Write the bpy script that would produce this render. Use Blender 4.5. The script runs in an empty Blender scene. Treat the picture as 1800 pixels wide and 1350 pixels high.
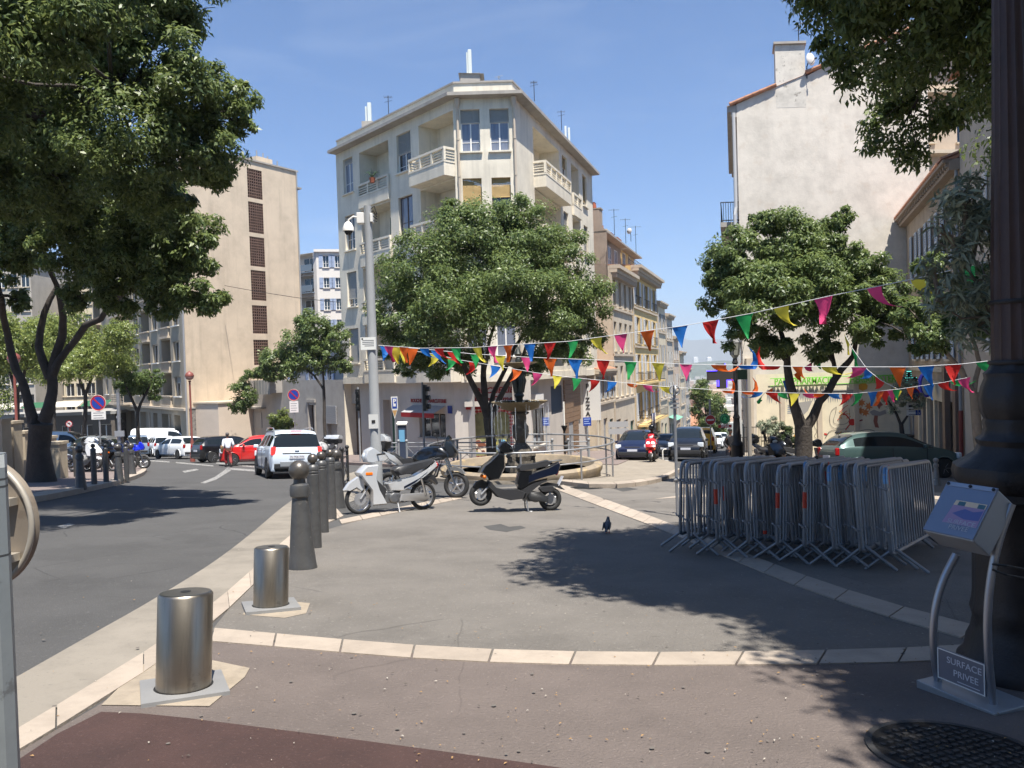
import bpy, bmesh, math, random
import numpy as np
from mathutils import Vector, Matrix

random.seed(7); RNG = np.random.default_rng(11)
S = bpy.context.scene
COL = S.collection
R = math.radians

# ------------------------------------------------------------------ camera
F_PX, CX, CY = 1340.0, 900.0, 675.0
EYE = Vector((0, 0, 1.45))
PITCH, ROLL = R(1.15), R(1.78)
cF = Vector((0, math.cos(PITCH), -math.sin(PITCH)))
cR0 = Vector((1, 0, 0)); cU0 = cR0.cross(cF)
cR = cR0 * math.cos(ROLL) - cU0 * math.sin(ROLL)
cU = cU0 * math.cos(ROLL) + cR0 * math.sin(ROLL)
cam_d = bpy.data.cameras.new('camera'); cam = bpy.data.objects.new('camera', cam_d); COL.objects.link(cam)
cam_d.sensor_width = 36; cam_d.lens = 36 * F_PX / 1800; cam_d.clip_start = 0.05; cam_d.clip_end = 40000
Mx = Matrix((( cR.x, cU.x, -cF.x, EYE.x), (cR.y, cU.y, -cF.y, EYE.y), (cR.z, cU.z, -cF.z, EYE.z), (0, 0, 0, 1)))
cam.matrix_world = Mx
S.camera = cam

# ------------------------------------------------------------------ sky, sun, exposure
SUN_EL, SUN_AZ = R(68), R(156)          # azimuth clockwise from +y (view direction): behind the camera, to the right
W = bpy.data.worlds.new('World'); S.world = W; W.use_nodes = True
wn = W.node_tree; bg = wn.nodes['Background']
sky = wn.nodes.new('ShaderNodeTexSky'); sky.sky_type = 'NISHITA'; sky.sun_disc = False
sky.sun_elevation = SUN_EL; sky.sun_rotation = SUN_AZ; sky.altitude = 100
sky.air_density = 0.85; sky.dust_density = 0.0; sky.ozone_density = 6.0
tc = wn.nodes.new('ShaderNodeTexCoord'); mp = wn.nodes.new('ShaderNodeMapping'); mp.inputs['Scale'].default_value = (2.2, 2.2, 9)
nz = wn.nodes.new('ShaderNodeTexNoise'); nz.inputs['Scale'].default_value = 1.6; nz.inputs['Detail'].default_value = 8; nz.inputs['Distortion'].default_value = .6
rp = wn.nodes.new('ShaderNodeValToRGB'); rp.color_ramp.elements[0].position = .54; rp.color_ramp.elements[1].position = .85
rp.color_ramp.elements[1].color = (.13, .13, .13, 1)
mx = wn.nodes.new('ShaderNodeMixRGB'); mx.inputs['Color2'].default_value = (6.5, 7.2, 8.2, 1)
L = wn.links
L.new(tc.outputs['Generated'], mp.inputs['Vector']); L.new(mp.outputs[0], nz.inputs['Vector']); L.new(nz.outputs['Fac'], rp.inputs[0])
L.new(rp.outputs[0], mx.inputs['Fac']); tn = wn.nodes.new('ShaderNodeMixRGB'); tn.blend_type = 'MULTIPLY'; tn.inputs[0].default_value = 1; tn.inputs['Color2'].default_value = (.60, .92, 1.13, 1); L.new(sky.outputs[0], tn.inputs['Color1']); L.new(tn.outputs[0], mx.inputs['Color1']); L.new(mx.outputs[0], bg.inputs['Color'])
bg.inputs['Strength'].default_value = 0.072
sd = bpy.data.lights.new('sun', 'SUN'); sd.energy = 5.0; sd.angle = R(.53); sd.color = (1, .95, .87)
sun = bpy.data.objects.new('sun', sd); COL.objects.link(sun)
sdir = Vector((math.sin(SUN_AZ) * math.cos(SUN_EL), math.cos(SUN_AZ) * math.cos(SUN_EL), math.sin(SUN_EL)))
sun.rotation_euler = sdir.to_track_quat('Z', 'Y').to_euler(); sun.location = (20, -30, 60)
S.view_settings.view_transform = 'Standard'; S.view_settings.look = 'None'
S.view_settings.exposure = 1.1; S.view_settings.gamma = 1.0
S.render.resolution_x = 1024; S.render.resolution_y = 768
try:
    S.cycles.max_bounces = 6; S.cycles.transparent_max_bounces = 8; S.cycles.volume_bounces = 0
except Exception: pass

# ------------------------------------------------------------------ geometry of the place
SY, SX = .0862, .0235
def gz(x, y):
    yy = max(-60.0, y)
    z = -SY * min(yy, 190.0) - SX * max(-90.0, min(90.0, x)) * max(0., min(1., 1 - (yy - 190) / 300))
    if yy > 190: z -= 46 * (1 - math.exp(-(yy - 190) / 420.0))
    return z
def ray(px, py): return (cF * F_PX + cR * (px - CX) - cU * (py - CY))
def at(px, py, d):
    r = ray(px, py); return EYE + r * (d / r.y)
def gp(px, py, off=0.0):                       # where the sight line meets the sloping ground plane
    r = ray(px, py); den = r.z + SY * r.y + SX * r.x
    t = (-(EYE.z) + off) / den
    p = EYE + r * t; return Vector((p.x, p.y, gz(p.x, p.y) + off))
def proj(p):
    q = Vector(p) - EYE; z = q.dot(cF); return (CX + F_PX * q.dot(cR) / z, CY - F_PX * q.dot(cU) / z)
def gd(px, d, off=0.0):                        # ground point in column px at depth d
    x = (px - CX) / F_PX * d
    for _ in range(6):
        q = proj((x, d, gz(x, d))); x += (px - q[0]) / F_PX * d
    return Vector((x, d, gz(x, d) + off))
def hz(px, py, d): return at(px, py, d).z

# ------------------------------------------------------------------ objects
def tag(o, label=None, cat=None, group=None, kind=None):
    if label: o['label'] = label
    if cat: o['category'] = cat
    if group: o['group'] = group
    if kind: o['kind'] = kind
    return o
def thing(name, label, cat, loc=(0, 0, 0), rz=0.0, group=None, tilt=False):
    o = bpy.data.objects.new(name, None); COL.objects.link(o); o.empty_display_size = .2
    o.location = loc
    if tilt:                                    # stands on the slope: its up axis is the ground's normal
        n = Vector((SX, SY, 1)).normalized(); f = Vector((math.cos(rz), math.sin(rz), 0)); f = (f - n * f.dot(n)).normalized()
        s = n.cross(f); m = Matrix((f, s, n)).transposed(); o.rotation_euler = m.to_euler()
    else: o.rotation_euler = (0, 0, rz)
    return tag(o, label, cat, group)
def mobj(name, me, mats, parent=None):
    for m in (mats if isinstance(mats, (list, tuple)) else [mats]): me.materials.append(m)
    o = bpy.data.objects.new(name, me); COL.objects.link(o)
    if parent is not None: o.parent = parent
    return o
def copy_tree(o, parent=None):
    c = o.copy(); COL.objects.link(c); c.parent = parent
    for ch in KIDS(o): copy_tree(ch, c)
    return c
def KIDS(o): return [x for x in list(o.children)]

def dup(o, loc, label, rz=None, scale=None, tilt=False):
    c = copy_tree(o); c.location = loc
    if rz is not None:
        if tilt:
            n = Vector((SX, SY, 1)).normalized(); f = Vector((math.cos(rz), math.sin(rz), 0)); f = (f - n * f.dot(n)).normalized()
            s = n.cross(f); c.rotation_euler = Matrix((f, s, n)).transposed().to_euler()
        else: c.rotation_euler = (0, 0, rz)
    if scale: c.scale = (scale,) * 3 if not isinstance(scale, tuple) else scale
    c['label'] = label
    return c

class MB:
    def __init__(s, M=None): s.v = []; s.f = []; s.mi = []; s.M = M or Matrix.Identity(4); s.k = 0
    def add(s, vs, fs):
        b = len(s.v); s.v += [tuple(s.M @ Vector(p)) for p in vs]
        s.f += [tuple(b + i for i in q) for q in fs]; s.mi += [s.k] * len(fs); return s
    def box(s, c, d, rz=0, rx=0, ry=0):
        m = Matrix.Translation(c) @ Matrix.Rotation(rz, 4, 'Z') @ Matrix.Rotation(ry, 4, 'Y') @ Matrix.Rotation(rx, 4, 'X')
        x, y, z = d[0] / 2, d[1] / 2, d[2] / 2
        vs = [m @ Vector(p) for p in ((-x,-y,-z),(x,-y,-z),(x,y,-z),(-x,y,-z),(-x,-y,z),(x,-y,z),(x,y,z),(-x,y,z))]
        return s.add(vs, [(0,3,2,1),(4,5,6,7),(0,1,5,4),(1,2,6,5),(2,3,7,6),(3,0,4,7)])
    def bb(s, x0, x1, y0, y1, z0, z1): return s.box(((x0+x1)/2, (y0+y1)/2, (z0+z1)/2), (abs(x1-x0), abs(y1-y0), abs(z1-z0)))
    def tube(s, pts, r, n=8, closed=False, cap=True):
        pts = [Vector(p) for p in pts]; N = len(pts); rs = r if isinstance(r, (list, tuple)) else [r] * N
        vs = []; up = None
        for i, p in enumerate(pts):
            a = pts[i-1] if (i > 0 or closed) else p; b = pts[(i+1) % N] if (i < N-1 or closed) else p
            t = (b - a)
            if t.length < 1e-9: t = Vector((0, 0, 1))
            t.normalize()
            if up is None: up = Vector((0, 0, 1)) if abs(t.z) < .9 else Vector((1, 0, 0))
            e1 = t.cross(up)
            if e1.length < 1e-4: e1 = t.cross(Vector((0, 1, .1)))
            e1.normalize(); e2 = t.cross(e1).normalized(); up = -e2 if False else e1.cross(t)
            for k in range(n):
                an = 2 * math.pi * k / n; vs.append(p + (e1 * math.cos(an) + e2 * math.sin(an)) * rs[i])
        fs = []
        for i in range(N if closed else N - 1):
            j = (i + 1) % N
            for k in range(n): fs.append((i*n+k, i*n+(k+1) % n, j*n+(k+1) % n, j*n+k))
        if cap and not closed: fs.append(tuple(range(n-1, -1, -1))); fs.append(tuple((N-1)*n+k for k in range(n)))
        return s.add(vs, fs)
    def lathe(s, prof, n=20, c=(0, 0, 0), axis='Z'):
        vs = []; fs = []; c = Vector(c)
        for (r, z) in prof:
            for k in range(n):
                a = 2*math.pi*k/n; x, y = r*math.cos(a), r*math.sin(a)
                vs.append(c + (Vector((x, y, z)) if axis == 'Z' else Vector((x, z, y)) if axis == 'Y' else Vector((z, x, y))))
        for i in range(len(prof)-1):
            for k in range(n): fs.append((i*n+k, i*n+(k+1) % n, (i+1)*n+(k+1) % n, (i+1)*n+k))
        if prof[0][0] > 1e-4: fs.append(tuple(range(n-1, -1, -1)))
        if prof[-1][0] > 1e-4: fs.append(tuple((len(prof)-1)*n+k for k in range(n)))
        return s.add(vs, fs)
    def sphere(s, c, r, n=14, m=9, sc=(1, 1, 1)):
        c = Vector(c); vs = []; fs = []
        for i in range(m+1):
            th = math.pi*i/m
            for k in range(n):
                a = 2*math.pi*k/n; vs.append(c + Vector((r*math.sin(th)*math.cos(a)*sc[0], r*math.sin(th)*math.sin(a)*sc[1], r*math.cos(th)*sc[2])))
        for i in range(m):
            for k in range(n): fs.append((i*n+k, (i+1)*n+k, (i+1)*n+(k+1) % n, i*n+(k+1) % n))
        return s.add(vs, fs)
    def poly(s, pts): return s.add(pts, [tuple(range(len(pts)))])
    def prism(s, pts, a, b, axis='Y'):         # outline in two axes, extruded a..b along the third
        def P(u, w, t): return {'Y': (u, t, w), 'Z': (u, w, t), 'X': (t, u, w)}[axis]
        n = len(pts); vs = [P(u, w, a) for u, w in pts] + [P(u, w, b) for u, w in pts]
        return s.add(vs, [tuple(range(n)), tuple(range(2*n-1, n-1, -1))] + [(i, n+i, n+(i+1) % n, (i+1) % n) for i in range(n)])
    def pillow(s, pts, w, e=.25, inset=.82, y=0.0):   # side outline with a rounded edge: fairings, seats, tanks
        n = len(pts); cx = sum(p[0] for p in pts)/n; cz = sum(p[1] for p in pts)/n; vs = []
        for (t, k) in ((-1, inset), (-1+e, .96), (0, 1.0), (1-e, .96), (1, inset)):
            for (x, z) in pts: vs.append((cx+(x-cx)*k, y+t*w/2, cz+(z-cz)*k))
        fs = [tuple(range(n-1, -1, -1)), tuple(4*n+i for i in range(n))]
        for j in range(4):
            for i in range(n): fs.append((j*n+i, j*n+(i+1) % n, (j+1)*n+(i+1) % n, (j+1)*n+i))
        return s.add(vs, fs)
    def torus(s, c, R_, r, n=24, m=8, axis='Y', a0=0, a1=2*math.pi):
        full = abs(a1-a0-2*math.pi) < 1e-6; pts = []
        for i in range(n if full else n+1):
            a = a0+(a1-a0)*i/n; x, z = R_*math.cos(a), R_*math.sin(a)
            pts.append(Vector(c)+(Vector((x, 0, z)) if axis == 'Y' else Vector((x, z, 0)) if axis == 'Z' else Vector((0, x, z))))
        return s.tube(pts, r, m, closed=full)
    def build(s, name, mats, parent=None, smooth=None, bevel=0, sub=0):
        me = bpy.data.meshes.new(name)
        v = s.v
        me.from_pydata([tuple(p) for p in v], [], s.f); me.update()
        if len(set(s.mi)) > 1: me.polygons.foreach_set('material_index', s.mi)
        if smooth:
            bm = bmesh.new(); bm.from_mesh(me); bmesh.ops.remove_doubles(bm, verts=bm.verts, dist=1e-5); bmesh.ops.recalc_face_normals(bm, faces=bm.faces); bm.to_mesh(me); bm.free()
            me.shade_smooth(); me.set_sharp_from_angle(angle=R(smooth))
        o = mobj(name, me, mats, parent)
        if bevel:
            b = o.modifiers.new('bevel', 'BEVEL'); b.width = bevel; b.segments = 2; b.limit_method = 'ANGLE'; b.angle_limit = R(35)
        if sub:
            q = o.modifiers.new('sub', 'SUBSURF'); q.levels = sub; q.render_levels = sub
        return o

def wmb(parent):                                # world-coordinate geometry under a thing at its base
    bpy.context.view_layer.update(); return MB(parent.matrix_basis.inverted())

# ------------------------------------------------------------------ materials
def lin(c):
    return tuple((x/12.92 if x <= .04045 else ((x+.055)/1.055)**2.4) for x in (c[0]/255, c[1]/255, c[2]/255))
MATS = {}
def mat(name, rgb, rough=.6, metal=0, noise=None, bump=None, coat=0, spec=.5, alpha=1, trans=0, emit=None, island=0, streak=None, wear=None, crack=None):
    """rgb: linear base colour; noise=(scale, amount[, detail]); bump=(scale, strength); streak: vertical dirt"""
    if name in MATS: return MATS[name]
    m = bpy.data.materials.new(name); m.use_nodes = True; n = m.node_tree.nodes; l = m.node_tree.links
    b = n['Principled BSDF']; b.inputs['Base Color'].default_value = (*rgb, 1); b.inputs['Roughness'].default_value = rough
    b.inputs['Metallic'].default_value = metal; b.inputs['Specular IOR Level'].default_value = spec
    if coat: b.inputs['Coat Weight'].default_value = coat; b.inputs['Coat Roughness'].default_value = .05
    if trans: b.inputs['Transmission Weight'].default_value = trans; b.inputs['IOR'].default_value = 1.3
    if alpha < 1: b.inputs['Alpha'].default_value = alpha
    if emit: b.inputs['Emission Color'].default_value = (*emit[0], 1); b.inputs['Emission Strength'].default_value = emit[1]
    co = n.new('ShaderNodeTexCoord').outputs['Object']; cur = None
    def mixin(fac, col, mode='MIX'):
        nonlocal cur
        x = n.new('ShaderNodeMixRGB'); x.blend_type = mode
        if cur is None: x.inputs['Color1'].default_value = (*rgb, 1)
        else: l.new(cur, x.inputs['Color1'])
        x.inputs['Color2'].default_value = (*col, 1); l.new(fac, x.inputs['Fac']); cur = x.outputs[0]
    def nse(scale, detail=6, sc3=None):
        t = n.new('ShaderNodeTexNoise'); t.inputs['Scale'].default_value = scale; t.inputs['Detail'].default_value = detail; t.inputs['Roughness'].default_value = .65
        if sc3:
            mm = n.new('ShaderNodeMapping'); mm.inputs['Scale'].default_value = sc3; l.new(co, mm.inputs['Vector']); l.new(mm.outputs[0], t.inputs['Vector'])
        else: l.new(co, t.inputs['Vector'])
        return t.outputs['Fac']
    def ramp(f, a, b_, hi=1.0):
        r = n.new('ShaderNodeMapRange'); r.inputs['From Min'].default_value = a; r.inputs['From Max'].default_value = b_; r.inputs['To Max'].default_value = hi
        l.new(f, r.inputs['Value']); return r.outputs[0]
    if noise:
        sc, am = noise[0], noise[1]
        mixin(ramp(nse(sc, 8), .42, .72, am), tuple(c*.45 for c in rgb))
        mixin(ramp(nse(sc*.23, 4), .45, .75, am*.8), tuple(min(1, c*1.35+.01) for c in rgb))
    if streak:
        mixin(ramp(nse(streak[0], 6, (1, 1, .08)), .5, .75, streak[1]), tuple(c*.4 for c in rgb))
    if wear:                                    # (scale, amount, colour, threshold)
        mixin(ramp(nse(wear[0], 9), wear[3], wear[3]+.06, wear[1]), wear[2])
    if crack:                                   # thin branching cracks in places, (scale, amount)
        nn_ = n.new('ShaderNodeTexNoise'); nn_.inputs['Scale'].default_value = crack[0]*3; l.new(co, nn_.inputs['Vector'])
        vm = n.new('ShaderNodeMixRGB'); vm.inputs[0].default_value = .12; l.new(co, vm.inputs['Color1']); l.new(nn_.outputs['Color'], vm.inputs['Color2'])
        vo = n.new('ShaderNodeTexVoronoi'); vo.feature = 'DISTANCE_TO_EDGE'; vo.inputs['Scale'].default_value = crack[0]; l.new(vm.outputs[0], vo.inputs['Vector'])
        r1 = ramp(vo.outputs['Distance'], .004, .0, 1.0); r2 = ramp(nse(crack[0]*.7, 3), .5, .56, crack[1]); mu = n.new('ShaderNodeMath'); mu.operation = 'MULTIPLY'; l.new(r1, mu.inputs[0]); l.new(r2, mu.inputs[1]); mixin(mu.outputs[0], tuple(c*.25 for c in rgb))
        mixin(ramp(nse(.35, 5), .56, .60, .28), tuple(c*.6 for c in rgb)); mixin(ramp(nse(5.5, 3), .70, .74, .4), tuple(c*.5 for c in rgb))
    if island:
        g = n.new('ShaderNodeNewGeometry'); mixin(ramp(g.outputs['Random Per Island'], 0, 1, island), tuple(c*.4 for c in rgb))
    if cur is not None: l.new(cur, b.inputs['Base Color'])
    if bump:
        bp = n.new('ShaderNodeBump'); bp.inputs['Strength'].default_value = bump[1]; bp.inputs['Distance'].default_value = bump[2] if len(bump) > 2 else .02
        l.new(nse(bump[0], 8), bp.inputs['Height']); l.new(bp.outputs[0], b.inputs['Normal'])
    MATS[name] = m; return m
def leafmat(name, rgb, tr=.35, var=.5):
    m = bpy.data.materials.new(name); m.use_nodes = True; n = m.node_tree.nodes; l = m.node_tree.links
    b = n['Principled BSDF']; b.inputs['Roughness'].default_value = .42; b.inputs['Specular IOR Level'].default_value = .45
    g = n.new('ShaderNodeNewGeometry'); cr = n.new('ShaderNodeValToRGB'); l.new(g.outputs['Random Per Island'], cr.inputs[0])
    e = cr.color_ramp.elements; e[0].color = (rgb[0]*(1-var), rgb[1]*(1-var*.8), rgb[2]*(1-var*.7), 1); e[1].color = (min(1, rgb[0]*(1+var)), rgb[1]*(1+var*.8), rgb[2]*(1+var*.5), 1)
    l.new(cr.outputs[0], b.inputs['Base Color'])
    t = n.new('ShaderNodeBsdfTranslucent'); hs = n.new('ShaderNodeHueSaturation'); hs.inputs['Value'].default_value = 1.6; hs.inputs['Hue'].default_value = .485
    l.new(cr.outputs[0], hs.inputs['Color']); l.new(hs.outputs[0], t.inputs['Color'])
    ms = n.new('ShaderNodeMixShader'); ms.inputs[0].default_value = tr; l.new(b.outputs[0], ms.inputs[1]); l.new(t.outputs[0], ms.inputs[2])
    l.new(ms.outputs[0], n['Material Output'].inputs['Surface']); return m
def flat(name, c, rough=.5, **k): return mat(name, lin(c), rough, **k)

def cloth_mat(name, c):                         # thin bunting fabric, light comes through
    m = bpy.data.materials.new(name); m.use_nodes = True; n = m.node_tree.nodes; l = m.node_tree.links
    b = n['Principled BSDF']; b.inputs['Base Color'].default_value = (*c, 1); b.inputs['Roughness'].default_value = .7
    t = n.new('ShaderNodeBsdfTranslucent'); t.inputs['Color'].default_value = (*c, 1)
    ms = n.new('ShaderNodeMixShader'); ms.inputs[0].default_value = .4; l.new(b.outputs[0], ms.inputs[1]); l.new(t.outputs[0], ms.inputs[2])
    l.new(ms.outputs[0], n['Material Output'].inputs['Surface']); return m

M_ASPH = mat('road asphalt', (.074, .072, .070), .9, noise=(.9, .4), bump=(60, .9, .02), wear=(32, .6, (.12, .116, .11), .58), crack=(.45, .7))
M_PLAZA = mat('old pale asphalt', (.172, .156, .137), .9, noise=(1.3, .45), bump=(50, 1.0, .025), wear=(30, .6, (.27, .25, .22), .59), crack=(.5, .45))
M_RED = mat('pinkish asphalt', (.152, .123, .108), .9, noise=(1.8, .4), bump=(60, 1.0, .02), wear=(55, .65, (.26, .215, .19), .6), crack=(.6, .3))
M_DRED = mat('dark red coating', (.056, .027, .022), .85, noise=(2, .6), bump=(60, .9, .015), wear=(60, .45, (.12, .07, .06), .58))
M_GUT = mat('gutter concrete', (.22, .195, .16), .9, noise=(2, .6), bump=(30, .3), wear=(30, .5, (.14, .125, .11), .6))
M_STONE = mat('pale kerb stone', (.40, .335, .27), .8, noise=(5, .4), bump=(25, .4), island=.35)
M_PATCH = mat('mortar patch', (.30, .25, .19), .9, noise=(6, .5), bump=(20, .6))
M_TERR = mat('worn stone paving', (.26, .225, .18), .85, noise=(5, .5), bump=(14, .6))
M_DARK = mat('black gap', (.012, .012, .013), .7)
M_CITY = mat('plain', (.11, .105, .08), .9, noise=(.02, .6))

# ------------------------------------------------------------------ the ground
def structure(name, mb, m, **k):
    o = mb.build(name, m, None, **k); o['kind'] = 'structure'; return o
xs = [-9000, -5000, -2500, -1200, -500, -250, -120, -90, -60, -40, -20, -10, 0, 10, 20, 40, 60, 90, 120, 250, 500, 1200, 2500, 5000, 9000]
ys = [-400, -200, -100, -60, -30, 0, 20, 40, 80, 120, 160, 190, 230, 280, 340, 420, 520, 660, 850, 1200, 2000, 3500, 6000, 9500]
g = MB(); nX = len(xs)
g.v = [(x, y, gz(x, y)) for y in ys for x in xs]
for j in range(len(ys)-1):
    for i in range(nX-1):
        g.f.append((j*nX+i, j*nX+i+1, (j+1)*nX+i+1, (j+1)*nX+i)); g.mi.append(0 if ys[j] < 190 else 1)
structure('ground', g, [M_ASPH, M_CITY])
def drape(pts, off): return [tuple(gp(x, y, off)) for x, y in pts]
plaza = [(372,1108),(443,1020),(505,960),(560,935),(620,918),(700,898),(802,876),(860,858),(985,850),(1120,852),(1190,836),(1290,826),(1500,822),(1750,815),(2300,830),(2900,900),(2900,1150),(1660,1150),(1250,1160),(1050,1160),(860,1156),(690,1146),(520,1132)]
structure('plaza', MB().poly(drape(plaza, .004)), M_PLAZA)
red = [(51,1311),(169,1242),(274,1171),(372,1120),(520,1132),(690,1146),(860,1156),(1050,1160),(1250,1160),(1660,1150),(2900,1150),(3600,1700),(2500,3000),(-1500,3000),(-400,1600)]
structure('pavement', MB().poly(drape(red, .008)), M_RED)
structure('red_surfacing', MB().poly(drape([(40,1330),(100,1290),(178,1251),(250,1254),(330,1262),(560,1291),(760,1318),(900,1337),(1100,1366),(1500,1460),(1600,2200),(-900,2600),(-300,1560)], .012)), M_DRED)
def resample(pl, step):
    pl = [Vector(p) for p in pl]; out = [pl[0].copy()]; acc = 0
    for a, b in zip(pl, pl[1:]):
        Ln = (b-a).length; t = step-acc
        while t < Ln: out.append(a+(b-a)*(t/Ln)); t += step
        acc = Ln-(t-step)
    out.append(pl[-1]); return out
def smoothpl(pl, n=3):
    for _ in range(n):
        q = [pl[0]]
        for a, b in zip(pl, pl[1:]): q += [a*.75+b*.25, a*.25+b*.75]
        q.append(pl[-1]); pl = q
    return pl
def strip(name, up, lo, off, m, slab=.5, gap=.008, h=0.0):
    A = resample(smoothpl([gp(x, y) for x, y in up]), .05); B = smoothpl([gp(x, y) for x, y in lo])
    Ltot = sum((b-a).length for a, b in zip(A, A[1:])); Bs = resample(B, sum((b-a).length for a, b in zip(B, B[1:]))/(len(A)-1)-1e-5)
    mb = MB(); k = max(1, round(slab/.05)); i = 0; n = min(len(A), len(Bs))
    while i < n-1:
        j = min(i+k, n-1); a0, a1, b0, b1 = A[i], A[j], Bs[i], Bs[j]; d = (a1-a0)
        if d.length > .02:
            e = d.normalized()*gap; q = [a0+e, a1-e, b1-e, b0+e]
            t = [Vector((p.x, p.y, gz(p.x, p.y)+off+h)) for p in q]; bt = [Vector((p.x, p.y, gz(p.x, p.y)+off-.03)) for p in q]
            mb.add(t+bt, [(0,1,2,3),(0,4,5,1),(1,5,6,2),(2,6,7,3),(3,7,4,0)])
        i = j
    return structure(name, mb, m)
k_out = [(-160,1400),(46,1274),(160,1211),(270,1139),(367,1071),(443,1004),(500,950),(545,915),(590,893)]
k_in = [(-160,1440),(51,1311),(169,1242),(274,1171),(372,1100),(443,1033),(503,968),(552,930),(604,908)]
strip('kerb', k_out, k_in, .016, M_STONE, 1.0)
gut_out = [(-300,1375),(34,1187),(148,1122),(270,1054),(405,970),(507,881),(560,852),(612,832),(650,822)]
gq = smoothpl([gp(x, y, .004) for x, y in gut_out]); kq = smoothpl([gp(x, y, .004) for x, y in k_out+[(640,872),(680,850)]])
structure('gutter', MB().poly([tuple(p) for p in gq]+[tuple(p) for p in reversed(kq)]), M_GUT)
strip('stone_band', [(376,1107),(520,1120),(690,1135),(850,1145),(1050,1150),(1250,1150),(1480,1146),(1700,1138),(2100,1110)],
      [(370,1130),(520,1143),(690,1158),(860,1168),(1050,1173),(1250,1173),(1480,1170),(1700,1164),(2100,1135)], .016, M_STONE, .55)
strip('stone_band', [(990,853),(1080,884),(1190,926),(1400,1010),(1560,1062),(1720,1105),(2000,1170)], [(975,860),(1062,894),(1180,938),(1390,1030),(1540,1080),(1690,1125),(1960,1190)], .016, M_STONE, .7)
strip('stone_band', [(596,915),(640,906),(720,889),(806,871)], [(600,922),(650,912),(725,896),(812,877)], .016, M_STONE, .7)
strip('stone_band', [(1190,852),(1400,846),(1620,868),(1800,868)], [(1190,858),(1400,852),(1620,880),(1800,882)], .012, M_STONE, .7)
for k, pp in enumerate([[(1150,877),(1215,868),(1330,866),(1325,872),(1200,874)]]):
    structure('pale_patch', MB().poly(drape(pp, .008)), M_STONE)
# left pavement with its raised kerb
def slab(name, pts, h, m, topmat=None, sunk=.3):
    P = [gp(x, y) for x, y in pts]; n = len(P); mb = MB()
    mb.add([(p.x, p.y, p.z+h) for p in P]+[(p.x, p.y, p.z-sunk) for p in P], [tuple(range(n))]+[(i, (i+1) % n, n+(i+1) % n, n+i) for i in range(n)])
    return structure(name, mb, m)
M_LPAV = mat('left pavement asphalt', (.19, .15, .135), .9, noise=(2, .4), bump=(60, .5, .01))
LP = [(-700,975),(-250,925),(60,881),(150,862),(215,848),(250,834),(253,826),(235,818),(150,815),(60,812),(-300,822)]
slab('left_pavement', LP, .12, M_LPAV)
strip('left_kerb', [(-250,921),(60,877),(150,859),(213,846),(247,834),(250,827)], [(-250,930),(60,885),(150,866),(220,850),(257,835),(258,826)], .0, M_STONE, 1.0, h=.135)
# pavement round the corner block and raised pavement by the mural wall
slab('corner_pavement', [(606,817),(700,822),(800,824),(900,822),(1000,818),(1085,822),(1120,806),(1180,788),(1150,780),(600,780),(470,786),(430,797),(520,808)], .13, M_LPAV)
slab('far_pavement', [(350,803),(440,800),(520,790),(400,786),(290,787)], .13, M_LPAV)
# painted markings of the carriageway
def mark(name, pts, m): return structure(name, MB().poly(drape(pts, .006)), m)
M_WHITE = mat('worn road paint', (.34, .33, .31), .7, noise=(6, .6), wear=(14, .95, (.12, .12, .115), .47))
mark('road_marking', [(398,824),(404,823),(406,827),(380,843),(360,850),(352,849),(378,838)], M_WHITE)
for a in ([(240,807),(298,811),(298,813),(240,809)], [(310,812),(375,818),(375,820),(308,814)], [(380,812),(470,822),(470,824),(380,815)], [(100,925),(120,920),(132,922),(112,929)],
          [(320,828),(345,824),(350,826),(325,831)], [(400,822),(455,826),(450,829),(395,825)]):
    mark('road_marking', a, M_WHITE)
M_TAR = mat('tar patch', (.06, .058, .055), .9, noise=(3, .5))
for a in ([(1075,858),(1100,856),(1122,860),(1095,864)], [(850,925),(880,921),(895,926),(915,924),(925,928),(890,935),(860,931)],):
    mark('repair_patch', a, M_TAR)
# ------------------------------------------------------------------ building kit
class Face:
    def __init__(s, P, az):
        s.P = Vector((P[0], P[1], 0)); s.az = az; a = R(az); s.d = Vector((math.sin(a), math.cos(a), 0)); s.n = Vector((s.d.y, -s.d.x, 0))
        if s.n.dot(Vector((0, 0, 0)) - s.P) < 0: s.n = -s.n
    def uz(s, px, py):
        r = ray(px, py); t = (s.P - Vector((EYE.x, EYE.y, 0))).dot(s.n) / Vector((r.x, r.y, 0)).dot(s.n)
        p = EYE + r*t; return (Vector((p.x, p.y, 0))-s.P).dot(s.d), p.z
    def u(s, px, py): return s.uz(px, py)[0]
    def pt(s, u, off, z): q = s.P + s.d*u + s.n*off; return Vector((q.x, q.y, z))
    def ground(s, u, off=0): q = s.pt(u, off, 0); return gz(q.x, q.y)
    def mb(s, parent):                           # local axes: x along the face, y out of it, z up
        d, n, P = s.d, s.n, s.P
        m = Matrix(((d.x, n.x, 0, P.x), (d.y, n.y, 0, P.y), (0, 0, 1, 0), (0, 0, 0, 1)))
        return MB(Matrix.Translation(-Vector(parent.location)) @ m)
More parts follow.
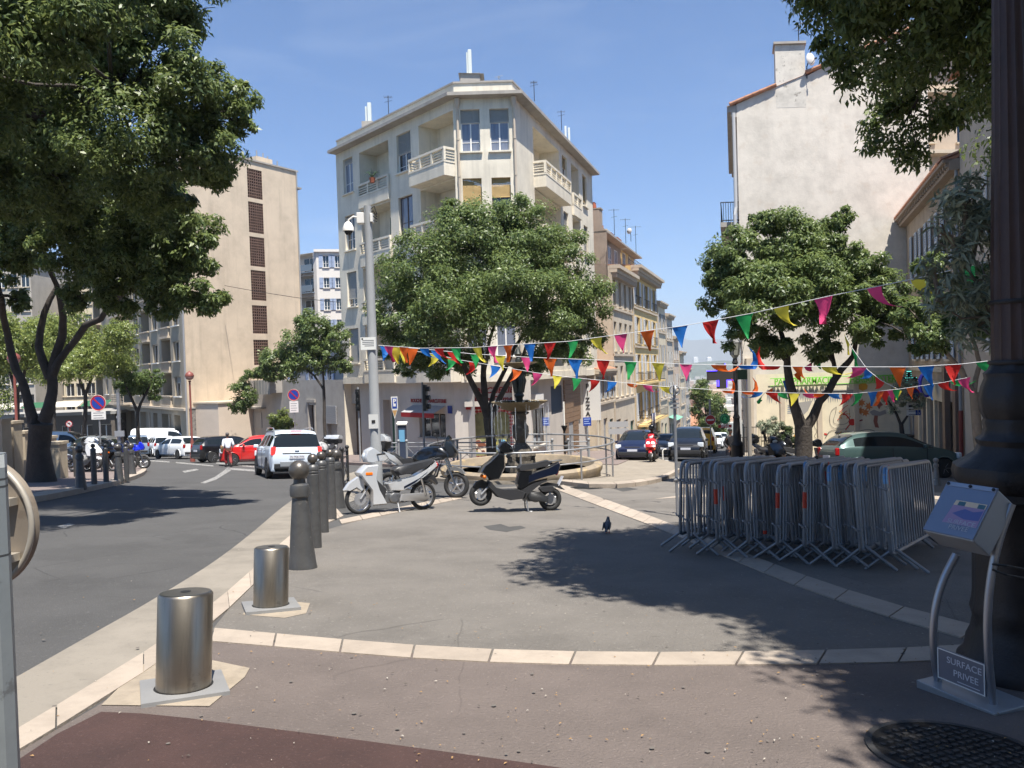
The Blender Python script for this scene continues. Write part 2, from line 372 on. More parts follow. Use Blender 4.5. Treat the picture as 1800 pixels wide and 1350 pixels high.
def wall_sheet(mb, u0, u1, z0, z1, ops, off=0.0):
    """wall with real openings (u0,u1,z0,z1,depth,back?) and their reveals"""
    ops = [o for o in ops if o[1] > u0 and o[0] < u1]
    us = sorted({u0, u1} | {max(u0, min(u1, o[k])) for o in ops for k in (0, 1)})
    zs = sorted({z0, z1} | {max(z0, min(z1, o[k])) for o in ops for k in (2, 3)})
    for a, b in zip(us, us[1:]):
        run = None
        for c, d in list(zip(zs, zs[1:]))+[(None, None)]:
            solid = c is not None and not any(o[0] <= (a+b)/2 <= o[1] and o[2] <= (c+d)/2 <= o[3] for o in ops)
            if solid: run = (run[0] if run else c, d)
            elif run:
                mb.add([(a, off, run[0]), (b, off, run[0]), (b, off, run[1]), (a, off, run[1])], [(0,1,2,3)]); run = None
    for o in ops:
        a, b, c, d, dep = o[:5]
        q = [(a, c), (b, c), (b, d), (a, d)]
        for i in range(4):
            (p, r_), (s_, t) = q[i], q[(i+1) % 4]
            mb.add([(p, off, r_), (s_, off, t), (s_, off-dep, t), (p, off-dep, r_)], [(0,1,2,3)])
        if len(o) > 5 and o[5]: mb.add([(a, off-dep, c), (b, off-dep, c), (b, off-dep, d), (a, off-dep, d)], [(0,1,2,3)])
    return mb
GLASS_D = mat('dark window glass', (.02, .024, .03), .06, spec=.9)
GLASS_C = mat('net curtain behind glass', (.17, .19, .24), .12, spec=.9, streak=(9, .7))
GLASS_B = mat('blue window glass', (.09, .13, .19), .08, spec=.9)
M_PVC = flat('white window frame', (225, 222, 215), .5)
M_SHUT = mat('roller shutter', (.42, .40, .36), .6, noise=(4, .2))
M_WOODB = mat('bamboo blind', (.50, .33, .12), .7, streak=(6, .3))
M_BROWNF = flat('brown window frame', (70, 52, 42), .5)
M_IRON = mat('black iron', (.02, .02, .022), .5)
def window(face, parent, u0, u1, z0, z1, dep=.18, glass=None, frame=None, shutter=0, blind=None, nm=2, sill=True, silld=.14, bars=1, off=0.0, sillmat=None):
    fm = frame or M_PVC; t = .055; y = off-dep
    m = face.mb(parent)
    zt = z1-shutter*(z1-z0)
    m.bb(u0, u1, y-.02, y+.03, zt-t, zt); m.bb(u0, u1, y-.02, y+.03, z0, z0+t)
    m.bb(u0, u0+t, y-.02, y+.032, z0+t, zt-t); m.bb(u1-t, u1, y-.02, y+.032, z0+t, zt-t)
    for k in range(1, nm): c = u0+(u1-u0)*k/nm; m.bb(c-t*.7, c+t*.7, y-.02, y+.034, z0+t, zt-t)
    for k in range(1, bars+1):
        c = z0+(zt-z0)*(.33 if bars == 1 else k/(bars+1)); m.bb(u0+t, u1-t, y-.015, y+.02, c-.015, c+.015)
    w = m.build('window', fm, parent)
    face.mb(parent).add([(u0, y, z0), (u1, y, z0), (u1, y, zt), (u0, y, zt)], [(0,1,2,3)]).build('pane', glass or GLASS_D, w)
    if shutter:
        q = face.mb(parent); n = max(3, int((z1-zt)/.06)); h = (z1-zt)/n
        for i in range(n): q.add([(u0, y+.07, zt+i*h), (u1, y+.07, zt+i*h), (u1, y+.045, zt+(i+1)*h-.006), (u0, y+.045, zt+(i+1)*h-.006)], [(0,1,2,3)])
        q.bb(u0, u1, y+.04, y+.08, zt-.03, zt)
        q.build('roller_shutter', blind or M_SHUT, w)
    if sill:
        face.mb(parent).bb(u0-.1, u1+.1, off-dep+.03, off+silld, z0-.09, z0-.002).build('window_sill', sillmat or M_PLASTER, w)
    return w
def shutters(face, w, u0, u1, z0, z1, m, wd=.5, ang=0, off=.04):
    """two open louvred leaves beside the window w"""
    P = w.parent
    for s, ub in ((-1, u0), (1, u1)):
        q = face.mb(P); a, b = (ub-wd, ub-.02) if s < 0 else (ub+.02, ub+wd)
        q.bb(a, b, off, off+.04, z0, z0+.07); q.bb(a, b, off, off+.04, z1-.07, z1); q.bb(a, b, off, off+.041, (z0+z1)/2-.04, (z0+z1)/2+.04)
        q.bb(a, a+.06, off, off+.042, z0+.07, z1-.07); q.bb(b-.06, b, off, off+.042, z0+.07, z1-.07)
        n = max(5, int((z1-z0)/.11)); h = (z1-z0-.1)/n
        for i in range(n): q.add([(a+.05, off+.035, z0+.05+i*h), (b-.05, off+.035, z0+.05+i*h), (b-.05, off+.005, z0+.05+(i+1)*h), (a+.05, off+.005, z0+.05+(i+1)*h)], [(0,1,2,3)])
        q.build('shutter', m, w)
def text_mesh(s, name, parent, M, size, m, depth=.01, align='CENTER', bold=0, shear=0, sx=1.0):
    cu = bpy.data.curves.new(name, 'FONT'); cu.body = s; cu.size = size; cu.extrude = depth; cu.align_x = align; cu.align_y = 'CENTER'; cu.offset = bold; cu.shear = shear; cu.resolution_u = 3
    t = bpy.data.objects.new(name, cu); COL.objects.link(t)
    bpy.context.view_layer.update(); dg = bpy.context.evaluated_depsgraph_get()
    me = bpy.data.meshes.new_from_object(t.evaluated_get(dg)); bpy.data.objects.remove(t)
    me.transform(M @ Matrix.Diagonal((sx, 1, 1, 1))); me.materials.clear(); me.materials.append(m)
    o = bpy.data.objects.new(name, me); COL.objects.link(o); o.parent = parent; return o
def face_text(face, parent, s, u, z, size, m, off=.02, flip=None, **k):
    d, n, P = face.d, face.n, face.pt(u, off, z)-Vector(parent.location)
    right = d if d.cross(Vector((0, 0, 1))).dot(n) > 0 else -d
    M = Matrix(((right.x, 0, n.x, P.x), (right.y, 0, n.y, P.y), (0, 1, 0, P.z), (0, 0, 0, 1)))
    return text_mesh(s, 'lettering', parent, M, size, m, **k)

M_PLASTER = mat('cream render', (.71, .645, .52), .85, noise=(.8, .36), bump=(12, .15), streak=(2.2, .4))
M_CONC = mat('grey concrete ledge', (.36, .33, .29), .85, noise=(2, .4), streak=(2, .3))
M_SHOPW = mat('shop wall render', (.50, .46, .41), .85, noise=(1, .2), streak=(1.2, .25))
M_ROOFG = mat('flat roof', (.3, .29, .27), .9, noise=(.5, .4))
M_GREEN = flat('green shutter', (38, 82, 62), .6)
M_RED2 = flat('red lettering', (140, 28, 30), .5)

# ================================================================== corner apartment block
c1 = gd(797, 42); C1 = Vector((c1.x+.62, 42, 0)); C2 = Vector((c1.x+3.95, 42, 0))
FL = Face(C1, -41.3); FC = Face(C1, 90); FR = Face(C2, 19.1)
UL = FL.u(591, 300); UR = FR.u(1041, 330); UC = (C2-C1).length
blk = thing('apartment_building', 'cream five-storey corner apartment block with a chamfered front, recessed balconies and a butcher shop below', 'apartment building', (C1.x, C1.y, gz(C1.x, C1.y)))
ZT, ZB = 16.3, .80
sills = [13.4-3.75*k for k in range(4)]
# columns: (kind, u0, u1)
def cu(F, a, b, y): u0, u1 = F.u(a, y), F.u(b, y); return (min(u0, u1), max(u0, u1))
Lc = [('w',)+cu(FL, 603, 620, 300), ('b',)+cu(FL, 632, 684, 300), ('w',)+cu(FL, 697, 722, 260), ('c', .05, FL.u(736, 250))]
Cc = [('w',)+cu(FC, 810.5, 844, 240), ('w',)+cu(FC, 861.5, 895, 240)]
Rc = [('c', FR.u(938, 280), FR.u(983, 280)), ('w',)+cu(FR, 988, 996.5, 290), ('b',)+cu(FR, 1004, 1017, 310), ('w',)+cu(FR, 1024, 1031, 330)]
def openings(cols):
    o = []
    for k, s in enumerate(sills):
        for c in cols:
            if c[0] == 'w': o.append((c[1], c[2], s, s+2.3, .2))
            else: o.append((c[1], c[2], s-.62, s+2.3, 1.35, True))
    return o
w = FL.mb(blk); wall_sheet(w, 0, UL, ZB, ZT, openings(Lc))
for F_, U_, cc in ((FC, UC, Cc), (FR, UR, Rc)):
    w2 = F_.mb(blk); wall_sheet(w2, 0, U_, ZB, ZT, openings(cc)); w.f += [tuple(i+len(w.v) for i in f) for f in w2.f]; w.mi += w2.mi; w.v += w2.v
wb = wmb(blk)                                     # back, ends and roof deck
pl = [FL.pt(UL, 0, 0), FL.pt(0, 0, 0), FR.pt(0, 0, 0), FR.pt(UR, 0, 0)]; bk = [FR.pt(UR, -9, 0), FL.pt(UL, -9, 0)]
ring = pl+bk
for i in (3, 4, 5):
    a, b = ring[i], ring[(i+1) % 6]; wb.add([(a.x, a.y, -7.5), (b.x, b.y, -7.5), (b.x, b.y, ZT), (a.x, a.y, ZT)], [(0,1,2,3)])
wb.add([(p.x, p.y, ZB) for p in ring], [tuple(range(6))])
w.f += [tuple(i+len(w.v) for i in f) for f in wb.f]; w.mi += wb.mi; w.v += wb.v
w.build('wall', M_PLASTER, blk)
q = wmb(blk); q.add([(p.x, p.y, ZT+.25) for p in ring], [tuple(range(6))]); q.build('roof', M_ROOFG, blk)
# parapet (set back a touch) and projecting cornice
def ringwall(mb, pts, off0, off1, z0, z1):
    def offs(o):
        out = []
        for i, p in enumerate(pts):
            ns = []
            for F_, rng in ((FL, (0, 1)), (FC, (1, 2)), (FR, (2, 3))):
                if i in rng: ns.append(F_.n)
            n = ns[0] if len(ns) == 1 else (ns[0]+ns[1])/(1+ns[0].dot(ns[1]))
            out.append(p+n*o)
        return out
    A, B = offs(off0), offs(off1)
    for i in range(3):
        a, b, c, d = A[i], A[i+1], B[i+1], B[i]
        vs = [(p.x, p.y, z) for z in (z0, z1) for p in (a, b, c, d)]
        mb.add(vs, [(0,3,2,1),(4,5,6,7),(0,1,5,4),(1,2,6,5),(2,3,7,6),(3,0,4,7)])
    return mb
ringwall(wmb(blk), pl, -.35, -.1, ZT+.2, 17.15).build('parapet', M_PLASTER, blk)
ringwall(wmb(blk), pl, -.40, -.04, 17.15, 17.25).build('coping', M_CONC, blk)
ringwall(wmb(blk), pl, -.3, .62, ZT-.02, ZT+.16).build('cornice', M_CONC, blk)
ringwall(wmb(blk), pl, -.02, .05, ZB-.03, ZB+.42).build('string_course', M_PLASTER, blk)
def balcony(F_, u0, u1, s, proj, parent, back=0.0, ends=True):
    z0, z1 = s-.62, s+.22
    m = F_.mb(parent); m.bb(u0-.04, u1+.04, back, proj, z0-.72, z0)         # solid apron below the rail
    b = m.build('balcony', M_PLASTER, parent, bevel=.015)
    r_ = F_.mb(parent); t = .13
    r_.bb(u0-.06, u1+.06, proj-t, proj+.02, z1-.13, z1); r_.bb(u0-.06, u1+.06, proj-t, proj+.02, z0+.002, z0+.11)
    n = max(2, round((u1-u0)/1.25))
    for k in range(n+1): c = u0+(u1-u0)*k/n; r_.bb(c-.07, c+.07, proj-t+.01, proj+.01, z0+.1, z1-.12)
    for k in (1, 2, 3): c = z0+.11+(z1-z0-.24)*k/4; r_.bb(u0, u1, proj-.09, proj-.05, c-.025, c+.025)
    if ends and proj > .4:
        for e in (u0, u1): r_.bb(e-.065, e+.065, .0, proj-t, z1-.13, z1-.002); r_.bb(e-.065, e+.065, 0, proj-t, z0+.002, z0+.1)
        for e in (u0, u1):
            for k in (1, 2, 3): c = z0+.11+(z1-z0-.24)*k/4; r_.bb(e-.02, e+.02, 0, proj-.1, c-.025, c+.025)
    r_.build('railing', M_PLASTER, b)
    return b
M_CREAMP = mat('cream pipe', (.5, .42, .32), .5)
for k, s in enumerate(sills):
    for F_, cols in ((FL, Lc), (FC, Cc), (FR, Rc)):
        for j, c in enumerate(cols):
            if c[0] == 'w':
                if F_ is FC:
                    if k == 0: window(F_, blk, c[1], c[2], s, s+2.3, .2, GLASS_C, shutter=.3)
                    elif k == 1: window(F_, blk, c[1], c[2], s, s+2.3, .2, GLASS_D, M_BROWNF, shutter=.62 if j == 0 else .45, blind=M_WOODB)
                    else: window(F_, blk, c[1], c[2], s, s+2.3, .2, GLASS_C, shutter=.2)
                elif F_ is FL:
                    sh = [[.12, .5], [.05, 0], [.75, .4], [.98, .6]][k][0 if j == 0 else 1]
                    window(F_, blk, c[1], c[2], s, s+2.3, .2, GLASS_D if (k+j) % 3 else GLASS_C, M_BROWNF if (k == 1 and j) else M_PVC, shutter=sh)
                else: window(F_, blk, c[1], c[2], s, s+2.3, .2, GLASS_D, M_PVC, shutter=[.75, .3, .5, .8][(k+j) % 4], blind=M_WOODB if (k+j) % 2 else None)
            else:
                corner = c[0] == 'c'
                if not (F_ is FR and k == 3 and corner): balcony(F_, c[1], c[2], s, .75 if corner else .16, blk)
                # doors at the back of the recess
                uu = c[1]+.35; ww = min(1.3, (c[2]-c[1])*.5)
                if F_ is FL and not corner: uu = c[1]+.25
                window(F_, blk, uu, uu+ww, s-.6, s+1.75, 1.3, GLASS_D, M_BROWNF if k % 2 else M_PVC, sill=False, bars=2)
                if (F_ is FL and k == 1 and not corner):
                    face_sh = F_.mb(blk); face_sh.bb(c[1]+1.1, c[1]+1.95, -1.28, -1.2, s-.6, s+1.75); face_sh.build('shutter', M_GREEN, blk)
# downpipes on the chamfer corners, little drain spouts
for F_, u_ in ((FC, .22), (FC, UC-.02)):
    m = F_.mb(blk); m.tube([(u_, .12, ZT-.35), (u_, .12, ZB+.1)], .065, 8); m.lathe([(.06, ZT-.6), (.17, ZT-.25), (.17, ZT-.05)], 10, (u_, .14, 0))
    for z in range(2, 16, 2): m.tube([(u_, .12, z), (u_, .12, z+.1)], .085, 8)
    m.build('downpipe', M_CREAMP, blk, smooth=40)
# ground storey, set back under the overhang
SB = -.55
def gfl(F_, u): return F_.ground(u, SB)
def gface(F_, u0, u1, ops, m, name='ground_floor_wall'):
    q = F_.mb(blk); wall_sheet(q, u0, u1, -8.2, ZB-.01, ops, SB); return q.build(name, m, blk)
du, dt = cu(FL, 660, 700, 740)
La = [cu(FL, 661, 682, 740)+(-3.6, -.3, .5, True), cu(FL, 724, 770, 750)+(FL.uz(745, 771)[1], FL.uz(745, 727)[1], .25, False), cu(FL, 603, 622, 740)+(-4.6, -.6, .4, True)]
gface(FL, -.35, UL, [o[:6] for o in La], M_SHOPW)
a = La[1]; window(FL, blk, a[0], a[1], a[2], a[3], .25+abs(SB), GLASS_D, flat('grey window frame', (150, 145, 138)), nm=3, sill=True, silld=SB+.08, sillmat=M_CONC, bars=0)
fd = FL.mb(blk); fd.bb(La[0][0], La[0][1]-.5, SB-.42, SB-.36, -4.3, -.35); fd.build('door', flat('bottle green door', (10, 72, 48), .4), blk)
fd = FL.mb(blk); fd.bb(La[2][0], La[2][1], SB-.36, SB-.3, -5, -.65); fd.build('door', flat('brown door', (84, 66, 52), .5), blk)
# small lean-over awning and name of the butcher on the left side
uA, uB = cu(FL, 712, 770, 725); zA = FL.uz(740, 722)[1]
aw = FL.mb(blk); aw.add([(uA, SB+.0, zA+.28), (uB, SB+.0, zA+.28), (uB, SB+.85, zA-.1), (uA, SB+.85, zA-.1)], [(0,1,2,3)])
aw.add([(uA, SB+.85, zA-.1), (uB, SB+.85, zA-.1), (uB, SB+.85, zA-.38), (uA, SB+.85, zA-.38)], [(0,1,2,3)]); aw.mi[-1] = 1
aw.build('awning', [mat('grey awning canvas', (.32, .32, .32), .8), flat('red awning', (150, 22, 26), .7)], blk)
face_text(FL, blk, 'BOUCHERIE CHARCUTERIE', (uA+uB)/2, zA+.55, .3, M_RED2, off=SB+.03, bold=.008)
sg = FL.mb(blk); us, zs_ = FL.uz(778, 721); sg.bb(us-.2, us+.2, SB+.01, SB+.05, zs_-.22, zs_+.22); sg.build('street_plate', flat('enamel blue', (28, 50, 120), .3), blk)
# chamfer shop front
gc = [(FC.u(822, 745), FC.u(905, 745)-.02, -3.9, FC.uz(860, 715)[1], .45, False)]
FS = Face(Vector((FL.pt(0, SB, 0).x+.1, FL.pt(0, SB, 0).y, 0)), 90)
gface(FC, -.5, UC+.45, [gc[0][:6]], M_SHOPW)
def checker_mat():
    m = bpy.data.materials.new('red gingham print'); m.use_nodes = True; n = m.node_tree.nodes; l = m.node_tree.links; b = n['Principled BSDF']; b.inputs['Roughness'].default_value = .35
    t = n.new('ShaderNodeTexCoord'); sp = n.new('ShaderNodeSeparateXYZ'); l.new(t.outputs['Object'], sp.inputs[0]); outs = []
    for ax in (0, 2):
        mu = n.new('ShaderNodeMath'); mu.operation = 'MULTIPLY'; mu.inputs[1].default_value = 5.2; l.new(sp.outputs[ax], mu.inputs[0])
        fr = n.new('ShaderNodeMath'); fr.operation = 'FRACT'; l.new(mu.outputs[0], fr.inputs[0])
        gt = n.new('ShaderNodeMath'); gt.operation = 'GREATER_THAN'; gt.inputs[1].default_value = .5; l.new(fr.outputs[0], gt.inputs[0]); outs.append(gt.outputs[0])
    ad = n.new('ShaderNodeMath'); ad.operation = 'ADD'; l.new(outs[0], ad.inputs[0]); l.new(outs[1], ad.inputs[1])
    dv = n.new('ShaderNodeMath'); dv.operation = 'MULTIPLY'; dv.inputs[1].default_value = .5; l.new(ad.outputs[0], dv.inputs[0])
    cr = n.new('ShaderNodeValToRGB'); l.new(dv.outputs[0], cr.inputs[0]); cr.color_ramp.interpolation = 'CONSTANT'
    e = cr.color_ramp.elements; e[0].color = (.75, .7, .66, 1); e[1].color = (.45, .012, .015, 1); e[1].position = .8; e2 = e.new(.4); e2.color = (.62, .16, .15, 1)
    l.new(cr.outputs[0], b.inputs['Base Color']); return m
u0, u1, z0, z1 = gc[0][:4]; ym = SB-.4
pm = FC.mb(blk); pm.add([(u0, ym, z0), (u1, ym, z0), (u1, ym, z1), (u0, ym, z1)], [(0,1,2,3)]); fr = pm.build('shop_window', checker_mat(), blk)
um = (u0+u1)/2
def arch(a, b, z0, z1, r): return [(a, z0), (b, z0), (b, z1-r)]+[(b-r+r*math.cos(t), z1-r+r*math.sin(t)) for t in (R(22), R(45), R(68))]+[(b-r, z1), (a+r, z1)]+[(a+r+r*math.cos(t), z1-r+r*math.sin(t)) for t in (R(112), R(135), R(158))]+[(a, z1-r)]
for a, b in ((u0+.32, um-.1), (um+.1, u1-.28)):
    FC.mb(blk).prism(arch(a, b, z0+.5, z1-.35, .35), ym+.01, ym+.03).build('pane', mat('shop picture glass', (.30, .31, .14), .15, noise=(3, .7), spec=.8), fr)
ph = FC.mb(blk); random.seed(3)
for i in range(22):
    a = random.uniform(u0+.35, um-.2) if i % 2 else random.uniform(um+.15, u1-.35); ph.k = i % 4
    z = random.uniform(z0+.5, z0+1.3); r_ = random.uniform(.08, .2)
    ph.add([(a+r_*math.cos(t)*1.2, ym+.036+i*.0012, z+r_*math.sin(t)) for t in [k*.785 for k in range(8)]], [tuple(range(8))])
ph.build('poster', [flat('poster blue', (120, 180, 210)), flat('poster brown', (130, 80, 60)), flat('poster yellow', (215, 195, 90)), flat('poster cream', (220, 205, 185))], fr)
aw = FC.mb(blk); aw.bb(u0-.15, u1+.1, SB, SB+.32, z1+.02, z1+.3); aw.k = 1; aw.bb(u0-.1, u1+.05, SB, SB+.2, z1-.14, z1+.01)
aw.build('awning', [M_SHOPW, flat('red awning', (150, 22, 26), .7)], blk)
zt1 = FC.uz(860, 684)[1]; zt2 = FC.uz(860, 699)[1]; uc = FC.u(862, 690)
face_text(FC, blk, 'BOUCHERIE', uc, zt1-.1, .46, M_RED2, off=SB+.03, bold=.014, shear=.25, sx=1.02)
face_text(FC, blk, 'Notre-Dame', uc, zt2-.12, .45, M_RED2, off=SB+.03, bold=.014, shear=.25)
# right side ground storey: window, louvre, wood-clad pizza counter
def ru(a, b, y): return cu(FR, a, b, y)
wR = ru(952, 974, 735); lR = ru(983, 1002, 700)
gface(FR, -.2, UR, [wR+(-3.3, FR.uz(962, 718)[1], .2), lR+(-1.6, FR.uz(990, 678)[1], .12)], M_SHOPW)
window(FR, blk, wR[0], wR[1], -3.3, FR.uz(962, 718)[1], .2-SB, GLASS_D, M_BROWNF, sill=True, silld=SB+.1, nm=2, sillmat=M_CONC)
lm = FR.mb(blk)
zz = FR.uz(990, 678)[1]
for i in range(24): z = -1.6+(zz+1.6)*i/24; lm.add([(lR[0], SB-.02, z), (lR[1], SB-.02, z), (lR[1], SB-.1, z+.12), (lR[0], SB-.1, z+.12)], [(0,1,2,3)])
lm.build('louvre', flat('dark grey louvre', (48, 48, 50), .5), blk)
ac = FR.mb(blk); a0, z0 = FR.uz(948, 703); ac.bb(a0, a0+1.6, SB, SB+.35, z0-.35, z0+.35); ac.build('air_conditioner', M_PVC, blk, bevel=.02)
M_CLAD = mat('wood cladding', (.22, .135, .075), .7, streak=(8, .5), noise=(6, .4))
cl = FR.mb(blk); c0, c1_ = ru(1004, 1031, 700)
for i in range(9): cl.bb(c0, c1_, SB+.02, SB+.10, -2.4+i*.33, -2.4+i*.33+.31)
cl.build('cladding', M_CLAD, blk)
for a, b in ((1004, 1012), (1021, 1029)):
    p0, p1 = ru(a, b, 780); cl = FR.mb(blk)
    for i in range(12): cl.bb(p0, p1, SB+.02, SB+.1, -6.5+i*.34, -6.5+i*.34+.31)
    cl.build('cladding', M_CLAD, blk)
rs = FR.mb(blk); p0, p1 = ru(1012, 1021, 780); rs.bb(p0, p1, SB+.01, SB+.03, -6.5, -2.5); rs.build('roller_shutter', mat('ribbed grey shutter', (.3, .3, .3), .5, streak=(4, .3)), blk)
ps = FR.mb(blk); p0 = FR.u(1038, 700); ps.bb(p0-.1, p0+.1, SB, SB+1.3, -2.6, .3)
sgn = ps.build('hanging_sign', flat('sign white', (215, 213, 208), .5), blk)
Pp = FR.pt(p0-.12, SB+.35, -1.15)-Vector(blk.location); dd = FR.n
for i, ch in enumerate('PIZZA'):
    M_ = Matrix(((dd.x, 0, -FR.d.x, Pp.x), (dd.y, 0, -FR.d.y, Pp.y), (0, 1, 0, -blk.location.z-.05-i*.52), (0, 0, 0, 1)))
    text_mesh(ch, 'lettering', sgn, M_, .5, M_DARK, bold=.01)
# roof furniture
def rooftop(px, py0, py1, d, kind, label, cat):
    p = at(px, py1, d); h = hz(px, py0, d)-p.z
    t = thing(kind, label, cat, (p.x, p.y, p.z))
    return t, h
t, h = rooftop(826, 88, 133, 46, 'mobile_antenna', 'tall white phone mast panel on a small plinth at the peak of the corner block', 'antenna')
m = MB(); m.bb(-.09, .13, -.12, .12, 0, h); m.bb(-.19, -.10, -.1, .1, .05, h-.15); m.build('panel', flat('antenna white', (205, 210, 205), .5), t, bevel=.03)
m = MB(); m.bb(-.55, .62, -.6, .6, -.9, -.08); m.add([(-.65, -.7, -.08), (.85, -.7, -.16), (.85, .7, -.16), (-.65, .7, -.08), (0, 0, .05)], [(0,1,4),(1,2,4),(2,3,4),(3,0,4)]); m.build('plinth', M_CONC, t)
t, h = rooftop(648, 181, 216, 51, 'mobile_antenna', 'short twin white antenna panel on the left parapet of the corner block', 'antenna')
m = MB(); m.bb(-.04, .2, -.12, .12, 0, h); m.bb(-.2, -.09, -.1, .1, .05, h-.25); m.build('panel', MATS['antenna white'], t, bevel=.02)
m = MB(); m.bb(-.4, .35, -.4, .4, -.9, 0); m.build('plinth', M_CONC, t)
t, h = rooftop(1001, 222, 245, 56, 'mobile_antenna', 'small white antenna panels beyond the right cornice of the corner block', 'antenna')
m = MB(); [m.bb(-.35+i*.25, -.2+i*.25, -.1, .1, -1.2, h-i*.12) for i in range(2)]; m.build('panel', MATS['antenna white'], t, bevel=.02)
def yagi(px, py0, py1, d, label, n=6, rz=0.0, tilt=0, dish=False, dark=True):
    p = at(px, py1, d); h = hz(px, py0, d)-p.z
    t = thing('television_aerial', label, 'aerial', tuple(p), rz)
    mm = M_IRON if dark else mat('aerial metal', (.4, .4, .4), .4, metal=.7)
    MB().tube([(0, 0, -.4), (0, 0, h)], .025, 6).build('mast', mm, t)
    m = MB(); L_ = min(1.2, h*.55)
    m.tube([(-L_*.45, 0, h-.1-tilt), (L_*.45, 0, h-.1+tilt)], .014, 5)
    for i in range(n): x = -L_*.42+L_*.84*i/(n-1); m.tube([(x, -.22, h-.1+tilt*x/L_*2), (x, .22, h-.1+tilt*x/L_*2)], .009, 4)
    m.tube([(-.25, 0, h*.6), (.25, 0, h*.6+.1)], .012, 5)
    m.build('antenna_rods', mm, t); return t
yagi(683, 168, 197, 49, 'thin dark television aerial on the left parapet of the corner block')
yagi(939, 142, 166, 46, 'television aerial with crossed rods right of the tall phone mast', 7)
yagi(987, 194, 219, 53, 'plain upright dark aerial above the right cornice of the corner block', 3)
yagi(877, 133, 140, 45, 'tiny weather sensor on the parapet rail of the corner block', 3, dark=False)
pt_ = at(654, 307, 47.5); pot = thing('balcony_plant', 'spiky green plant on the upper left balcony of the corner block', 'plant', (pt_.x, pt_.y, pt_.z-.2))
m = MB(); [m.tube([(0, 0, 0), (math.cos(a)*.25, math.sin(a)*.25, .35), (math.cos(a)*.5, math.sin(a)*.5, .3+.2*math.sin(a*3))], [.03, .02, .004], 4) for a in [i*.6 for i in range(11)]]
m.build('leaves', flat('aloe green', (62, 92, 60), .6), pot)
MB().lathe([(.14, -.3), (.2, 0)], 10).build('pot', flat('terracotta', (150, 85, 60), .8), pot)

# ================================================================== generic closed block behind a facade
M_TILE = mat('clay roof tiles', (.42, .20, .115), .85, noise=(5, .5), bump=(18, .5), island=.35)
M_ZINC = mat('zinc gutter', (.28, .28, .28), .5)
def boxbody(face, u0, u1, dep, z0, z1, parent, m, ops, name='wall', front=True):
    q = face.mb(parent)
    if front: wall_sheet(q, u0, u1, z0, z1, ops)
    q.add([(u0, 0, z0), (u0, -dep, z0), (u0, -dep, z1), (u0, 0, z1)], [(0,1,2,3)]); q.add([(u1, 0, z0), (u1, -dep, z0), (u1, -dep, z1), (u1, 0, z1)], [(0,1,2,3)])
    q.add([(u0, -dep, z0), (u1, -dep, z0), (u1, -dep, z1), (u0, -dep, z1)], [(0,1,2,3)])
    return q.build(name, m, parent)
def roof_slab(face, u0, u1, dep, z, parent, m, rise=1.5, over=.35, gable=False):
    q = face.mb(parent)
    a = [(u0-.0, over, z), (u1+.0, over, z), (u1, -dep/2, z+rise), (u0, -dep/2, z+rise), (u1, -dep-over, z), (u0, -dep-over, z)]
    q.add(a+[(x, y, c-.12) for x, y, c in a], [(0,1,2,3),(3,2,4,5),(6,7,8,9),(9,8,10,11),(0,6,7,1),(1,7,8,2),(2,8,10,4),(4,10,11,5),(5,11,9,3),(3,9,6,0)])
    return q.build('roof', m, parent)
def tiles(face, parent, u0, u1, y0, z0, y1, z1, m, step=.22):
    """half-round clay tile courses running down a slope"""
    q = face.mb(parent); n = int((u1-u0)/step)
    for i in range(n):
        c = u0+(i+.5)*(u1-u0)/n
        for k in range(5):
            ya, yb = y0+(y1-y0)*k/5, y0+(y1-y0)*(k+1.08)/5; za, zb = z0+(z1-z0)*k/5+.03*(k % 2), z0+(z1-z0)*(k+1.08)/5+.03
            vs = []
            for y, z, r_ in ((ya, za, .1), (yb, zb, .085)):
                for j in range(5): t = math.pi*j/4; vs.append((c+r_*math.cos(t), y, z+r_*math.sin(t)))
            q.add(vs, [(j, j+1, 6+j, 5+j) for j in range(4)]+[(0, 1, 2, 3, 4)])
    return q.build('roof_tiles', m, parent)
def chimney(face, parent, u, y, z, w, d_, h, m, pots=3):
    q = face.mb(parent); q.bb(u-w/2, u+w/2, y-d_/2, y+d_/2, z-1.5, z+h); q.bb(u-w/2-.06, u+w/2+.06, y-d_/2-.06, y+d_/2+.06, z+h, z+h+.12)
    c = q.build('chimney', m, parent)
    for i in range(pots):
        f = face.mb(parent); f.lathe([(.12, z+h+.12), (.14, z+h+.3), (.1, z+h+.62), (.14, z+h+.66)], 10, (u-w/2+w*(i+.5)/pots, y, 0)); f.build('chimney_pot', MATS.get('pot clay') or flat('pot clay', (165, 90, 62), .8), c, smooth=40)
    return c

# ================================================================== left beige block with blank gable wall
cb = gd(333, 62); PB = Vector((cb.x, cb.y, 0)); FB = Face(PB, 34); FA = Face(PB, -38.7)
lb = thing('apartment_building', 'beige apartment block with a blank gable crossed by a tall column of brick lattice panels', 'apartment building', (cb.x, cb.y, cb.z))
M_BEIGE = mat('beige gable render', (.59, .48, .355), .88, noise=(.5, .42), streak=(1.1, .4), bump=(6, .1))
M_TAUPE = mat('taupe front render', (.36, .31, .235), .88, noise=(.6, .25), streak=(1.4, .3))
zt = 20.55; UB = FB.u(522, 330); UA = 37.0
slots = []
for a, b in ((296, 347), (354, 408), (415, 467), (474, 527), (536, 586), (597, 642)):
    slots.append((6.62, 8.2, FB.uz(439, b)[1], FB.uz(439, a)[1]))
q = FB.mb(lb); wall_sheet(q, 0, UB, -9, zt, [s+(.25, True) for s in slots])
q.add([(UB, 0, -9), (UB, -14, -9), (UB, -14, zt), (UB, 0, zt)], [(0,1,2,3)])
q.build('gable_wall', M_BEIGE, lb)
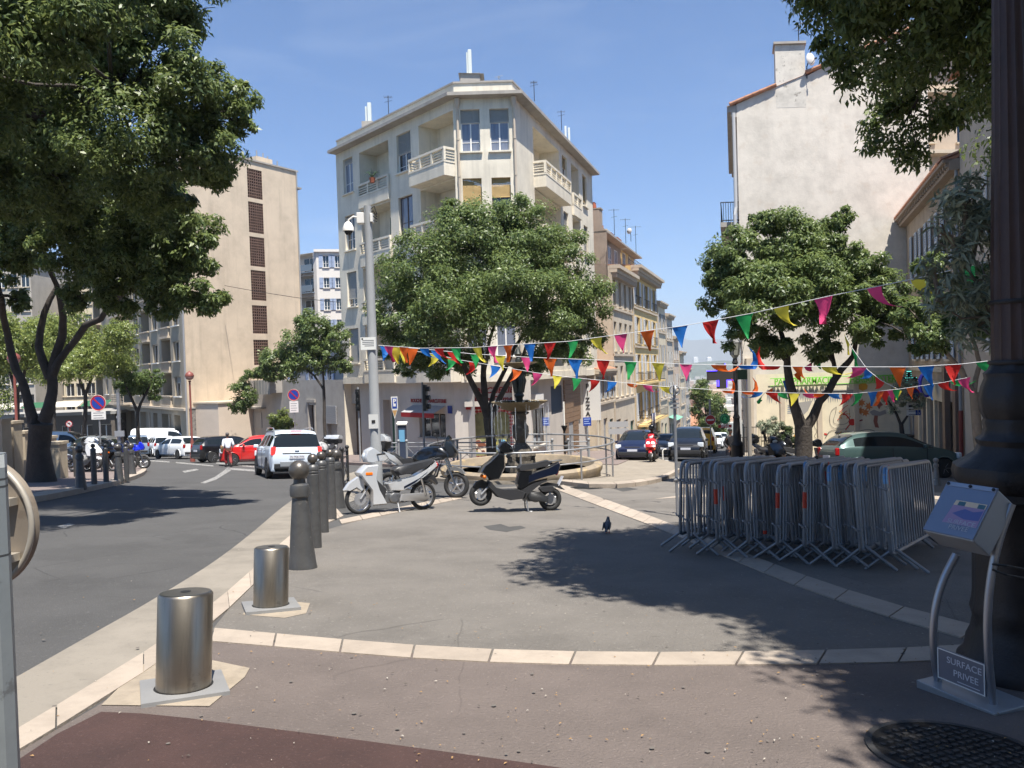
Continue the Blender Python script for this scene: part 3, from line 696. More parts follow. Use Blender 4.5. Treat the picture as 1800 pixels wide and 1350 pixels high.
M_BRICKL = mat('red brick lattice', (.17, .10, .072), .8, noise=(8, .5), island=.4)
for s in slots:
    q = FB.mb(lb); nx, nz_ = 7, max(6, int((s[3]-s[2])/.235))
    for i in range(nx+1): c = s[0]+(s[1]-s[0])*i/nx; q.bb(c-.035, c+.035, -.2, -.02, s[2], s[3])
    for j in range(nz_+1): c = s[2]+(s[3]-s[2])*j/nz_; q.bb(s[0], s[1], -.19, -.03, c-.035, c+.035)
    q.build('brick_lattice', M_BRICKL, lb)
    FB.mb(lb).bb(s[0]-.04, s[1]+.04, -.24, -.2, s[2], s[3]).build('dark_backing', M_DARK, lb)
q = FB.mb(lb); q.bb(-.4, UB+.12, -.5, .12, zt, zt+.14); q.bb(UB-.15, UB+.3, -14, .3, 18.95, 19.1); q.build('coping', M_CONC, lb)
q = FB.mb(lb); q.bb(-.0, 3.5, -.9, -.5, zt, zt+.6); q.bb(8.6, 10.4, -2.6, -1.2, zt, zt+1.0); q.build('roof_upstand', M_BEIGE, lb)
q = FB.mb(lb); [q.tube([(u_, -1.5, zt+.4), (u_, -1.5, zt+h_)], .06, 6) for u_, h_ in ((8.9, 1.6), (9.6, 1.5), (10.1, 1.3), (11.2, 1.1))]; q.build('vent_pipe', M_ZINC, lb)
ops = []; wins = []; logs = []
cols = [(1.6, 3.5, 'w'), (4.35, 7.2, 'l'), (8.4, 10.3, 'w'), (11.2, 14.2, 'l'), (15.5, 17.3, 'w'), (18.9, 24.3, 'L'), (26.3, 28.0, 'w'), (29.9, 31.4, 'w'), (33, 36.4, 'L')]
for k in range(7):
    s = .0+2.97*k
    for a, b, t_ in cols:
        if t_ == 'w': ops.append((a, b, s, s+1.65, .25)); wins.append((a, b, s))
        else: ops.append((a, b, s-.75, s+1.9, 1.2, True)); logs.append((a, b, s, t_))
for a, b in ((2, 4), (5, 8), (9.5, 11), (12, 16), (18, 22), (24, 29), (31, 35)): ops.append((a, b, -6.5 if a > 8 else -4.4, -1.6, .5, True))
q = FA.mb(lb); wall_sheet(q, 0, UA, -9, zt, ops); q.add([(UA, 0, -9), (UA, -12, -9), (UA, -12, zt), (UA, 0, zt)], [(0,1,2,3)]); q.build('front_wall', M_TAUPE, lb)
q = wmb(lb); pp = [FA.pt(0, 0, 0), FB.pt(UB, 0, 0), FB.pt(UB, -14, 0), FA.pt(UA, -12, 0), FA.pt(UA, 0, 0)]
q.add([(p.x, p.y, zt-.02) for p in pp], [tuple(range(5))]); q.build('roof', M_ROOFG, lb)
for a, b, s in wins: window(FA, lb, a, b, s, s+1.65, .25, GLASS_D, M_PVC, nm=2, bars=0, shutter=random.choice([0, 0, 0, .3]), sillmat=M_PVC)
M_LEDGE = mat('cream ledge', (.50, .42, .32), .8, noise=(2, .3))
for a, b, s, t_ in logs:
    q = FA.mb(lb)
    if t_ == 'l':
        q.bb(a-.05, b+.05, .0, .22, s-.08, s+.04); q.bb(a-.05, b+.05, -.05, .25, s-.95, s-.78)
        n = 8
        for i in range(n): c = a+(b-a)*(i+.5)/n; q.bb(c-.09, c+.09, .03, .14, s-.78, s-.08)
    else:
        q.bb(a-.3, b+.2, -.05, .9, s-.95, s-.78)
        for z in (s-.6, s-.38, s-.16, s+.06): q.tube([(a-.2, .85, z), (b+.1, .85, z)], .03, 5)
        for i in range(5): c = a-.2+(b-a+.3)*i/4; q.tube([(c, .85, s-.8), (c, .85, s+.06)], .03, 5)
    q.build('balcony', M_LEDGE, lb)
    window(FA, lb, a+.4, b-.5, s-.74, s+1.5, 1.15, GLASS_D, M_BROWNF, sill=False, nm=2, bars=0)
q = FA.mb(lb); q.bb(0, UA, 0, .3, -1.15, -.95); q.bb(0, .5, .0, .06, -.95, zt); q.build('string_course', M_LEDGE, lb)
for a, b in ((2.3, 2.5), (5.9, 6.2), (12.8, 13.1)):
    q = FA.mb(lb); q.bb(a, b, -.3, -.1, -6, -1.6); q.build('pillar', M_LEDGE, lb)
q = FA.mb(lb); q.tube([(-.1, .1, zt), (-.1, .1, -5)], .08, 8); q.build('downpipe', M_ZINC, lb)
q = FB.mb(lb); q.tube([(UB-.1, .1, zt), (UB-.1, .1, -5)], .07, 8); q.build('downpipe', M_ZINC, lb)
# low light annex and rough stone garden wall in front of the gable
FW = Face(FB.pt(.1, .02, 0), 52)
gw = thing('garden_wall', 'rough grey rubble stone wall at the foot of the beige gable', 'wall', tuple(FW.pt(0, 0, FW.ground(0))))
M_RUB = mat('rubble stone', (.24, .22, .195), .95, noise=(3.2, .8), bump=(7, 1.0, .08), wear=(5, .8, (.07, .065, .06), .56))
ul = FW.u(441, 740); ztl, ztr = FW.uz(325, 719)[1], FW.uz(441, 738)[1]
q = FW.mb(gw); n = 14
for i in range(n):
    a, b = ul*i/n, ul*(i+1)/n; za = ztl if i < 7 else ztr+.0
    q.add([(a, 0, -8), (b, 0, -8), (b, 0, za), (a, 0, za), (a, -.4, -8), (b, -.4, -8), (b, -.4, za), (a, -.4, za)], [(0,1,2,3),(4,5,6,7),(3,2,6,7),(0,4,7,3),(1,5,6,2)])
q.build('stonework', M_RUB, gw); q = FW.mb(gw); q.bb(0, ul*.5, -.45, .06, ztl, ztl+.1); q.bb(ul*.5, ul, -.45, .06, ztr, ztr+.1); q.build('coping', M_CONC, gw)
ax = thing('annex', 'low cream lean-to building above the rubble stone wall', 'outbuilding', tuple(FB.pt(2, 1, FB.ground(2))))
q = FB.mb(ax); q.bb(.6, 12, -.0, 3.2, -9, FB.uz(380, 703)[1]-.2); q.build('wall', mat('pale annex render', (.62, .52, .42), .85, noise=(.7, .2)), ax)
q = FB.mb(ax); zq = FB.uz(380, 703)[1]-.2; q.bb(.5, 12.1, -.0, 3.3, zq, zq+.12); q.build('coping', M_LEDGE, ax)

# ================================================================== white flats behind
pw = at(561, 600, 104); FW1 = Face(Vector((pw.x, pw.y, 0)), 78); FW2 = Face(Vector((pw.x, pw.y, 0)), -60)
wf = thing('apartment_building', 'distant white block of flats with pale blue shutters behind the grey house', 'apartment building', (pw.x, pw.y, gz(pw.x, pw.y)))
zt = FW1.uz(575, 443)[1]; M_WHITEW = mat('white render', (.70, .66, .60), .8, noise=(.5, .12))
ops = []; rows = [(449, 470), (488, 506), (525, 545), (562, 582), (600, 620), (638, 658)]
for a, b in rows:
    z1_, z0_ = FW1.uz(573, a)[1], FW1.uz(573, b)[1]; ops.append((FW1.u(569, 500), FW1.u(579, 500), z0_, z1_, .2)); ops.append((FW1.u(590, 500), FW1.u(600, 500), z0_, z1_, .2))
q = FW1.mb(wf); wall_sheet(q, 0, 14, -14, zt, ops); q.add([(14, 0, -14), (14, -12, -14), (14, -12, zt), (14, 0, zt)], [(0,1,2,3)]); q.add([(0, 0, zt), (14, 0, zt), (14, -12, zt), (0, -12, zt)], [(0,1,2,3)]); q.build('wall', M_WHITEW, wf)
M_SHB = flat('pale blue shutter', (150, 165, 190), .6)
for o in ops: w_ = window(FW1, wf, *o[:4], .2, GLASS_D, M_PVC, sillmat=M_WHITEW); shutters(FW1, w_, o[0], o[1], o[2], o[3], M_SHB, .55)
lo = []
for a, b in rows: z1_, z0_ = FW2.uz(545, a-4)[1], FW2.uz(545, b+8)[1]; lo.append((.6, 5.0, z0_, z1_, 1.2, True))
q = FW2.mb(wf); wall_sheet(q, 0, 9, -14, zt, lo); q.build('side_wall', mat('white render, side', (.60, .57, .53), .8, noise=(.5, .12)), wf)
for o in lo:
    q = FW2.mb(wf); q.bb(.5, 5.1, .0, .5, o[2]-.15, o[2]); q.bb(.5, 5.1, .42, .5, o[2]+.1, o[2]+.95); q.build('balcony', mat('smoked balcony glass', (.16, .2, .24), .15), wf)
    window(FW2, wf, 1.2, 3.4, o[2]+.02, o[2]+2.1, 1.15, GLASS_D, M_PVC, sill=False)
q = FW1.mb(wf); q.bb(-.3, 14.3, -12.3, .3, zt, zt+.35); q.build('coping', M_WHITEW, wf)

# ================================================================== low grey house left of the corner block
FH = Face(FL.pt(UL+.02, 0, 0), -41.3)
hs = thing('house', 'grey rendered low house with planted roof terrace beside the corner block', 'house', tuple(FH.pt(5, 0, FH.ground(5))))
M_GREYR = mat('grey rough render', (.36, .335, .305), .92, noise=(1.2, .4), bump=(10, .5), streak=(1, .3))
zh = FH.uz(560, 668)[1]; dr = cu(FH, 543, 553, 730)+(-6, FH.uz(548, 712)[1], .35, True); gr = cu(FH, 575, 592, 740)+(-6, FH.uz(584, 735)[1], .3, True)
u5 = FH.u(498, 700); boxbody(FH, 0, u5, 8, -8, zh, hs, M_GREYR, [dr, gr])
q = FH.mb(hs); q.bb(dr[0], dr[1], -.33, -.28, -6, dr[3]); q.build('door', flat('dark brown door', (52, 36, 30), .5), hs)
q = FH.mb(hs); q.bb(dr[0]-.18, dr[0], .0, .06, -6, dr[3]+.2); q.bb(dr[1], dr[1]+.18, 0, .06, -6, dr[3]+.2); q.bb(dr[0]-.25, dr[1]+.25, 0, .1, dr[3]+.2, dr[3]+.42); q.build('door_surround', M_CONC, hs)
q = FH.mb(hs); z = FH.uz(584, 712)[1]
for i in range(9): q.bb(gr[0]-.1, gr[1]+.1, .02+.02*(i % 2), .12, z-1.3+i*.14, z-1.3+i*.14+.12)
q.build('rolled_shutter', flat('grey metal shutter', (140, 140, 142), .5), hs)
# lower front part with roof terrace
lt = FH.uz(470, 668)[1]; u6 = FH.u(440, 700)
boxbody(FH, u5, u6, 8, -9, lt, hs, mat('pale grey render', (.42, .385, .345), .9, noise=(1, .3), streak=(1, .3)), [], 'terrace_wall')
q = FH.mb(hs); u7, u8 = sorted((FH.u(466, 680), FH.u(496, 680))); q.bb(u7, u8, .0, .9, lt-1.0, lt-.05)
for i in range(6): q.bb(u7+(u8-u7)*i/6+.02, u7+(u8-u7)*(i+1)/6-.05, .9, .98, lt-1.1, lt)
q.build('balcony', M_GREYR, hs)
q = FH.mb(hs); z = FH.uz(460, 718)[1]; a_, b_ = sorted((FH.u(440, 718), FH.u(468, 718))); q.bb(a_, b_, 0, .5, z, z+.14); q.build('ledge', M_CONC, hs)
q = FH.mb(hs); z0_, z1_ = FH.uz(455, 752)[1], FH.uz(455, 725)[1]; a_, b_ = sorted((FH.u(446, 740), FH.u(461, 740))); q.bb(a_, b_, .01, .06, z0_, z1_); q.build('notice_panel', flat('grey panel', (150, 148, 145)), hs)
# upper grey storey behind
FH2 = Face(FH.pt(0, -1.2, 0), -41.3); z2 = FH.uz(570, 597)[1]
up = thing('house', 'plain light grey upper house with pale blue shutters behind the small street tree', 'house', tuple(FH2.pt(4, 0, FH2.ground(4))))
wo = []
for px in (514, 547, 580):
    a_ = FH2.u(px+4, 650); b_ = FH2.u(px-4, 650); wo.append((min(a_, b_), max(a_, b_), FH2.uz(px, 668)[1], FH2.uz(px, 642)[1], .15))
boxbody(FH2, 0, 10.5, 8, -3, z2, up, mat('light grey render', (.46, .44, .42), .9, noise=(.8, .2)), wo)
for o in wo: w_ = window(FH2, up, *o[:4], .15, GLASS_D, M_PVC, sillmat=M_GREYR); shutters(FH2, w_, o[0], o[1], o[2], o[3], M_SHB, .4)
q = FH2.mb(up); q.bb(-.1, 10.7, -8, .3, z2, z2+.15); q.build('roof', M_ROOFG, up)
# ================================================================== the row going down the street on the right of the corner block
XO = FR.P                                       # street frontage line
FO = Face(Vector((XO.x, XO.y, 0)), 19.1)
def row_house(name, label, pxa, pxb, zc, levels, m, cols, shm=None, dep=11, corn=.55, cornh=.45, zbase=None, roofm=None, gm=None, iron=False, rise=1.2, gops=None, wfr=.5, step=0.0, frame=None):
    """levels: list of (sill z, window top z); one stone cornice at zc; px: image columns of the two party walls at mid height"""
    u0, u1 = FO.u(pxa, 600), FO.u(pxb, 600)
    F_ = Face(FO.pt(u0, step, 0), 19.1); U = u1-u0
    b = thing(name, label, 'house', tuple(F_.pt(U/2, 0, F_.ground(U/2))))
    zb = F_.ground(U)-3
    ops = []
    for (s_, t_) in levels:
        for k in range(cols):
            c = U*(k+.5)/cols; w_ = U/cols*wfr*.5; ops.append((c-w_, c+w_, s_, t_, .22))
    gz0 = F_.ground(U/2); g2 = []
    n = max(2, cols-1)
    for k in range(n):
        c = U*(k+.5)/n; g2.append((c-U/n*.3, c+U/n*.3, F_.ground(c)+.02, min(F_.ground(c)+2.7, (levels[-1][0]-.9)), .25))
    boxbody(F_, 0, U, dep, zb, zc, b, m, ops+g2)
    q = F_.mb(b); q.bb(-.02, U+.02, -.1, corn, zc-cornh*.4, zc); q.bb(-.01, U+.01, -.1, corn*.7, zc-cornh*.8, zc-cornh*.4-.002)
    n = int(U/.45)
    for i in range(n): c = U*(i+.5)/n; q.bb(c-.1, c+.1, 0, corn*.62, zc-cornh*1.3, zc-cornh*.8-.002)
    for (s_, t_) in levels: q.bb(0, U, -.01, .16, s_-.42, s_-.22)
    q.bb(0, .35, -.01, .07, zb, zc-cornh); q.build('cornice', M_LEDGE if gm is None else gm, b)
    roof_slab(F_, 0, U, dep, zc+.02, b, roofm or M_TILE, rise)
    for o in ops:
        w_ = window(F_, b, *o[:4], .22, GLASS_D, frame or M_PVC, sill=True, silld=.1, bars=1, sillmat=M_LEDGE)
        if shm: shutters(F_, w_, o[0], o[1], o[2], o[3], shm, (o[1]-o[0])*.46)
        if iron and o[2] > levels[-1][1]-8:
            r_ = F_.mb(b); a, c_, s_ = o[0]-.15, o[1]+.15, o[2]
            r_.tube([(a, .0, s_+.9), (a, .22, s_+.9), (c_, .22, s_+.9), (c_, 0, s_+.9)], .025, 5); r_.tube([(a, 0, s_+.05), (a, .22, s_+.05), (c_, .22, s_+.05), (c_, 0, s_+.05)], .025, 5)
            k = 9
            for i in range(k+1): x = a+(c_-a)*i/k; r_.tube([(x, .22, s_+.05), (x, .22, s_+.9)], .012, 4)
            r_.build('window_railing', M_IRON, b)
    for i, o in enumerate(g2):
        q = F_.mb(b); q.bb(o[0], o[1], -.22, -.16, o[2]-.4, o[3]); q.build('door', [M_GREEN, M_BROWNF, MATS['ribbed grey shutter']][(i+cols) % 3], b)
    return b, F_, U
M_ST = mat('old limestone', (.54, .46, .35), .88, noise=(1.2, .35), streak=(2, .3), bump=(10, .2))
M_YEL = mat('ochre yellow render', (.66, .48, .21), .85, noise=(.8, .25), streak=(1.5, .25))
M_PALE = mat('pale ochre render', (.58, .50, .36), .85, noise=(.9, .25), streak=(1.5, .25))
M_PAL2 = mat('greyish render', (.44, .40, .34), .85, noise=(.9, .3), streak=(1.5, .3))
M_PINKR = mat('rosy render', (.52, .40, .31), .85, noise=(.9, .25), streak=(1.5, .25))
M_SHG = flat('grey shutter', (168, 170, 172), .6); M_SHW = flat('white shutter', (205, 203, 198), .6)
b0, F0, U0 = row_house('house', 'low cream house with dark green shutters squeezed beside the corner block', 1043, 1076, 1.2, [(-1.2, .6)], M_ST, 4, M_SHG, zbase=None, rise=1.8, wfr=.45)
b1, F1, U1 = row_house('house', 'limestone town house with a heavy bracketed cornice left of the ochre facade', 1077, 1113, 10.1, [(6.7, 9.0), (2.7, 5.3), (-1.3, 1.4)], M_ST, 4, None, corn=.8, cornh=.8, rise=.6, wfr=.5)
b2, F2_, U2 = row_house('house', 'ochre yellow town house with black window railings and a balcony garden', 1114, 1156, 11.3, [(7.5, 10.0), (3.6, 6.3), (-.2, 2.5), (-4.2, -1.4)], M_YEL, 3, M_SHW, corn=1.0, cornh=.7, iron=True, rise=.5, wfr=.42)
b3, F3, U3 = row_house('house', 'pale house with closed grey shutters right of the ochre facade', 1157, 1170, 9.0, [(5.6, 7.6), (1.6, 3.8), (-2.6, -.4)], M_PALE, 2, M_SHG, rise=.6, wfr=.4)
b4, F4, U4 = row_house('house', 'narrow greyish house with a green awning down the street', 1171, 1182, 7.9, [(4.8, 6.6), (1, 3), (-3, -1)], M_PAL2, 2, M_SHW, rise=.7, wfr=.4)
b5, F5, U5 = row_house('house', 'rosy house with open white shutters further down the street row', 1183, 1192, 5.2, [(2, 3.8), (-2, 0), (-6, -4)], M_PINKR, 2, M_SHW, rise=.8, wfr=.4)
b6, F6, U6 = row_house('house', 'cream house with a white tiled attic near the lower end of the row', 1193, 1201, 3.2, [(-.4, 1.4), (-4.4, -2.4), (-8, -6)], M_PALE, 2, M_SHG, rise=1.0, wfr=.4)
b7, F7, U7 = row_house('house', 'last tall house of the street row, brown roof and grey shutters', 1202, 1210, 0.6, [(-3.0, -1.2), (-7, -5)], M_PAL2, 2, M_SHG, rise=1.0, wfr=.4)
# party wall, brick flue and set-back attics above the row
q = F1.mb(b1); Pz = F1.uz(1060, 380)[1]
z_ = lambda F_, px, py: F_.uz(px, py)[1]
q.add([(0, -.25, 8), (0, -9, 8), (0, -9, 14.9), (0, -.85, 14.9), (0, -.75, 13.6), (0, -.25, 13.0)], [(0,1,2,3,4,5)])
q.bb(.01, U1, -9, -1.0, 9.5, 12.9); q.build('attic_wall', mat('brown party wall', (.33, .26, .20), .9, noise=(1.5, .4)), b1)
for k in range(3):
    F1b = Face(F1.pt(0, -.98, 0), 19.1); window(F1b, b1, .8+k*3, 2.2+k*3, 10.6, 12.4, .02, GLASS_B, M_PVC, sill=False)
q = F1.mb(b1); q.bb(0, U1, -8, -.2, 12.92, 13.08); q.build('attic_roof', M_CONC, b1)
M_BRK = mat('orange brick', (.34, .13, .07), .85, noise=(7, .4))
q = F1.mb(b1); q.bb(-.3, .0, -1.9, -1.5, 5, 15.5); q.build('brick_flue', M_BRK, b1)
flat('pot clay', (165, 90, 62), .8)
chimney(F1, b1, .6, -1.4, 14.2, .8, 1.2, .8, MATS['brown party wall'], 2)
chimney(F1, b1, 4.2, -1.6, 12.6, 1.6, 1.2, 1.1, M_ST, 2); chimney(F2_, b2, .6, -2, 12.4, 2, 1.4, 1.6, M_BRK, 3)
q = F2_.mb(b2); q.bb(0, U2*.45, -8.5, -1.0, 11, 12.9); q.build('attic_wall', M_YEL, b2)
q = F2_.mb(b2); q.bb(-.1, U2*.45+.5, -8.8, -.2, 12.92, 13.08); q.build('attic_roof', M_CONC, b2)
F2b = Face(F2_.pt(0, -.98, 0), 19.1)
for k in range(2): window(F2b, b2, .6+k*3, 2.0+k*3, 11.3, 12.7, .02, GLASS_B, M_PVC, sill=False)
q = F2_.mb(b2)
for z in (11.55, 11.95, 12.3): q.tube([(.2, -.3, z), (U2*.7, -.3, z)], .03, 5)
for i in range(14): q.tube([(.2+i*U2*.05, -.3, 11.3), (.2+i*U2*.05, -.3, 12.3)], .02, 4)
q.build('terrace_railing', M_IRON, b2)
chimney(F4, b4, 1, -4, 8.3, 1.2, 1.2, 1.0, M_ST, 2); chimney(F5, b5, 2, -4, 5.8, 1.2, 1.2, 1.0, M_ST, 2); chimney(F6, b6, 2, -4, 4, 1.4, 1.2, .9, M_ST, 3)
# roof of the low house against the party wall, ochre balcony with laundry and plants
q = F0.mb(b0); q.bb(-.01, U0, -11, -3, 0, 5.2); q.build('rear_wall', mat('stained wall', (.30, .26, .21), .9, noise=(1, .4), streak=(3, .7)), b0)
q = F0.mb(b0); q.add([(0, -3, 5.2), (U0, -3, 5.2), (U0, -7, 6.6), (0, -7, 6.6), (0, -11, 5.2), (U0, -11, 5.2)], [(0,1,2,3),(3,2,5,4)]); q.build('tile_roof', M_TILE, b0)
for s_, wd in ((.0, .9), (-4.2, 1.1)):
    q = F2_.mb(b2); q.bb(.6, U2-.5, 0, wd, s_-.55, s_-.35); q.build('balcony', M_YEL, b2)
    q = F2_.mb(b2)
    for z in (s_+.6, s_-.25): q.tube([(.65, .0, z), (.65, wd-.05, z), (U2-.55, wd-.05, z), (U2-.55, 0, z)], .025, 5)
    for i in range(30): x = .65+(U2-1.2)*i/29; q.tube([(x, wd-.05, s_-.35), (x, wd-.05, s_+.6)], .013, 4)
    q.build('balcony_railing', M_IRON, b2)
lau = F2_.pt(3.5, 1.3, -4.6); ln = thing('laundry', 'navy and white laundry hanging from the lower balcony of the ochre house', 'laundry', tuple(lau))
for i, c in enumerate([(25, 30, 90), (230, 230, 230), (30, 40, 110), (40, 44, 90), (225, 225, 230)]):
    q = F2_.mb(ln); a = 2.4+i*.55
    q.add([(a+dx, 1.16+.05*math.sin(dx*9+z), z) for z in (-3.6, -4.4, -5.2) for dx in (0, .16, .32, .48)], [(r*4+k, r*4+k+1, r*4+k+5, r*4+k+4) for r in range(2) for k in range(3)]); q.build('garment', flat('cloth %d' % i, c, .9), ln)
yagi(1080, 367, 405, 64.5, 'bare dark aerial above the brick chimneys of the street row', 5)
yagi(1100, 384, 420, 68, 'dark aerial beside the round dish on the street row roofs', 5)
yagi(1118, 397, 438, 74, 'lone mast aerial rising over the ochre house', 3)
def dish(px, py, d, r_, label, az=-40):
    p = at(px, py, d); t = thing('satellite_dish', label, 'satellite dish', tuple(p), R(az))
    m = MB(); prof = [(r_*math.sin(k*.16), -r_*.35*(math.cos(k*.16)-math.cos(8*.16))) for k in range(9)]
    m.lathe([(max(a, .0002), b) for a, b in prof], 20, axis='Y'); m.build('reflector', flat('dish white', (225, 220, 212), .5), t, smooth=40)
    m = MB(); m.tube([(0, .1, 0), (0, .25, -.3), (0, .25, -.9)], .03, 6); m.tube([(0, 0, -r_*.8), (0, -r_*.9, -r_*.2)], .015, 5); m.box((0, -r_*.9, -r_*.2), (.07, .12, .07)); m.build('bracket', M_IRON, t); return t
dish(1106, 406, 68, .27, 'round white satellite dish on the roofs above the ochre facade')
# hanging awning down the street
q = F4.mb(b4); z = F4.ground(1)+3.2; q.add([(0, .02, z+.4), (U4, .02, z+.4), (U4, 1.2, z), (0, 1.2, z)], [(0,1,2,3)]); q.build('awning', flat('awning green', (110, 160, 140), .8), b4)
# ochre tiled cottage at the bottom of the street and big pale tree behind (tree in the trees part)
pc = at(1226, 760, 128); FCt = Face(Vector((pc.x+1, pc.y, 0)), 14)
ct = thing('house', 'small house with orange clay tiles and green shutters at the bottom of the street', 'house', (pc.x, pc.y, gz(pc.x, pc.y)))
zc = hz(1226, 748, 128); pc2 = Face(Vector((pc.x-3.0, pc.y, 0)), 70)
ob = [(1.2, 2.2, zc-3, zc-1.2, .2), (3, 4, zc-3, zc-1.2, .2), (1.2, 2.2, zc-6.5, zc-4.5, .2), (3, 4, zc-6.5, zc-4.5, .2)]
boxbody(pc2, 0, 5, 8, -22, zc, ct, M_PALE, ob)
for o in ob: w_ = window(pc2, ct, *o[:4], .2, GLASS_D, M_PVC, sill=False); shutters(pc2, w_, o[0], o[1], o[2], o[3], M_GREEN, .6)
roof_slab(pc2, -.4, 5.4, 8, zc, ct, M_TILE, 2.4)

# ================================================================== tall blind gable with the mural, right
w0 = gd(1310, 40); FM = Face(Vector((w0.x, 40, 0)), 90)
gb = thing('apartment_building', 'tall white blind-walled house with two chimneys, clay tile verge and a mural at its foot', 'apartment building', (w0.x+5, 40, gz(w0.x+5, 40)))
M_BLIND = mat('patched whitish render', (.63, .575, .49), .9, noise=(.9, .5), wear=(1.3, .35, (.52, .44, .35), .56), streak=(.8, .18), bump=(3, .25, .05))
def gmb():
    m = FM.mb(gb); m.M = m.M @ Matrix(((1, -math.tan(R(16.3)), 0, 0), (0, 1, 0, 0), (0, 0, 1, 0), (0, 0, 0, 1))); return m
prof = [(0, -6), (9.98, -6), (9.98, 18.6), (9.3, 18.6), (4.3, 16.5), (3.7, 16.2), (2.05, 15.7), (-.0, 14.85)]
q = gmb(); q.add([(u_, 0, z) for u_, z in prof], [tuple(range(8))])
q.add([(0, 0, -6), (0, -13, -6), (0, -13, 14.85), (0, 0, 14.85)], [(0,1,2,3)]); q.add([(9.98, 0, -6), (9.98, -13, -6), (9.98, -13, 18.6), (9.98, 0, 18.6)], [(0,1,2,3)])
q.build('gable_wall', M_BLIND, gb)
q = gmb(); q.add([(-.5, .06, 14.72), (9.98, .06, 18.66), (9.98, -13, 18.66), (-.5, -13, 14.72)], [(0,1,2,3)]); q.build('roof', M_TILE, gb)
q = gmb()
for i in range(26):
    a = -.35+i*.4
    if 2.0 < a < 3.6 or a > 9.2: continue
    z = 14.80+(a+.35)*.385; q.tube([(a, .12, z+.02), (a+.44, .12, z+.20)], [.11, .085], 8)
    q.tube([(a, -.12, z+.06), (a+.44, -.12, z+.24)], [.11, .085], 8)
q.build('roof_tiles', M_TILE, gb)
q = gmb(); q.bb(2.08, 3.63, -1.1, .006, 14.6, 17.85); q.build('chimney', mat('weathered chimney render', (.58, .54, .47), .9, noise=(1.6, .6), wear=(3, .7, (.2, .18, .15), .58)), gb)
q = gmb(); q.bb(2.0, 3.7, -1.2, .13, 17.86, 17.98); q.build('chimney_cap', M_CONC, gb)
q = gmb(); q.bb(6.55, 9.3, -1.2, .006, 16.9, 18.75); c_ = q.build('chimney', M_BLIND, gb)
q = gmb(); q.bb(6.45, 9.4, -1.3, .13, 18.76, 18.88); q.build('chimney_cap', M_CONC, c_)
for i in range(4): q = gmb(); q.lathe([(.15, 18.88), (.17, 19.1), (.12, 19.5), (.16, 19.56)], 10, (6.85+i*.62, -.5, 0)); q.build('chimney_pot', MATS['pot clay'], c_, smooth=40)
# street side of that house, seen on edge: eaves, downpipe, balconies
q = gmb(); q.bb(-.5, .02, -13, .0, 14.45, 14.8); q.bb(-.3, 0, -13, 0, 14.2, 14.46); q.build('eaves', M_CONC, gb)
q = gmb(); q.tube([(-.16, .02, 14.4), (-.16, .02, 9.5), (-.22, .1, 9.1), (-.22, .1, -3)], .09, 8); q.build('downpipe', mat('pale zinc', (.45, .45, .44), .5), gb)
q = gmb(); q.bb(-1.0, 0, -11, -.5, 8.6, 8.85); q.bb(-.7, 0, -11, -.6, 8.3, 8.59); q.build('balcony', M_CONC, gb)
q = gmb()
for z in (8.95, 9.9): q.tube([(0, -.55, z), (-.95, -.55, z), (-.95, -11, z)], .03, 5)
for i in range(8): q.tube([(-.95+i*.13, -.55, 8.85), (-.95+i*.13, -.55, 9.9)], .015, 4)
for i in range(40): q.tube([(-.95, -.55-i*.26, 8.85), (-.95, -.55-i*.26, 9.9)], .015, 4)
q.build('balcony_railing', M_IRON, gb)
p = FM.pt(3.85, -.4, 17.0); yagi(1404, 42, 76, 40.3, 'double television aerial on the left chimney of the blind white gable', 9, R(20), .2)
yagi(1509, 20, 50, 40.3, 'slanting aerial beside the clay chimney pots of the blind gable', 9, R(20), .25)
dish(1425, 104, 39.7, .34, 'small tilted dish beside the left chimney of the blind gable', 30)
# ground level: pilasters, green lettering, painted mural (abstract, hand-painted shapes)
for px, a, b in ((1375, 690, 740), (1440, 690, 793), (1505, 670, 780)):
    u_ = FM.u(px, 720); FM.mb(gb).bb(u_-.12, u_+.12, .0, .09, FM.uz(px, b)[1], FM.uz(px, a)[1]).build('pilaster', M_LEDGE, gb)
FM.mb(gb).bb(.1, .42, 0, .3, -3.6, 1.6).build('pilaster', M_LEDGE, gb)
M_LETG = flat('bright green letters', (112, 190, 60), .4)
q = FM.mb(gb); ua, ub = FM.u(1352, 672), FM.u(1597, 668); zz = FM.uz(1480, 668)[1]
for z in (zz-.19, zz+.19): q.tube([(ua, .16, z), (ub+2, .16, z)], .018, 5)
q.build('sign_rail', M_LETG, gb)
face_text(FM, gb, 'PARAPHARMACIE', FM.u(1410, 671), zz, .5, M_LETG, off=.2, bold=.004, sx=.78, depth=.03)
face_text(FM, gb, 'HERBORISTERIE', FM.u(1536, 669), zz, .5, M_LETG, off=.2, bold=.004, sx=.78, depth=.03)
q = FM.mb(gb); q.bb(FM.u(1330, 720), 8.65, -.05, .0035, FM.uz(1440, 796)[1], FM.uz(1440, 655)[1]); q.build('painted_wall', mat('cream mural paint', (.70, .62, .455), .85, noise=(1.5, .3)), gb)
MP = {k: flat('mural '+k, c, .8) for k, c in dict(grey=(150, 146, 140), red=(190, 44, 36), yellow=(208, 150, 48), orange=(196, 118, 60), dark=(88, 82, 78), blue=(96, 120, 150), maroon=(128, 30, 34), brick=(150, 92, 76)).items()}
pq = lambda px, py: FM.uz(px, py)
LAY = [.006]
def mural(pts, c):
    LAY[0] += .0007; FM.mb(gb).add([(u_, LAY[0], z) for u_, z in [pq(*p) for p in pts]], [tuple(range(len(pts)))]).build('painted_shape', MP[c], gb)
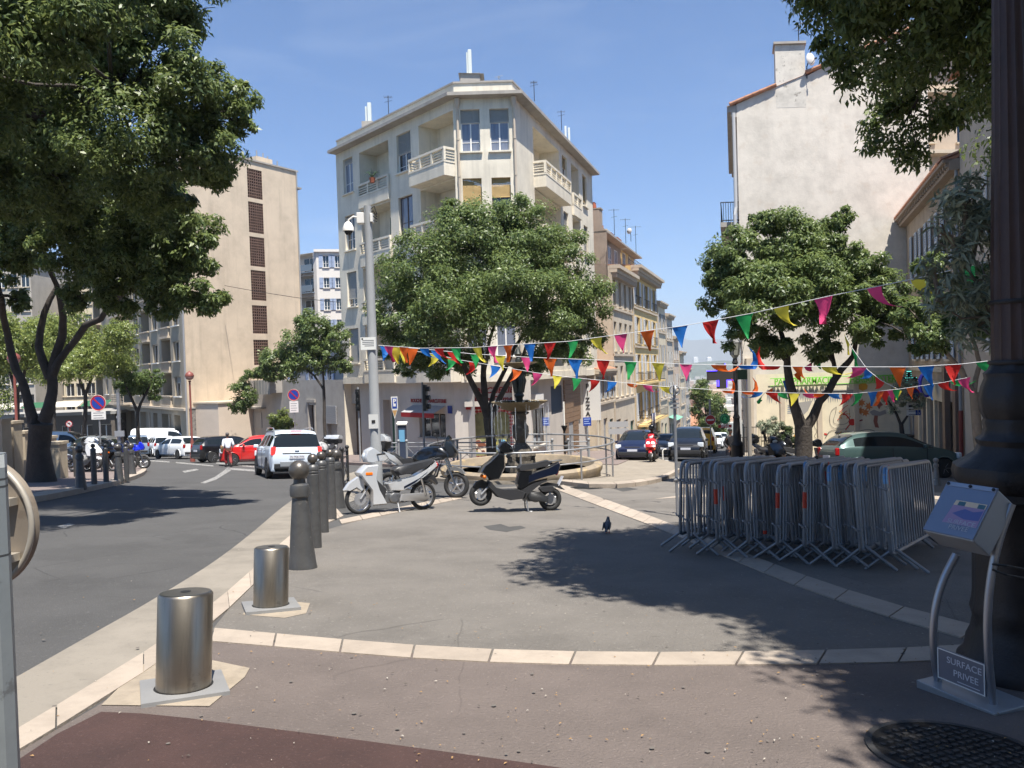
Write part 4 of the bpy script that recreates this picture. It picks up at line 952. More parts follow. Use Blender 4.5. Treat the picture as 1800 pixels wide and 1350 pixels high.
def stroke(pts, c, w_=.035):
    LAY[0] += .0007; Q = [Vector(pq(*p)) for p in pts]
    for _ in range(2): Q = [Q[0]]+[v for a, b in zip(Q, Q[1:]) for v in (a*.75+b*.25, a*.25+b*.75)]+[Q[-1]]
    vs = []
    for i, p in enumerate(Q):
        t = (Q[min(i+1, len(Q)-1)]-Q[max(i-1, 0)]).normalized(); n = Vector((-t.y, t.x))*w_/2; vs += [(p.x+n.x, LAY[0], p.y+n.y), (p.x-n.x, LAY[0], p.y-n.y)]
    FM.mb(gb).add(vs, [(2*i, 2*i+1, 2*i+3, 2*i+2) for i in range(len(Q)-1)]).build('painted_line', MP[c], gb)
random.seed(5)
for a, b in ((1348, 1371), (1379, 1436), (1444, 1500)):
    n = (b-a)//2; bt = [(a+(b-a)*i/n, (696+random.uniform(0, 3)) if i % 2 else (707+random.uniform(-3, 5))) for i in range(n+1)]
    mural([(a, 685), (b, 685)]+bt[::-1], 'grey')
mural([(1384, 712), (1402, 708), (1428, 704), (1420, 722), (1405, 736), (1398, 728), (1390, 724)], 'grey')
for k in range(4): stroke([(1384, 717+k*3), (1394, 716+k*3.3)], 'blue', .03)
circ = lambda x, y, rx, ry, n=14: [(x+rx*math.cos(i*2*math.pi/n), y+ry*math.sin(i*2*math.pi/n)) for i in range(n)]
mural(circ(1498, 742, 6.5, 6), 'red'); stroke([(1496, 744), (1490, 750), (1486, 756)], 'red', .06); stroke([(1494, 738), (1488, 730), (1482, 727)], 'red', .06)
stroke([(1502, 744), (1510, 740), (1516, 738)], 'maroon', .07); stroke([(1504, 740), (1509, 730), (1511, 722)], 'maroon', .05)
for x, y in ((1514, 708), (1527, 714), (1512, 722), (1521, 725)):
    n = 14; mural([(x+(8 if i % 2 else 4)*math.cos(i*2*math.pi/n), y+(8 if i % 2 else 4)*math.sin(i*2*math.pi/n)) for i in range(n)], 'orange')
mural([(1508, 676), (1514, 674), (1522, 674), (1525, 678), (1524, 684), (1516, 687), (1509, 684)], 'yellow')
mural([(1537, 728), (1543, 730), (1542, 742), (1545, 752), (1538, 751), (1535, 740)], 'brick')
mural([(1528, 724), (1536, 720), (1546, 724), (1556, 720), (1558, 727), (1546, 731), (1533, 730)], 'grey')
mural([(1540, 712), (1546, 704), (1552, 712), (1548, 714), (1545, 720), (1542, 714)], 'brick')
mural([(1480, 757), (1473, 762), (1472, 769), (1478, 773), (1484, 770), (1478, 768), (1477, 763)], 'yellow')
mural([(1448, 761), (1454, 762), (1454, 765), (1449, 764)], 'red'); mural([(1395, 765), (1400, 762), (1400, 775), (1394, 778)], 'yellow'); mural([(1462, 771), (1468, 770), (1469, 775), (1461, 775)], 'yellow')
mural([(1514, 760), (1517, 758), (1520, 760), (1517, 765)], 'red'); mural([(1520, 764), (1530, 757), (1541, 758), (1550, 764), (1541, 768), (1526, 768)], 'grey')
stroke([(1470, 715), (1460, 722), (1457, 740), (1462, 752), (1478, 755), (1492, 752)], 'dark', .02)
stroke([(1470, 715), (1468, 728), (1464, 738), (1466, 746), (1490, 746), (1494, 730), (1492, 718)], 'dark', .02)
stroke([(1434, 740), (1430, 750), (1437, 758), (1430, 766), (1436, 772), (1432, 780)], 'dark', .02)
stroke([(1450, 770), (1458, 757), (1468, 756), (1476, 763), (1486, 758), (1500, 762), (1515, 756), (1530, 754), (1545, 762), (1560, 758), (1570, 765)], 'dark', .025)
stroke([(1455, 775), (1470, 770), (1480, 772), (1500, 766), (1512, 772)], 'dark', .02)
for i in range(16): x, y = random.uniform(1472, 1494), random.uniform(722, 738); mural(circ(x, y, 1.2, 1.2, 6), random.choice(['red', 'orange', 'yellow']))
stroke([(1476, 724), (1484, 716), (1490, 712)], 'red', .03); stroke([(1480, 728), (1488, 722)], 'red', .03)
# raised pavement at the foot of the gable
q = MB(); P = [FM.pt(a, b, 0) for a, b in ((-1, .0), (8.6, .0), (8.2, 3.5), (-1.5, 5.0))]
q.add([(p.x, p.y, gz(p.x, p.y)+.42-(.15 if i > 1 else 0)) for i, p in enumerate(P)]+[(p.x, p.y, gz(p.x, p.y)-.5) for p in P], [(0,1,2,3),(0,4,5,1),(1,5,6,2),(2,6,7,3),(3,7,4,0)])
structure('raised_pavement', q, M_TERR)

# ================================================================== old house with shutters and shops, right
FG = Face(FM.pt(8.7, 0, 0), 180+19.6)
og = thing('house', 'old stone house with pale blue shutters above cream shop fronts on the right', 'house', tuple(FG.pt(6, 0, FG.ground(6))))
ZE = 8.6; ops = []; 
for k, zz in enumerate(((5.0, 7.4), (1.3, 3.9))):
    for c in (2.6, 5.2, 7.8, 10.6): ops.append((c-.45, c+.45, zz[0], zz[1], .2))
sh = [(4.0, 5.6, -3.6, -.5, .3), (6.0, 7.4, -3.6, -.5, .3), (8.0, 9.4, -4, -.5, .3), (10.0, 12.0, -3.6, -.4, .3)]
boxbody(FG, 0, 12.9, 9, -7, ZE, og, mat('old brown stone', (.36, .29, .22), .9, noise=(1.6, .5), streak=(2, .4), bump=(8, .4)), ops+sh)
for o in ops: w_ = window(FG, og, *o[:4], .2, GLASS_D, M_PVC, sillmat=M_ST); shutters(FG, w_, o[0], o[1], o[2], o[3], flat('washed blue shutter', (172, 184, 194), .6), .55, off=.05)
for i, o in enumerate(sh): window(FG, og, *o[:4], .3, GLASS_B if i % 2 else GLASS_D, M_LEDGE, sill=False, bars=0)
q = FG.mb(og); q.bb(3.3, 9.7, .0, .14, -.45, .35)
for a in (3.4, 5.65, 7.45, 9.45): q.bb(a, a+.3, 0, .12, -5, -.46)
q.build('shop_front', mat('cream shop paint', (.55, .48, .36), .6, noise=(2, .3)), og)
q = FG.mb(og); q.bb(9.9, 10.4, 0, .2, -5, 1); q.bb(11.9, 12.4, 0, .2, -5, 1); q.build('pillar', mat('brown pillar', (.2, .13, .09), .7, noise=(3, .3)), og)
q = FG.mb(og); q.bb(0, 12.9, -.2, .55, ZE-.12, ZE); q.bb(0, 12.9, 0, .35, ZE-.4, ZE-.12); FG.mb(og).bb(0, 12.9, 0, .12, .75, .95).build('string_course', M_ST, og)
for i in range(30): q.bb(.2+i*.43, .35+i*.43, 0, .45, ZE-.28, ZE-.13)
q.build('eaves', mat('eaves wood', (.3, .23, .17), .8, noise=(3, .3)), og)
tiles(FG, og, 0, 12.9, .6, ZE+.02, -4.5, ZE+1.6, M_TILE, .24)
roof_slab(FG, 0, 12.9, 9, ZE, og, M_TILE, 1.6, over=.5)
q = FG.mb(og); q.tube([(12.8, .1, ZE), (12.8, .1, -.6)], .06, 8); q.build('downpipe', M_ZINC, og)
q = FG.mb(og); q.tube([(12.8, .1, -.6), (12.8, .1, -6)], .075, 8); q.build('downpipe_foot', mat('red oxide pipe', (.22, .035, .025), .5), og)
q = FG.mb(og); u_ = 9.0; q.lathe([(.02, -.08), (.55, -.08), (.55, .08), (.02, .08)], 20, axis='Y'); 
# round blue-rimmed shop sign
so = MB(); so.lathe([(.001, -.07), (.36, -.07), (.36, .07), (.001, .07)], 24, axis='X'); ps_ = FG.pt(8.4, .55, FG.uz(1657, 677)[1])
sgn = thing('shop_sign', 'oval white shop sign with a violet rim projecting beside the flashing cross', 'sign', tuple(ps_), R(-70)); sgn.scale = (1, 1, 1.45)
so.build('rim', flat('violet rim', (60, 50, 190), .4), sgn, smooth=40)
s2 = MB(); s2.lathe([(.001, -.075), (.29, -.075), (.29, .075), (.001, .075)], 24, axis='X'); s2.build('face', flat('sign face', (200, 215, 222), .3), sgn, smooth=40)
# taller neighbour beyond, seen over the eaves, and the beige front nearer the camera
FN = Face(FG.pt(12.92, 0, 0), 180+19.6)
nb = thing('house', 'plain beige house front at the right edge behind the lamp post', 'house', tuple(FN.pt(4, 0, FN.ground(4))))
o2 = [(4, 5, 5, 7.2, .2), (8, 9, 5, 7.2, .2), (4, 5, 1.5, 3.7, .2), (8, 9, 1.5, 3.7, .2)]
boxbody(FN, 0, 16, 9, -6, 11.5, nb, mat('peach beige render', (.50, .42, .33), .88, noise=(.7, .3), streak=(1.2, .3)), o2)
for o in o2: w_ = window(FN, nb, *o[:4], .2, GLASS_D, M_PVC, sillmat=M_ST); shutters(FN, w_, o[0], o[1], o[2], o[3], M_SHW, .5)
roof_slab(FN, 0, 16, 9, 11.5, nb, M_TILE, 1.5)
FT = Face(Vector((23.2, 45, 0)), 84)
tb = thing('apartment_building', 'beige apartment house with balconies rising behind the shuttered house on the right', 'apartment building', (26, 45, gz(26, 45)))
o3 = [(1+k*2.6, 2.1+k*2.6, z, z+1.9, .25) for k in range(4) for z in (3.5, 7, 10.5, 14)]
boxbody(FT, -.3, 14, 9, -8, 19.5, tb, mat('tan render', (.46, .37, .28), .88, noise=(.7, .3), streak=(1.1, .3)), o3)
for o in o3: window(FT, tb, *o[:4], .25, GLASS_D, M_BROWNF, sillmat=M_ST)
q = FT.mb(tb); [q.bb(-.3, 14, 0, .7, z, z+.2) for z in (6.2, 9.7, 13.2, 16.7)]; q.bb(-.5, 14.2, -9, .8, 19.5, 19.75); q.build('balcony', M_LEDGE, tb)

# ================================================================== far left blocks beyond the trees
def block(name, label, px, d, wpx, ztop_y, az, m, rows, cols, dep=10, roofm=None):
    p = gd(px, d); F_ = Face(Vector((p.x, p.y, 0)), az); zt = hz(px, ztop_y, d); W_ = wpx/F_PX*d
    b = thing(name, label, 'apartment building', (p.x, p.y, p.z)); ops = []
    for i in range(cols):
        for j in range(rows):
            c = W_*(i+.5)/cols; z = zt-1.0-j*3.0; ops.append((c-.55, c+.55, z-1.7, z, .2))
    boxbody(F_, 0, W_, dep, p.z-4, zt, b, m, ops)
    for o in ops: window(F_, b, *o[:4], .2, GLASS_D, M_PVC, sillmat=M_LEDGE, bars=0)
    q = F_.mb(b); q.bb(-.2, W_+.2, -dep-.2, .25, zt, zt+.3); q.build('roof', roofm or M_ROOFG, b); return b, F_, W_
block('apartment_building', 'distant cream block behind the left hand trees', 100, 100, 90, 500, 88, M_PALE, 7, 5)
block('apartment_building', 'distant pale block at the far left edge behind the big trunk', -60, 95, 130, 470, 92, M_PAL2, 7, 6)
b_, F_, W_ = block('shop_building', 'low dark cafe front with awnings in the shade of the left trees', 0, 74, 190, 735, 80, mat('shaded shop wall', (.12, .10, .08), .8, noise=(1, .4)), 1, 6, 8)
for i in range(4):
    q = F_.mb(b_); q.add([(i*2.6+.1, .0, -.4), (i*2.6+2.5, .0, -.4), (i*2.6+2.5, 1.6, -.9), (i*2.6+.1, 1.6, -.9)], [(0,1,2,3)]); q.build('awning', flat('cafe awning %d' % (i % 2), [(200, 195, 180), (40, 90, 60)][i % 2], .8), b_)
# ================================================================== the town far below, sea-side hill and haze
random.seed(21)
TW = [MB() for _ in range(1)][0]
cols_ = [(.5, .46, .4), (.6, .56, .5), (.42, .30, .22), (.35, .36, .33), (.5, .34, .25)]
for i in range(2600):
    d = 300*math.exp(random.uniform(0, 2.7)); x = d*random.uniform(-.1, .62); z = gz(x, d)
    w_, l_, h_ = random.uniform(8, 22)*(1+d/4000), random.uniform(8, 20), random.uniform(6, 13)*(1.6 if random.random() < .08 else 1)
    TW.k = random.randrange(5); TW.box((x, d, z+h_/2-1), (w_, l_, h_+2), random.uniform(0, 1.5))
tw = TW.build('town', [mat('town wall %d' % i, c, .9) for i, c in enumerate(cols_)]); tag(tw, kind='stuff')
for px, lab in ((1223, 'left one of two pale tower blocks on the horizon'), (1247, 'right one of two pale tower blocks on the horizon')):
    p = at(px, 650, 3600); t = thing('tower_block', lab, 'tower block', (p.x, p.y, gz(p.x, p.y))); zt = hz(px, 629, 3600)-gz(p.x, p.y)
    m = MB(); m.bb(-11, 11, -10, 10, 0, zt); [m.bb(-11.5, 11.5, -10.5, 10.5, zt*k/9, zt*k/9+1.2) for k in range(4, 9)]; m.build('tower_walls', mat('tower white', (.75, .74, .72), .8), t)
    m = MB(); m.bb(-8, 8, -5, 5, zt, zt+5); m.build('plant_room', MATS['tower white'], t)
h = MB(); n = 60; H0 = hz(1220, 592, 8200); vs = []
for i in range(n+1):
    x = -3000+12000*i/n; k = .78+.16*math.sin(i*.35+.5)+.08*math.sin(i*1.1+2)+.03*math.sin(i*2.7)
    for y, f in ((7600, -.6), (7900, .35), (8200, .85), (8500, 1.0), (9100, .5)): vs.append((x, y, (H0+80)*k*f-80*(1-f)))
h.add(vs, [(i*5+j, (i+1)*5+j, (i+1)*5+j+1, i*5+j+1) for i in range(n) for j in range(4)]); structure('hills', h, mat('hill scrub', (.11, .12, .085), .9, noise=(.004, .6)), smooth=60)
rg_ = MB(); vs = []
for i in range(41):
    x = -200+70*i
    for y, f in ((2900, 0), (3150, .8), (3300, 1), (3500, .8), (3800, 0)): vs.append((x, y, -66+f*(66+6*math.sin(i*.5)+3*math.sin(i*1.7))))
rg_.add(vs, [(i*5+j, (i+1)*5+j, (i+1)*5+j+1, i*5+j+1) for i in range(40) for j in range(4)]); structure('hillside', rg_, mat('wooded ridge', (.07, .09, .05), .9, noise=(.02, .7)), smooth=60)
hb = MB(); hb.bb(-9200, 9200, -420, 9600, -260, 560)
hm = bpy.data.materials.new('haze'); hm.use_nodes = True; nn = hm.node_tree.nodes; nn.remove(nn['Principled BSDF'])
pv = nn.new('ShaderNodeVolumePrincipled'); pv.inputs['Density'].default_value = 1.9e-4; pv.inputs['Color'].default_value = (.80, .87, .96, 1); pv.inputs['Anisotropy'].default_value = .1
hm.node_tree.links.new(pv.outputs[0], nn['Material Output'].inputs['Volume']); hz_o = hb.build('haze', hm); tag(hz_o, kind='stuff')
# ================================================================== trees
M_BARK = mat('grey brown bark', (.055, .046, .039), .95, noise=(5, .7), bump=(14, 1.0, .04))
M_BARKL = mat('pale bark', (.22, .18, .14), .95, noise=(6, .6), bump=(14, .8, .03))
L_HACK = leafmat('hackberry leaf', (.128, .178, .062)); L_HACK2 = leafmat('deep green leaf', (.13, .175, .06)); L_OLIVE = leafmat('olive leaf', (.25, .28, .20), .2, .5)
L_LIGHT = leafmat('fresh green leaf', (.18, .225, .065)); L_OLEA = leafmat('oleander leaf', (.11, .16, .05)); L_DARK = leafmat('dark shrub leaf', (.05, .075, .028))
def leaves(blobs, n, size, asp=.42, seed=1, clump=.36, flatz=.75, droop=.35, fill=.25):
    """real leaf faces: small folded lozenges gathered in clumps spread through each lobe of the crown"""
    rg = np.random.default_rng(seed); w = np.array([b[3]**2 for b in blobs]); w = w/w.sum(); P = []; NO = []
    for b, k in zip(blobs, w):
        m = max(30, int(n*k)); c = np.array(b[:3]); r = b[3]
        nc = int(max(12, 40*min(2.4, (r/1.2)**1.2))); d = rg.normal(size=(nc, 3)); d /= np.linalg.norm(d, axis=1)[:, None]
        rr = r*np.where(rg.random(nc) < fill, rg.uniform(.2, .7, nc), rg.uniform(.68, 1.0, nc)); cc = c+d*rr[:, None]*np.array([1, 1, .88])
        cr = r*clump*rg.uniform(.55, 1.25, nc); idx = rg.integers(0, nc, m)
        e = rg.normal(size=(m, 3)); e /= np.linalg.norm(e, axis=1)[:, None]; q = rg.random(m)**.45
        P.append(cc[idx]+e*(cr[idx]*q)[:, None]*np.array([1, 1, flatz])); NO.append(e*.55+d[idx]*.45+np.array([0, 0, .55]))
    P = np.concatenate(P); N = np.concatenate(NO)+rg.normal(size=(len(P), 3))*.55; N /= np.linalg.norm(N, axis=1)[:, None]
    T = rg.normal(size=(len(P), 3)); T[:, 2] -= droop*2; T -= N*(T*N).sum(1)[:, None]; T /= np.linalg.norm(T, axis=1)[:, None]; B = np.cross(N, T)
    s = size*rg.uniform(.6, 1.35, len(P))[:, None]; h = s*asp
    V = np.stack([P, P+T*s*.45+B*h*.5+N*s*.08, P+T*s-N*s*.12, P+T*s*.45-B*h*.5+N*s*.08], 1).reshape(-1, 3)
    return V
def mesh_quads(name, V, m, parent):
    V = V-np.array(parent.location) if parent else V; n = len(V)//4; me = bpy.data.meshes.new(name)
    me.vertices.add(len(V)); me.vertices.foreach_set('co', V.astype(np.float32).ravel())
    me.loops.add(len(V)); me.loops.foreach_set('vertex_index', np.arange(len(V), dtype=np.int32))
    me.polygons.add(n); me.polygons.foreach_set('loop_start', np.arange(0, len(V), 4, dtype=np.int32)); me.polygons.foreach_set('loop_total', np.full(n, 4, dtype=np.int32))
    me.update(); me.validate(); return mobj(name, me, m, parent)
def bpx(L_): return [tuple(at(px, py, d))+(r*d/F_PX,) for px, py, d, r in L_]
def tree(label, base, trunk, limbs, blobs, n, size, leaf, bark=None, seed=1, group=None, cat='tree', name='tree', auto=True, asp=.42, clump=.36, twigs=True, droop=.35, fill=.25, stems=6, more=None):
    """base: ground point; trunk: [(point, radius)...]; limbs: list of the same; blobs: world spheres"""
    t = thing(name, label, cat, tuple(base), 0, group); rd = random.Random(seed)
    m = wmb(t); tp = [(Vector(base)+Vector((0, 0, -.1)), trunk[0][1]*1.18), (Vector(base)+Vector((0, 0, .2)), trunk[0][1]*1.04)]+trunk[0:]
    def wob(pts, k=.06):
        out = [pts[0]]
        for (a, ra), (b, rb) in zip(pts, pts[1:]):
            L_ = (b-a).length
            out.append(((a+b)/2+Vector([rd.uniform(-1, 1) for _ in range(3)])*L_*k, (ra+rb)/2)); out.append((b, rb))
        return out
    tp = wob(tp, .03); m.tube([p for p, r_ in tp], [r_ for p, r_ in tp], 12); 
    for lb_ in limbs: q = wob(lb_); m.tube([p for p, r_ in q], [r_ for p, r_ in q], 9)
    m.build('trunk', bark or M_BARK, t, smooth=60)
    if twigs:                                   # boughs reaching into every lobe
        m = wmb(t); ends = [l[-1] for l in limbs] or [trunk[-1]]
        allp = [x for l in limbs for x in l[1:]] or [trunk[-1]]
        for b in blobs:
            c = Vector(b[:3]); e, r0 = min(allp, key=lambda x: (x[0]-c).length); r0 = max(.02, r0*.7)
            q = wob([(e, r0), (e.lerp(c, .5)+Vector((0, 0, .1*b[3])), r0*.7), (c, r0*.45)], .1); m.tube([p for p, _ in q], [x for _, x in q], 6)
            for k in range(stems):
                d = Vector([rd.gauss(0, 1) for _ in range(3)]).normalized(); s0 = e.lerp(c, rd.uniform(.6, 1)); ed = c+d*b[3]*rd.uniform(.6, .95)
                q = wob([(s0, r0*.3), (s0.lerp(ed, .5), r0*.2), (ed, .006)], .12); m.tube([p for p, _ in q], [x for _, x in q], 5, cap=False)
        m.build('boughs', bark or M_BARK, t, smooth=60)
    V = leaves(blobs, n, size, asp, seed, clump, droop=droop, fill=fill)
    if more: V = np.concatenate([V, leaves(more[0], more[1], more[2], asp, seed+1, clump, droop=droop, fill=fill)])
    mesh_quads('crown', V, leaf, t); return t
A_ = lambda px, py, d: at(px, py, d)
# broad tree in the middle, behind the fountain
d = 29; g0 = gd(868, d)
tree('broad round-crowned tree behind the fountain in front of the butcher shop', g0, [(g0+Vector((0, 0, .3)), .2), (A_(862, 770, d), .18), (A_(858, 735, d), .19)],
     [[(A_(858, 738, d), .15), (A_(838, 690, d), .12), (A_(815, 640, d-.5), .09), (A_(780, 590, d-1), .05)], [(A_(858, 738, d), .15), (A_(852, 690, d), .13), (A_(850, 640, d+.4), .1), (A_(835, 560, d+.5), .06)],
      [(A_(860, 740, d), .13), (A_(878, 700, d), .11), (A_(905, 650, d), .08), (A_(930, 590, d), .05)], [(A_(859, 738, d), .11), (A_(868, 690, d+.5), .09), (A_(905, 610, d+1), .07), (A_(960, 540, d+1), .04)],
      [(A_(850, 660, d), .07), (A_(860, 600, d-1), .06), (A_(880, 520, d-1), .04)]],
     bpx([(745, 480, 28.5, 80), (835, 430, 29, 82), (920, 420, 29, 72), (985, 455, 29, 62), (705, 550, 28.5, 58), (1020, 530, 29, 60), (800, 540, 27.5, 82), (890, 510, 27, 82), (965, 540, 27.5, 72), (745, 600, 28, 50), (690, 610, 29, 30), (1025, 600, 29, 42), (975, 610, 28, 42), (800, 385, 29, 36), (905, 372, 29, 38), (770, 640, 28, 32), (720, 640, 28.5, 26), (820, 620, 31, 38), (860, 470, 31, 90), (940, 640, 29.5, 26)]),
     150000, .13, L_HACK, seed=3, clump=.34)
# right hand tree with forked trunk
d = 21; g0 = gd(1413, d)
tree('forked dark-trunked tree standing in front of the mural wall', g0, [(g0+Vector((0, 0, .3)), .235), (A_(1413, 790, d), .235), (A_(1412, 748, d), .23)],
     [[(A_(1409, 752, d), .17), (A_(1396, 712, d), .13), (A_(1388, 672, d), .12), (A_(1384, 620, d), .08), (A_(1370, 540, d), .05)], [(A_(1416, 752, d), .15), (A_(1440, 706, d), .11), (A_(1466, 668, d), .10), (A_(1478, 650, d), .09), (A_(1500, 625, d), .07), (A_(1520, 560, d), .05)],
      [(A_(1468, 664, d), .07), (A_(1466, 640, d), .06), (A_(1450, 560, d+.4), .04)], [(A_(1386, 640, d), .06), (A_(1360, 605, d), .05), (A_(1320, 560, d-.4), .03)]],
     bpx([(1300, 455, 21, 62), (1375, 425, 21, 62), (1450, 430, 21.5, 58), (1275, 530, 21, 42), (1350, 520, 20, 72), (1430, 510, 20, 72), (1505, 470, 21, 50), (1550, 520, 21, 50), (1490, 550, 20.5, 55), (1310, 590, 20.5, 36), (1365, 610, 20.5, 36), (1440, 605, 21, 34), (1580, 565, 21, 36), (1345, 390, 21, 26), (1475, 385, 21, 28), (1620, 595, 20, 30), (1400, 480, 22.5, 80), (1535, 585, 21, 30), (1270, 480, 21, 34)]),
     125000, .108, L_HACK, seed=5, clump=.34)
# second tree on the right, thin trunk
d = 17; g0 = gd(1722, d)
tree('slender grey-trunked tree between the lamp post and the shop fronts', g0, [(g0+Vector((0, 0, .3)), .11), (A_(1718, 760, d), .10), (A_(1712, 690, d), .09)],
     [[(A_(1712, 690, d), .07), (A_(1690, 650, d), .06), (A_(1655, 610, d), .04)], [(A_(1712, 690, d), .06), (A_(1722, 640, d), .05), (A_(1715, 610, d), .04), (A_(1700, 560, d), .03)]],
     bpx([(1635, 590, 17, 38), (1700, 560, 17, 46), (1660, 530, 17.5, 42), (1600, 545, 17, 30), (1750, 540, 17, 40), (1640, 470, 18, 36), (1710, 480, 18, 38)]), 26000, .10, L_HACK, M_BARKL, seed=8)
# tree overhanging from the right, its shade lies on the square
tb_ = Vector((5.5, 4.6, gz(5.5, 4.6)))
ob_ = [(2.0, 4.9, 6.8, 1.15), (2.2, 6.4, 7.4, 1.2), (3.6, 4.4, 6.4, 1.5), (4.1, 6.6, 6.0, 1.5), (5.4, 5.4, 6.2, 1.8), (4.75, 8.1, 5.45, 1.2), (5.9, 7.8, 5.0, 1.3), (5.6, 3.0, 6.6, 1.6), (3.7, 2.8, 6.9, 1.4), (3.5, 1.0, 6.9, 1.4), (5.0, .6, 6.6, 1.6), (3.55, 7.2, 7.4, 1.3), (3.9, 8.6, 5.9, .7), (6.6, 9.2, 4.4, 1.0), (4.9, 9.4, 4.3, .55), (2.9, 3.4, 7.4, 1.0), (7.0, 6.4, 6, 1.8)]
T5 = Vector((5.45, 4.7, 3.4))
ob_ = [(x+(.75 if y < 2 else .45), y+.5, z, r_) if z >= 6.1 else (x, y, z, r_) for x, y, z, r_ in ob_]
tree('dark overhanging tree whose boughs enter the top right corner', tb_, [(tb_+Vector((0, 0, .3)), .2), (Vector((5.5, 4.6, 1.6)), .17), (T5, .17)],
     [[(T5, .12), (Vector((4.6, 5.4, 4.9)), .09), (Vector((3.4, 5.6, 6.2)), .05)], [(T5, .12), (Vector((5.0, 6.6, 4.7)), .08), (Vector((4.8, 8.0, 5.3)), .04)], [(T5, .11), (Vector((4.6, 3.4, 5.2)), .08), (Vector((3.6, 1.6, 6.4)), .05)], [(T5, .1), (Vector((6.2, 6.2, 5)), .07), (Vector((6.6, 8.2, 4.8)), .04)]],
     [b for b in ob_ if b[2] < 6.1]+[(4.35, 7.7, 5.2, .8), (3.75, 8.3, 5.35, .5), (5.2, 7.2, 5.0, 1.0), (4.1, 8.9, 5.1, .45)], 130000, .082, L_HACK2, seed=13, clump=.4, asp=.44, droop=.6,
     more=([b for b in ob_ if b[2] >= 6.1]+[(3.1, 6.3, 8.2, 1.4), (3.6, 4.7, 8, 1.5), (4.8, 5.5, 8, 1.8), (2.8, 4.6, 7.0, 1.0), (3.75, 1.0, 6.5, 1.0), (3.8, 1.9, 6.6, 1.0), (4.1, 2.8, 6.6, 1.0), (3.6, .0, 6.5, 1.0), (4.5, 1.0, 6.2, 1.1), (4.6, 1.8, 7.3, 1.4), (4.4, .3, 7.0, 1.3)], 160000, .135))
# the big pair on the left
d = 23; g0 = gd(72, d)
tree('big dark tree with a three-limbed trunk on the left pavement', g0+Vector((0, 0, .1)), [(g0+Vector((0, 0, .4)), .38), (A_(68, 790, d), .30), (A_(72, 745, d), .32)],
     [[(A_(60, 745, d), .17), (A_(48, 700, d), .13), (A_(28, 650, d), .12), (A_(14, 590, d), .10), (A_(2, 520, d-1), .08)], [(A_(78, 740, d), .19), (A_(92, 690, d), .15), (A_(90, 655, d), .14), (A_(110, 590, d), .12), (A_(106, 530, d-1), .08), (A_(80, 460, d-2), .06)],
      [(A_(92, 660, d), .13), (A_(118, 615, d), .10), (A_(150, 572, d-.5), .10), (A_(190, 540, d-2), .07), (A_(240, 480, d-4), .05)], [(A_(88, 665, d), .14), (A_(68, 610, d), .11), (A_(78, 550, d), .09), (A_(100, 505, d), .07)]],
     bpx([(60, 400, 21, 70), (150, 430, 19, 75), (240, 440, 17.5, 85), (320, 450, 17, 62), (350, 520, 17, 42), (285, 530, 17.5, 38), (220, 500, 18, 60), (130, 520, 20, 32), (20, 460, 21, 42), (160, 350, 18, 100), (290, 380, 17, 80), (70, 300, 19, 100), (-60, 380, 21, 90), (-100, 500, 21, 60), (40, 530, 22, 22)]), 150000, .12, L_HACK2, seed=17, clump=.34)
tb_ = gd(-330, 14.5); 
tree('massive leafy tree leaning in from beyond the left edge', tb_, [(tb_+Vector((0, 0, .4)), .35), (tb_+Vector((.3, 0, 3.2)), .3)],
     [[(tb_+Vector((.3, 0, 3.2)), .24), (A_(-120, 330, 14.5), .16), (A_(60, 200, 14), .1), (A_(200, 170, 13.5), .06)], [(tb_+Vector((.3, 0, 3.2)), .2), (A_(-150, 200, 15), .14), (A_(0, 0, 14), .09)]],
     bpx([(395, 165, 14, 55), (345, 255, 14, 75), (300, 120, 13.5, 95), (220, 250, 13.5, 110), (110, 130, 14, 150), (60, 290, 15, 110), (200, 10, 13.5, 110), (330, 20, 14, 62), (-60, 150, 14.5, 170), (-150, 300, 15, 150), (425, 215, 14, 28), (380, 300, 14.5, 40), (20, -60, 14, 160), (300, -40, 13.5, 90), (160, -120, 13.5, 130), (280, 350, 15, 60), (70, 40, 10.5, 110), (-60, 0, 10, 150), (180, -40, 11, 100), (-120, 150, 10.5, 140)]), 250000, .098, L_HACK2, seed=23, clump=.36)
# more trees down the left road
def avenue(label, px, d, pyc, rpx, n, seed, leaf=None, base=None, size=.15, spread=1.0, extra=()):
    g_ = gd(px, d); c = A_(px, pyc, d); tr = [(g_+Vector((0, 0, .3)), .14), (g_.lerp(c, .45), .11), (g_.lerp(c, .62), .10)]
    rd = random.Random(seed); bl = [(px+rd.uniform(-1, 1)*rpx*.9*spread, pyc+rd.uniform(-.6, .6)*rpx, d+rd.uniform(-1.5, 1.5), rpx*rd.uniform(.4, .6)) for _ in range(8)]+[(px, pyc, d, rpx*.6)]+list(extra)
    e = tr[-1]; return tree(label, g_, tr, [[e, (e[0].lerp(c, .5)+Vector((.4*k, 0, 0)), .07), (c+Vector((.9*k, 0, .3)), .04)] for k in (-1, 1)], bpx(bl), n, size, leaf or L_LIGHT, seed=seed, group='trees along the left road', stems=3)
avenue('bright green tree behind the big trunk, nearest the left edge', 30, 38, 610, 85, 26000, 31)
avenue('bright green tree right of the big trunk, above the parked cars', 150, 44, 620, 75, 26000, 32)
avenue('tall green tree further down the left road before the balconied front', 95, 58, 600, 70, 18000, 33, size=.2)
avenue('small round tree in front of the beige block, beside the red-brown lamp', 242, 47, 672, 38, 12000, 34, L_OLEA, spread=1.2)
avenue('low leafy tree in the shade at the far left road', -60, 50, 650, 90, 14000, 35, size=.2)
d = 46; g0 = gd(574, d)
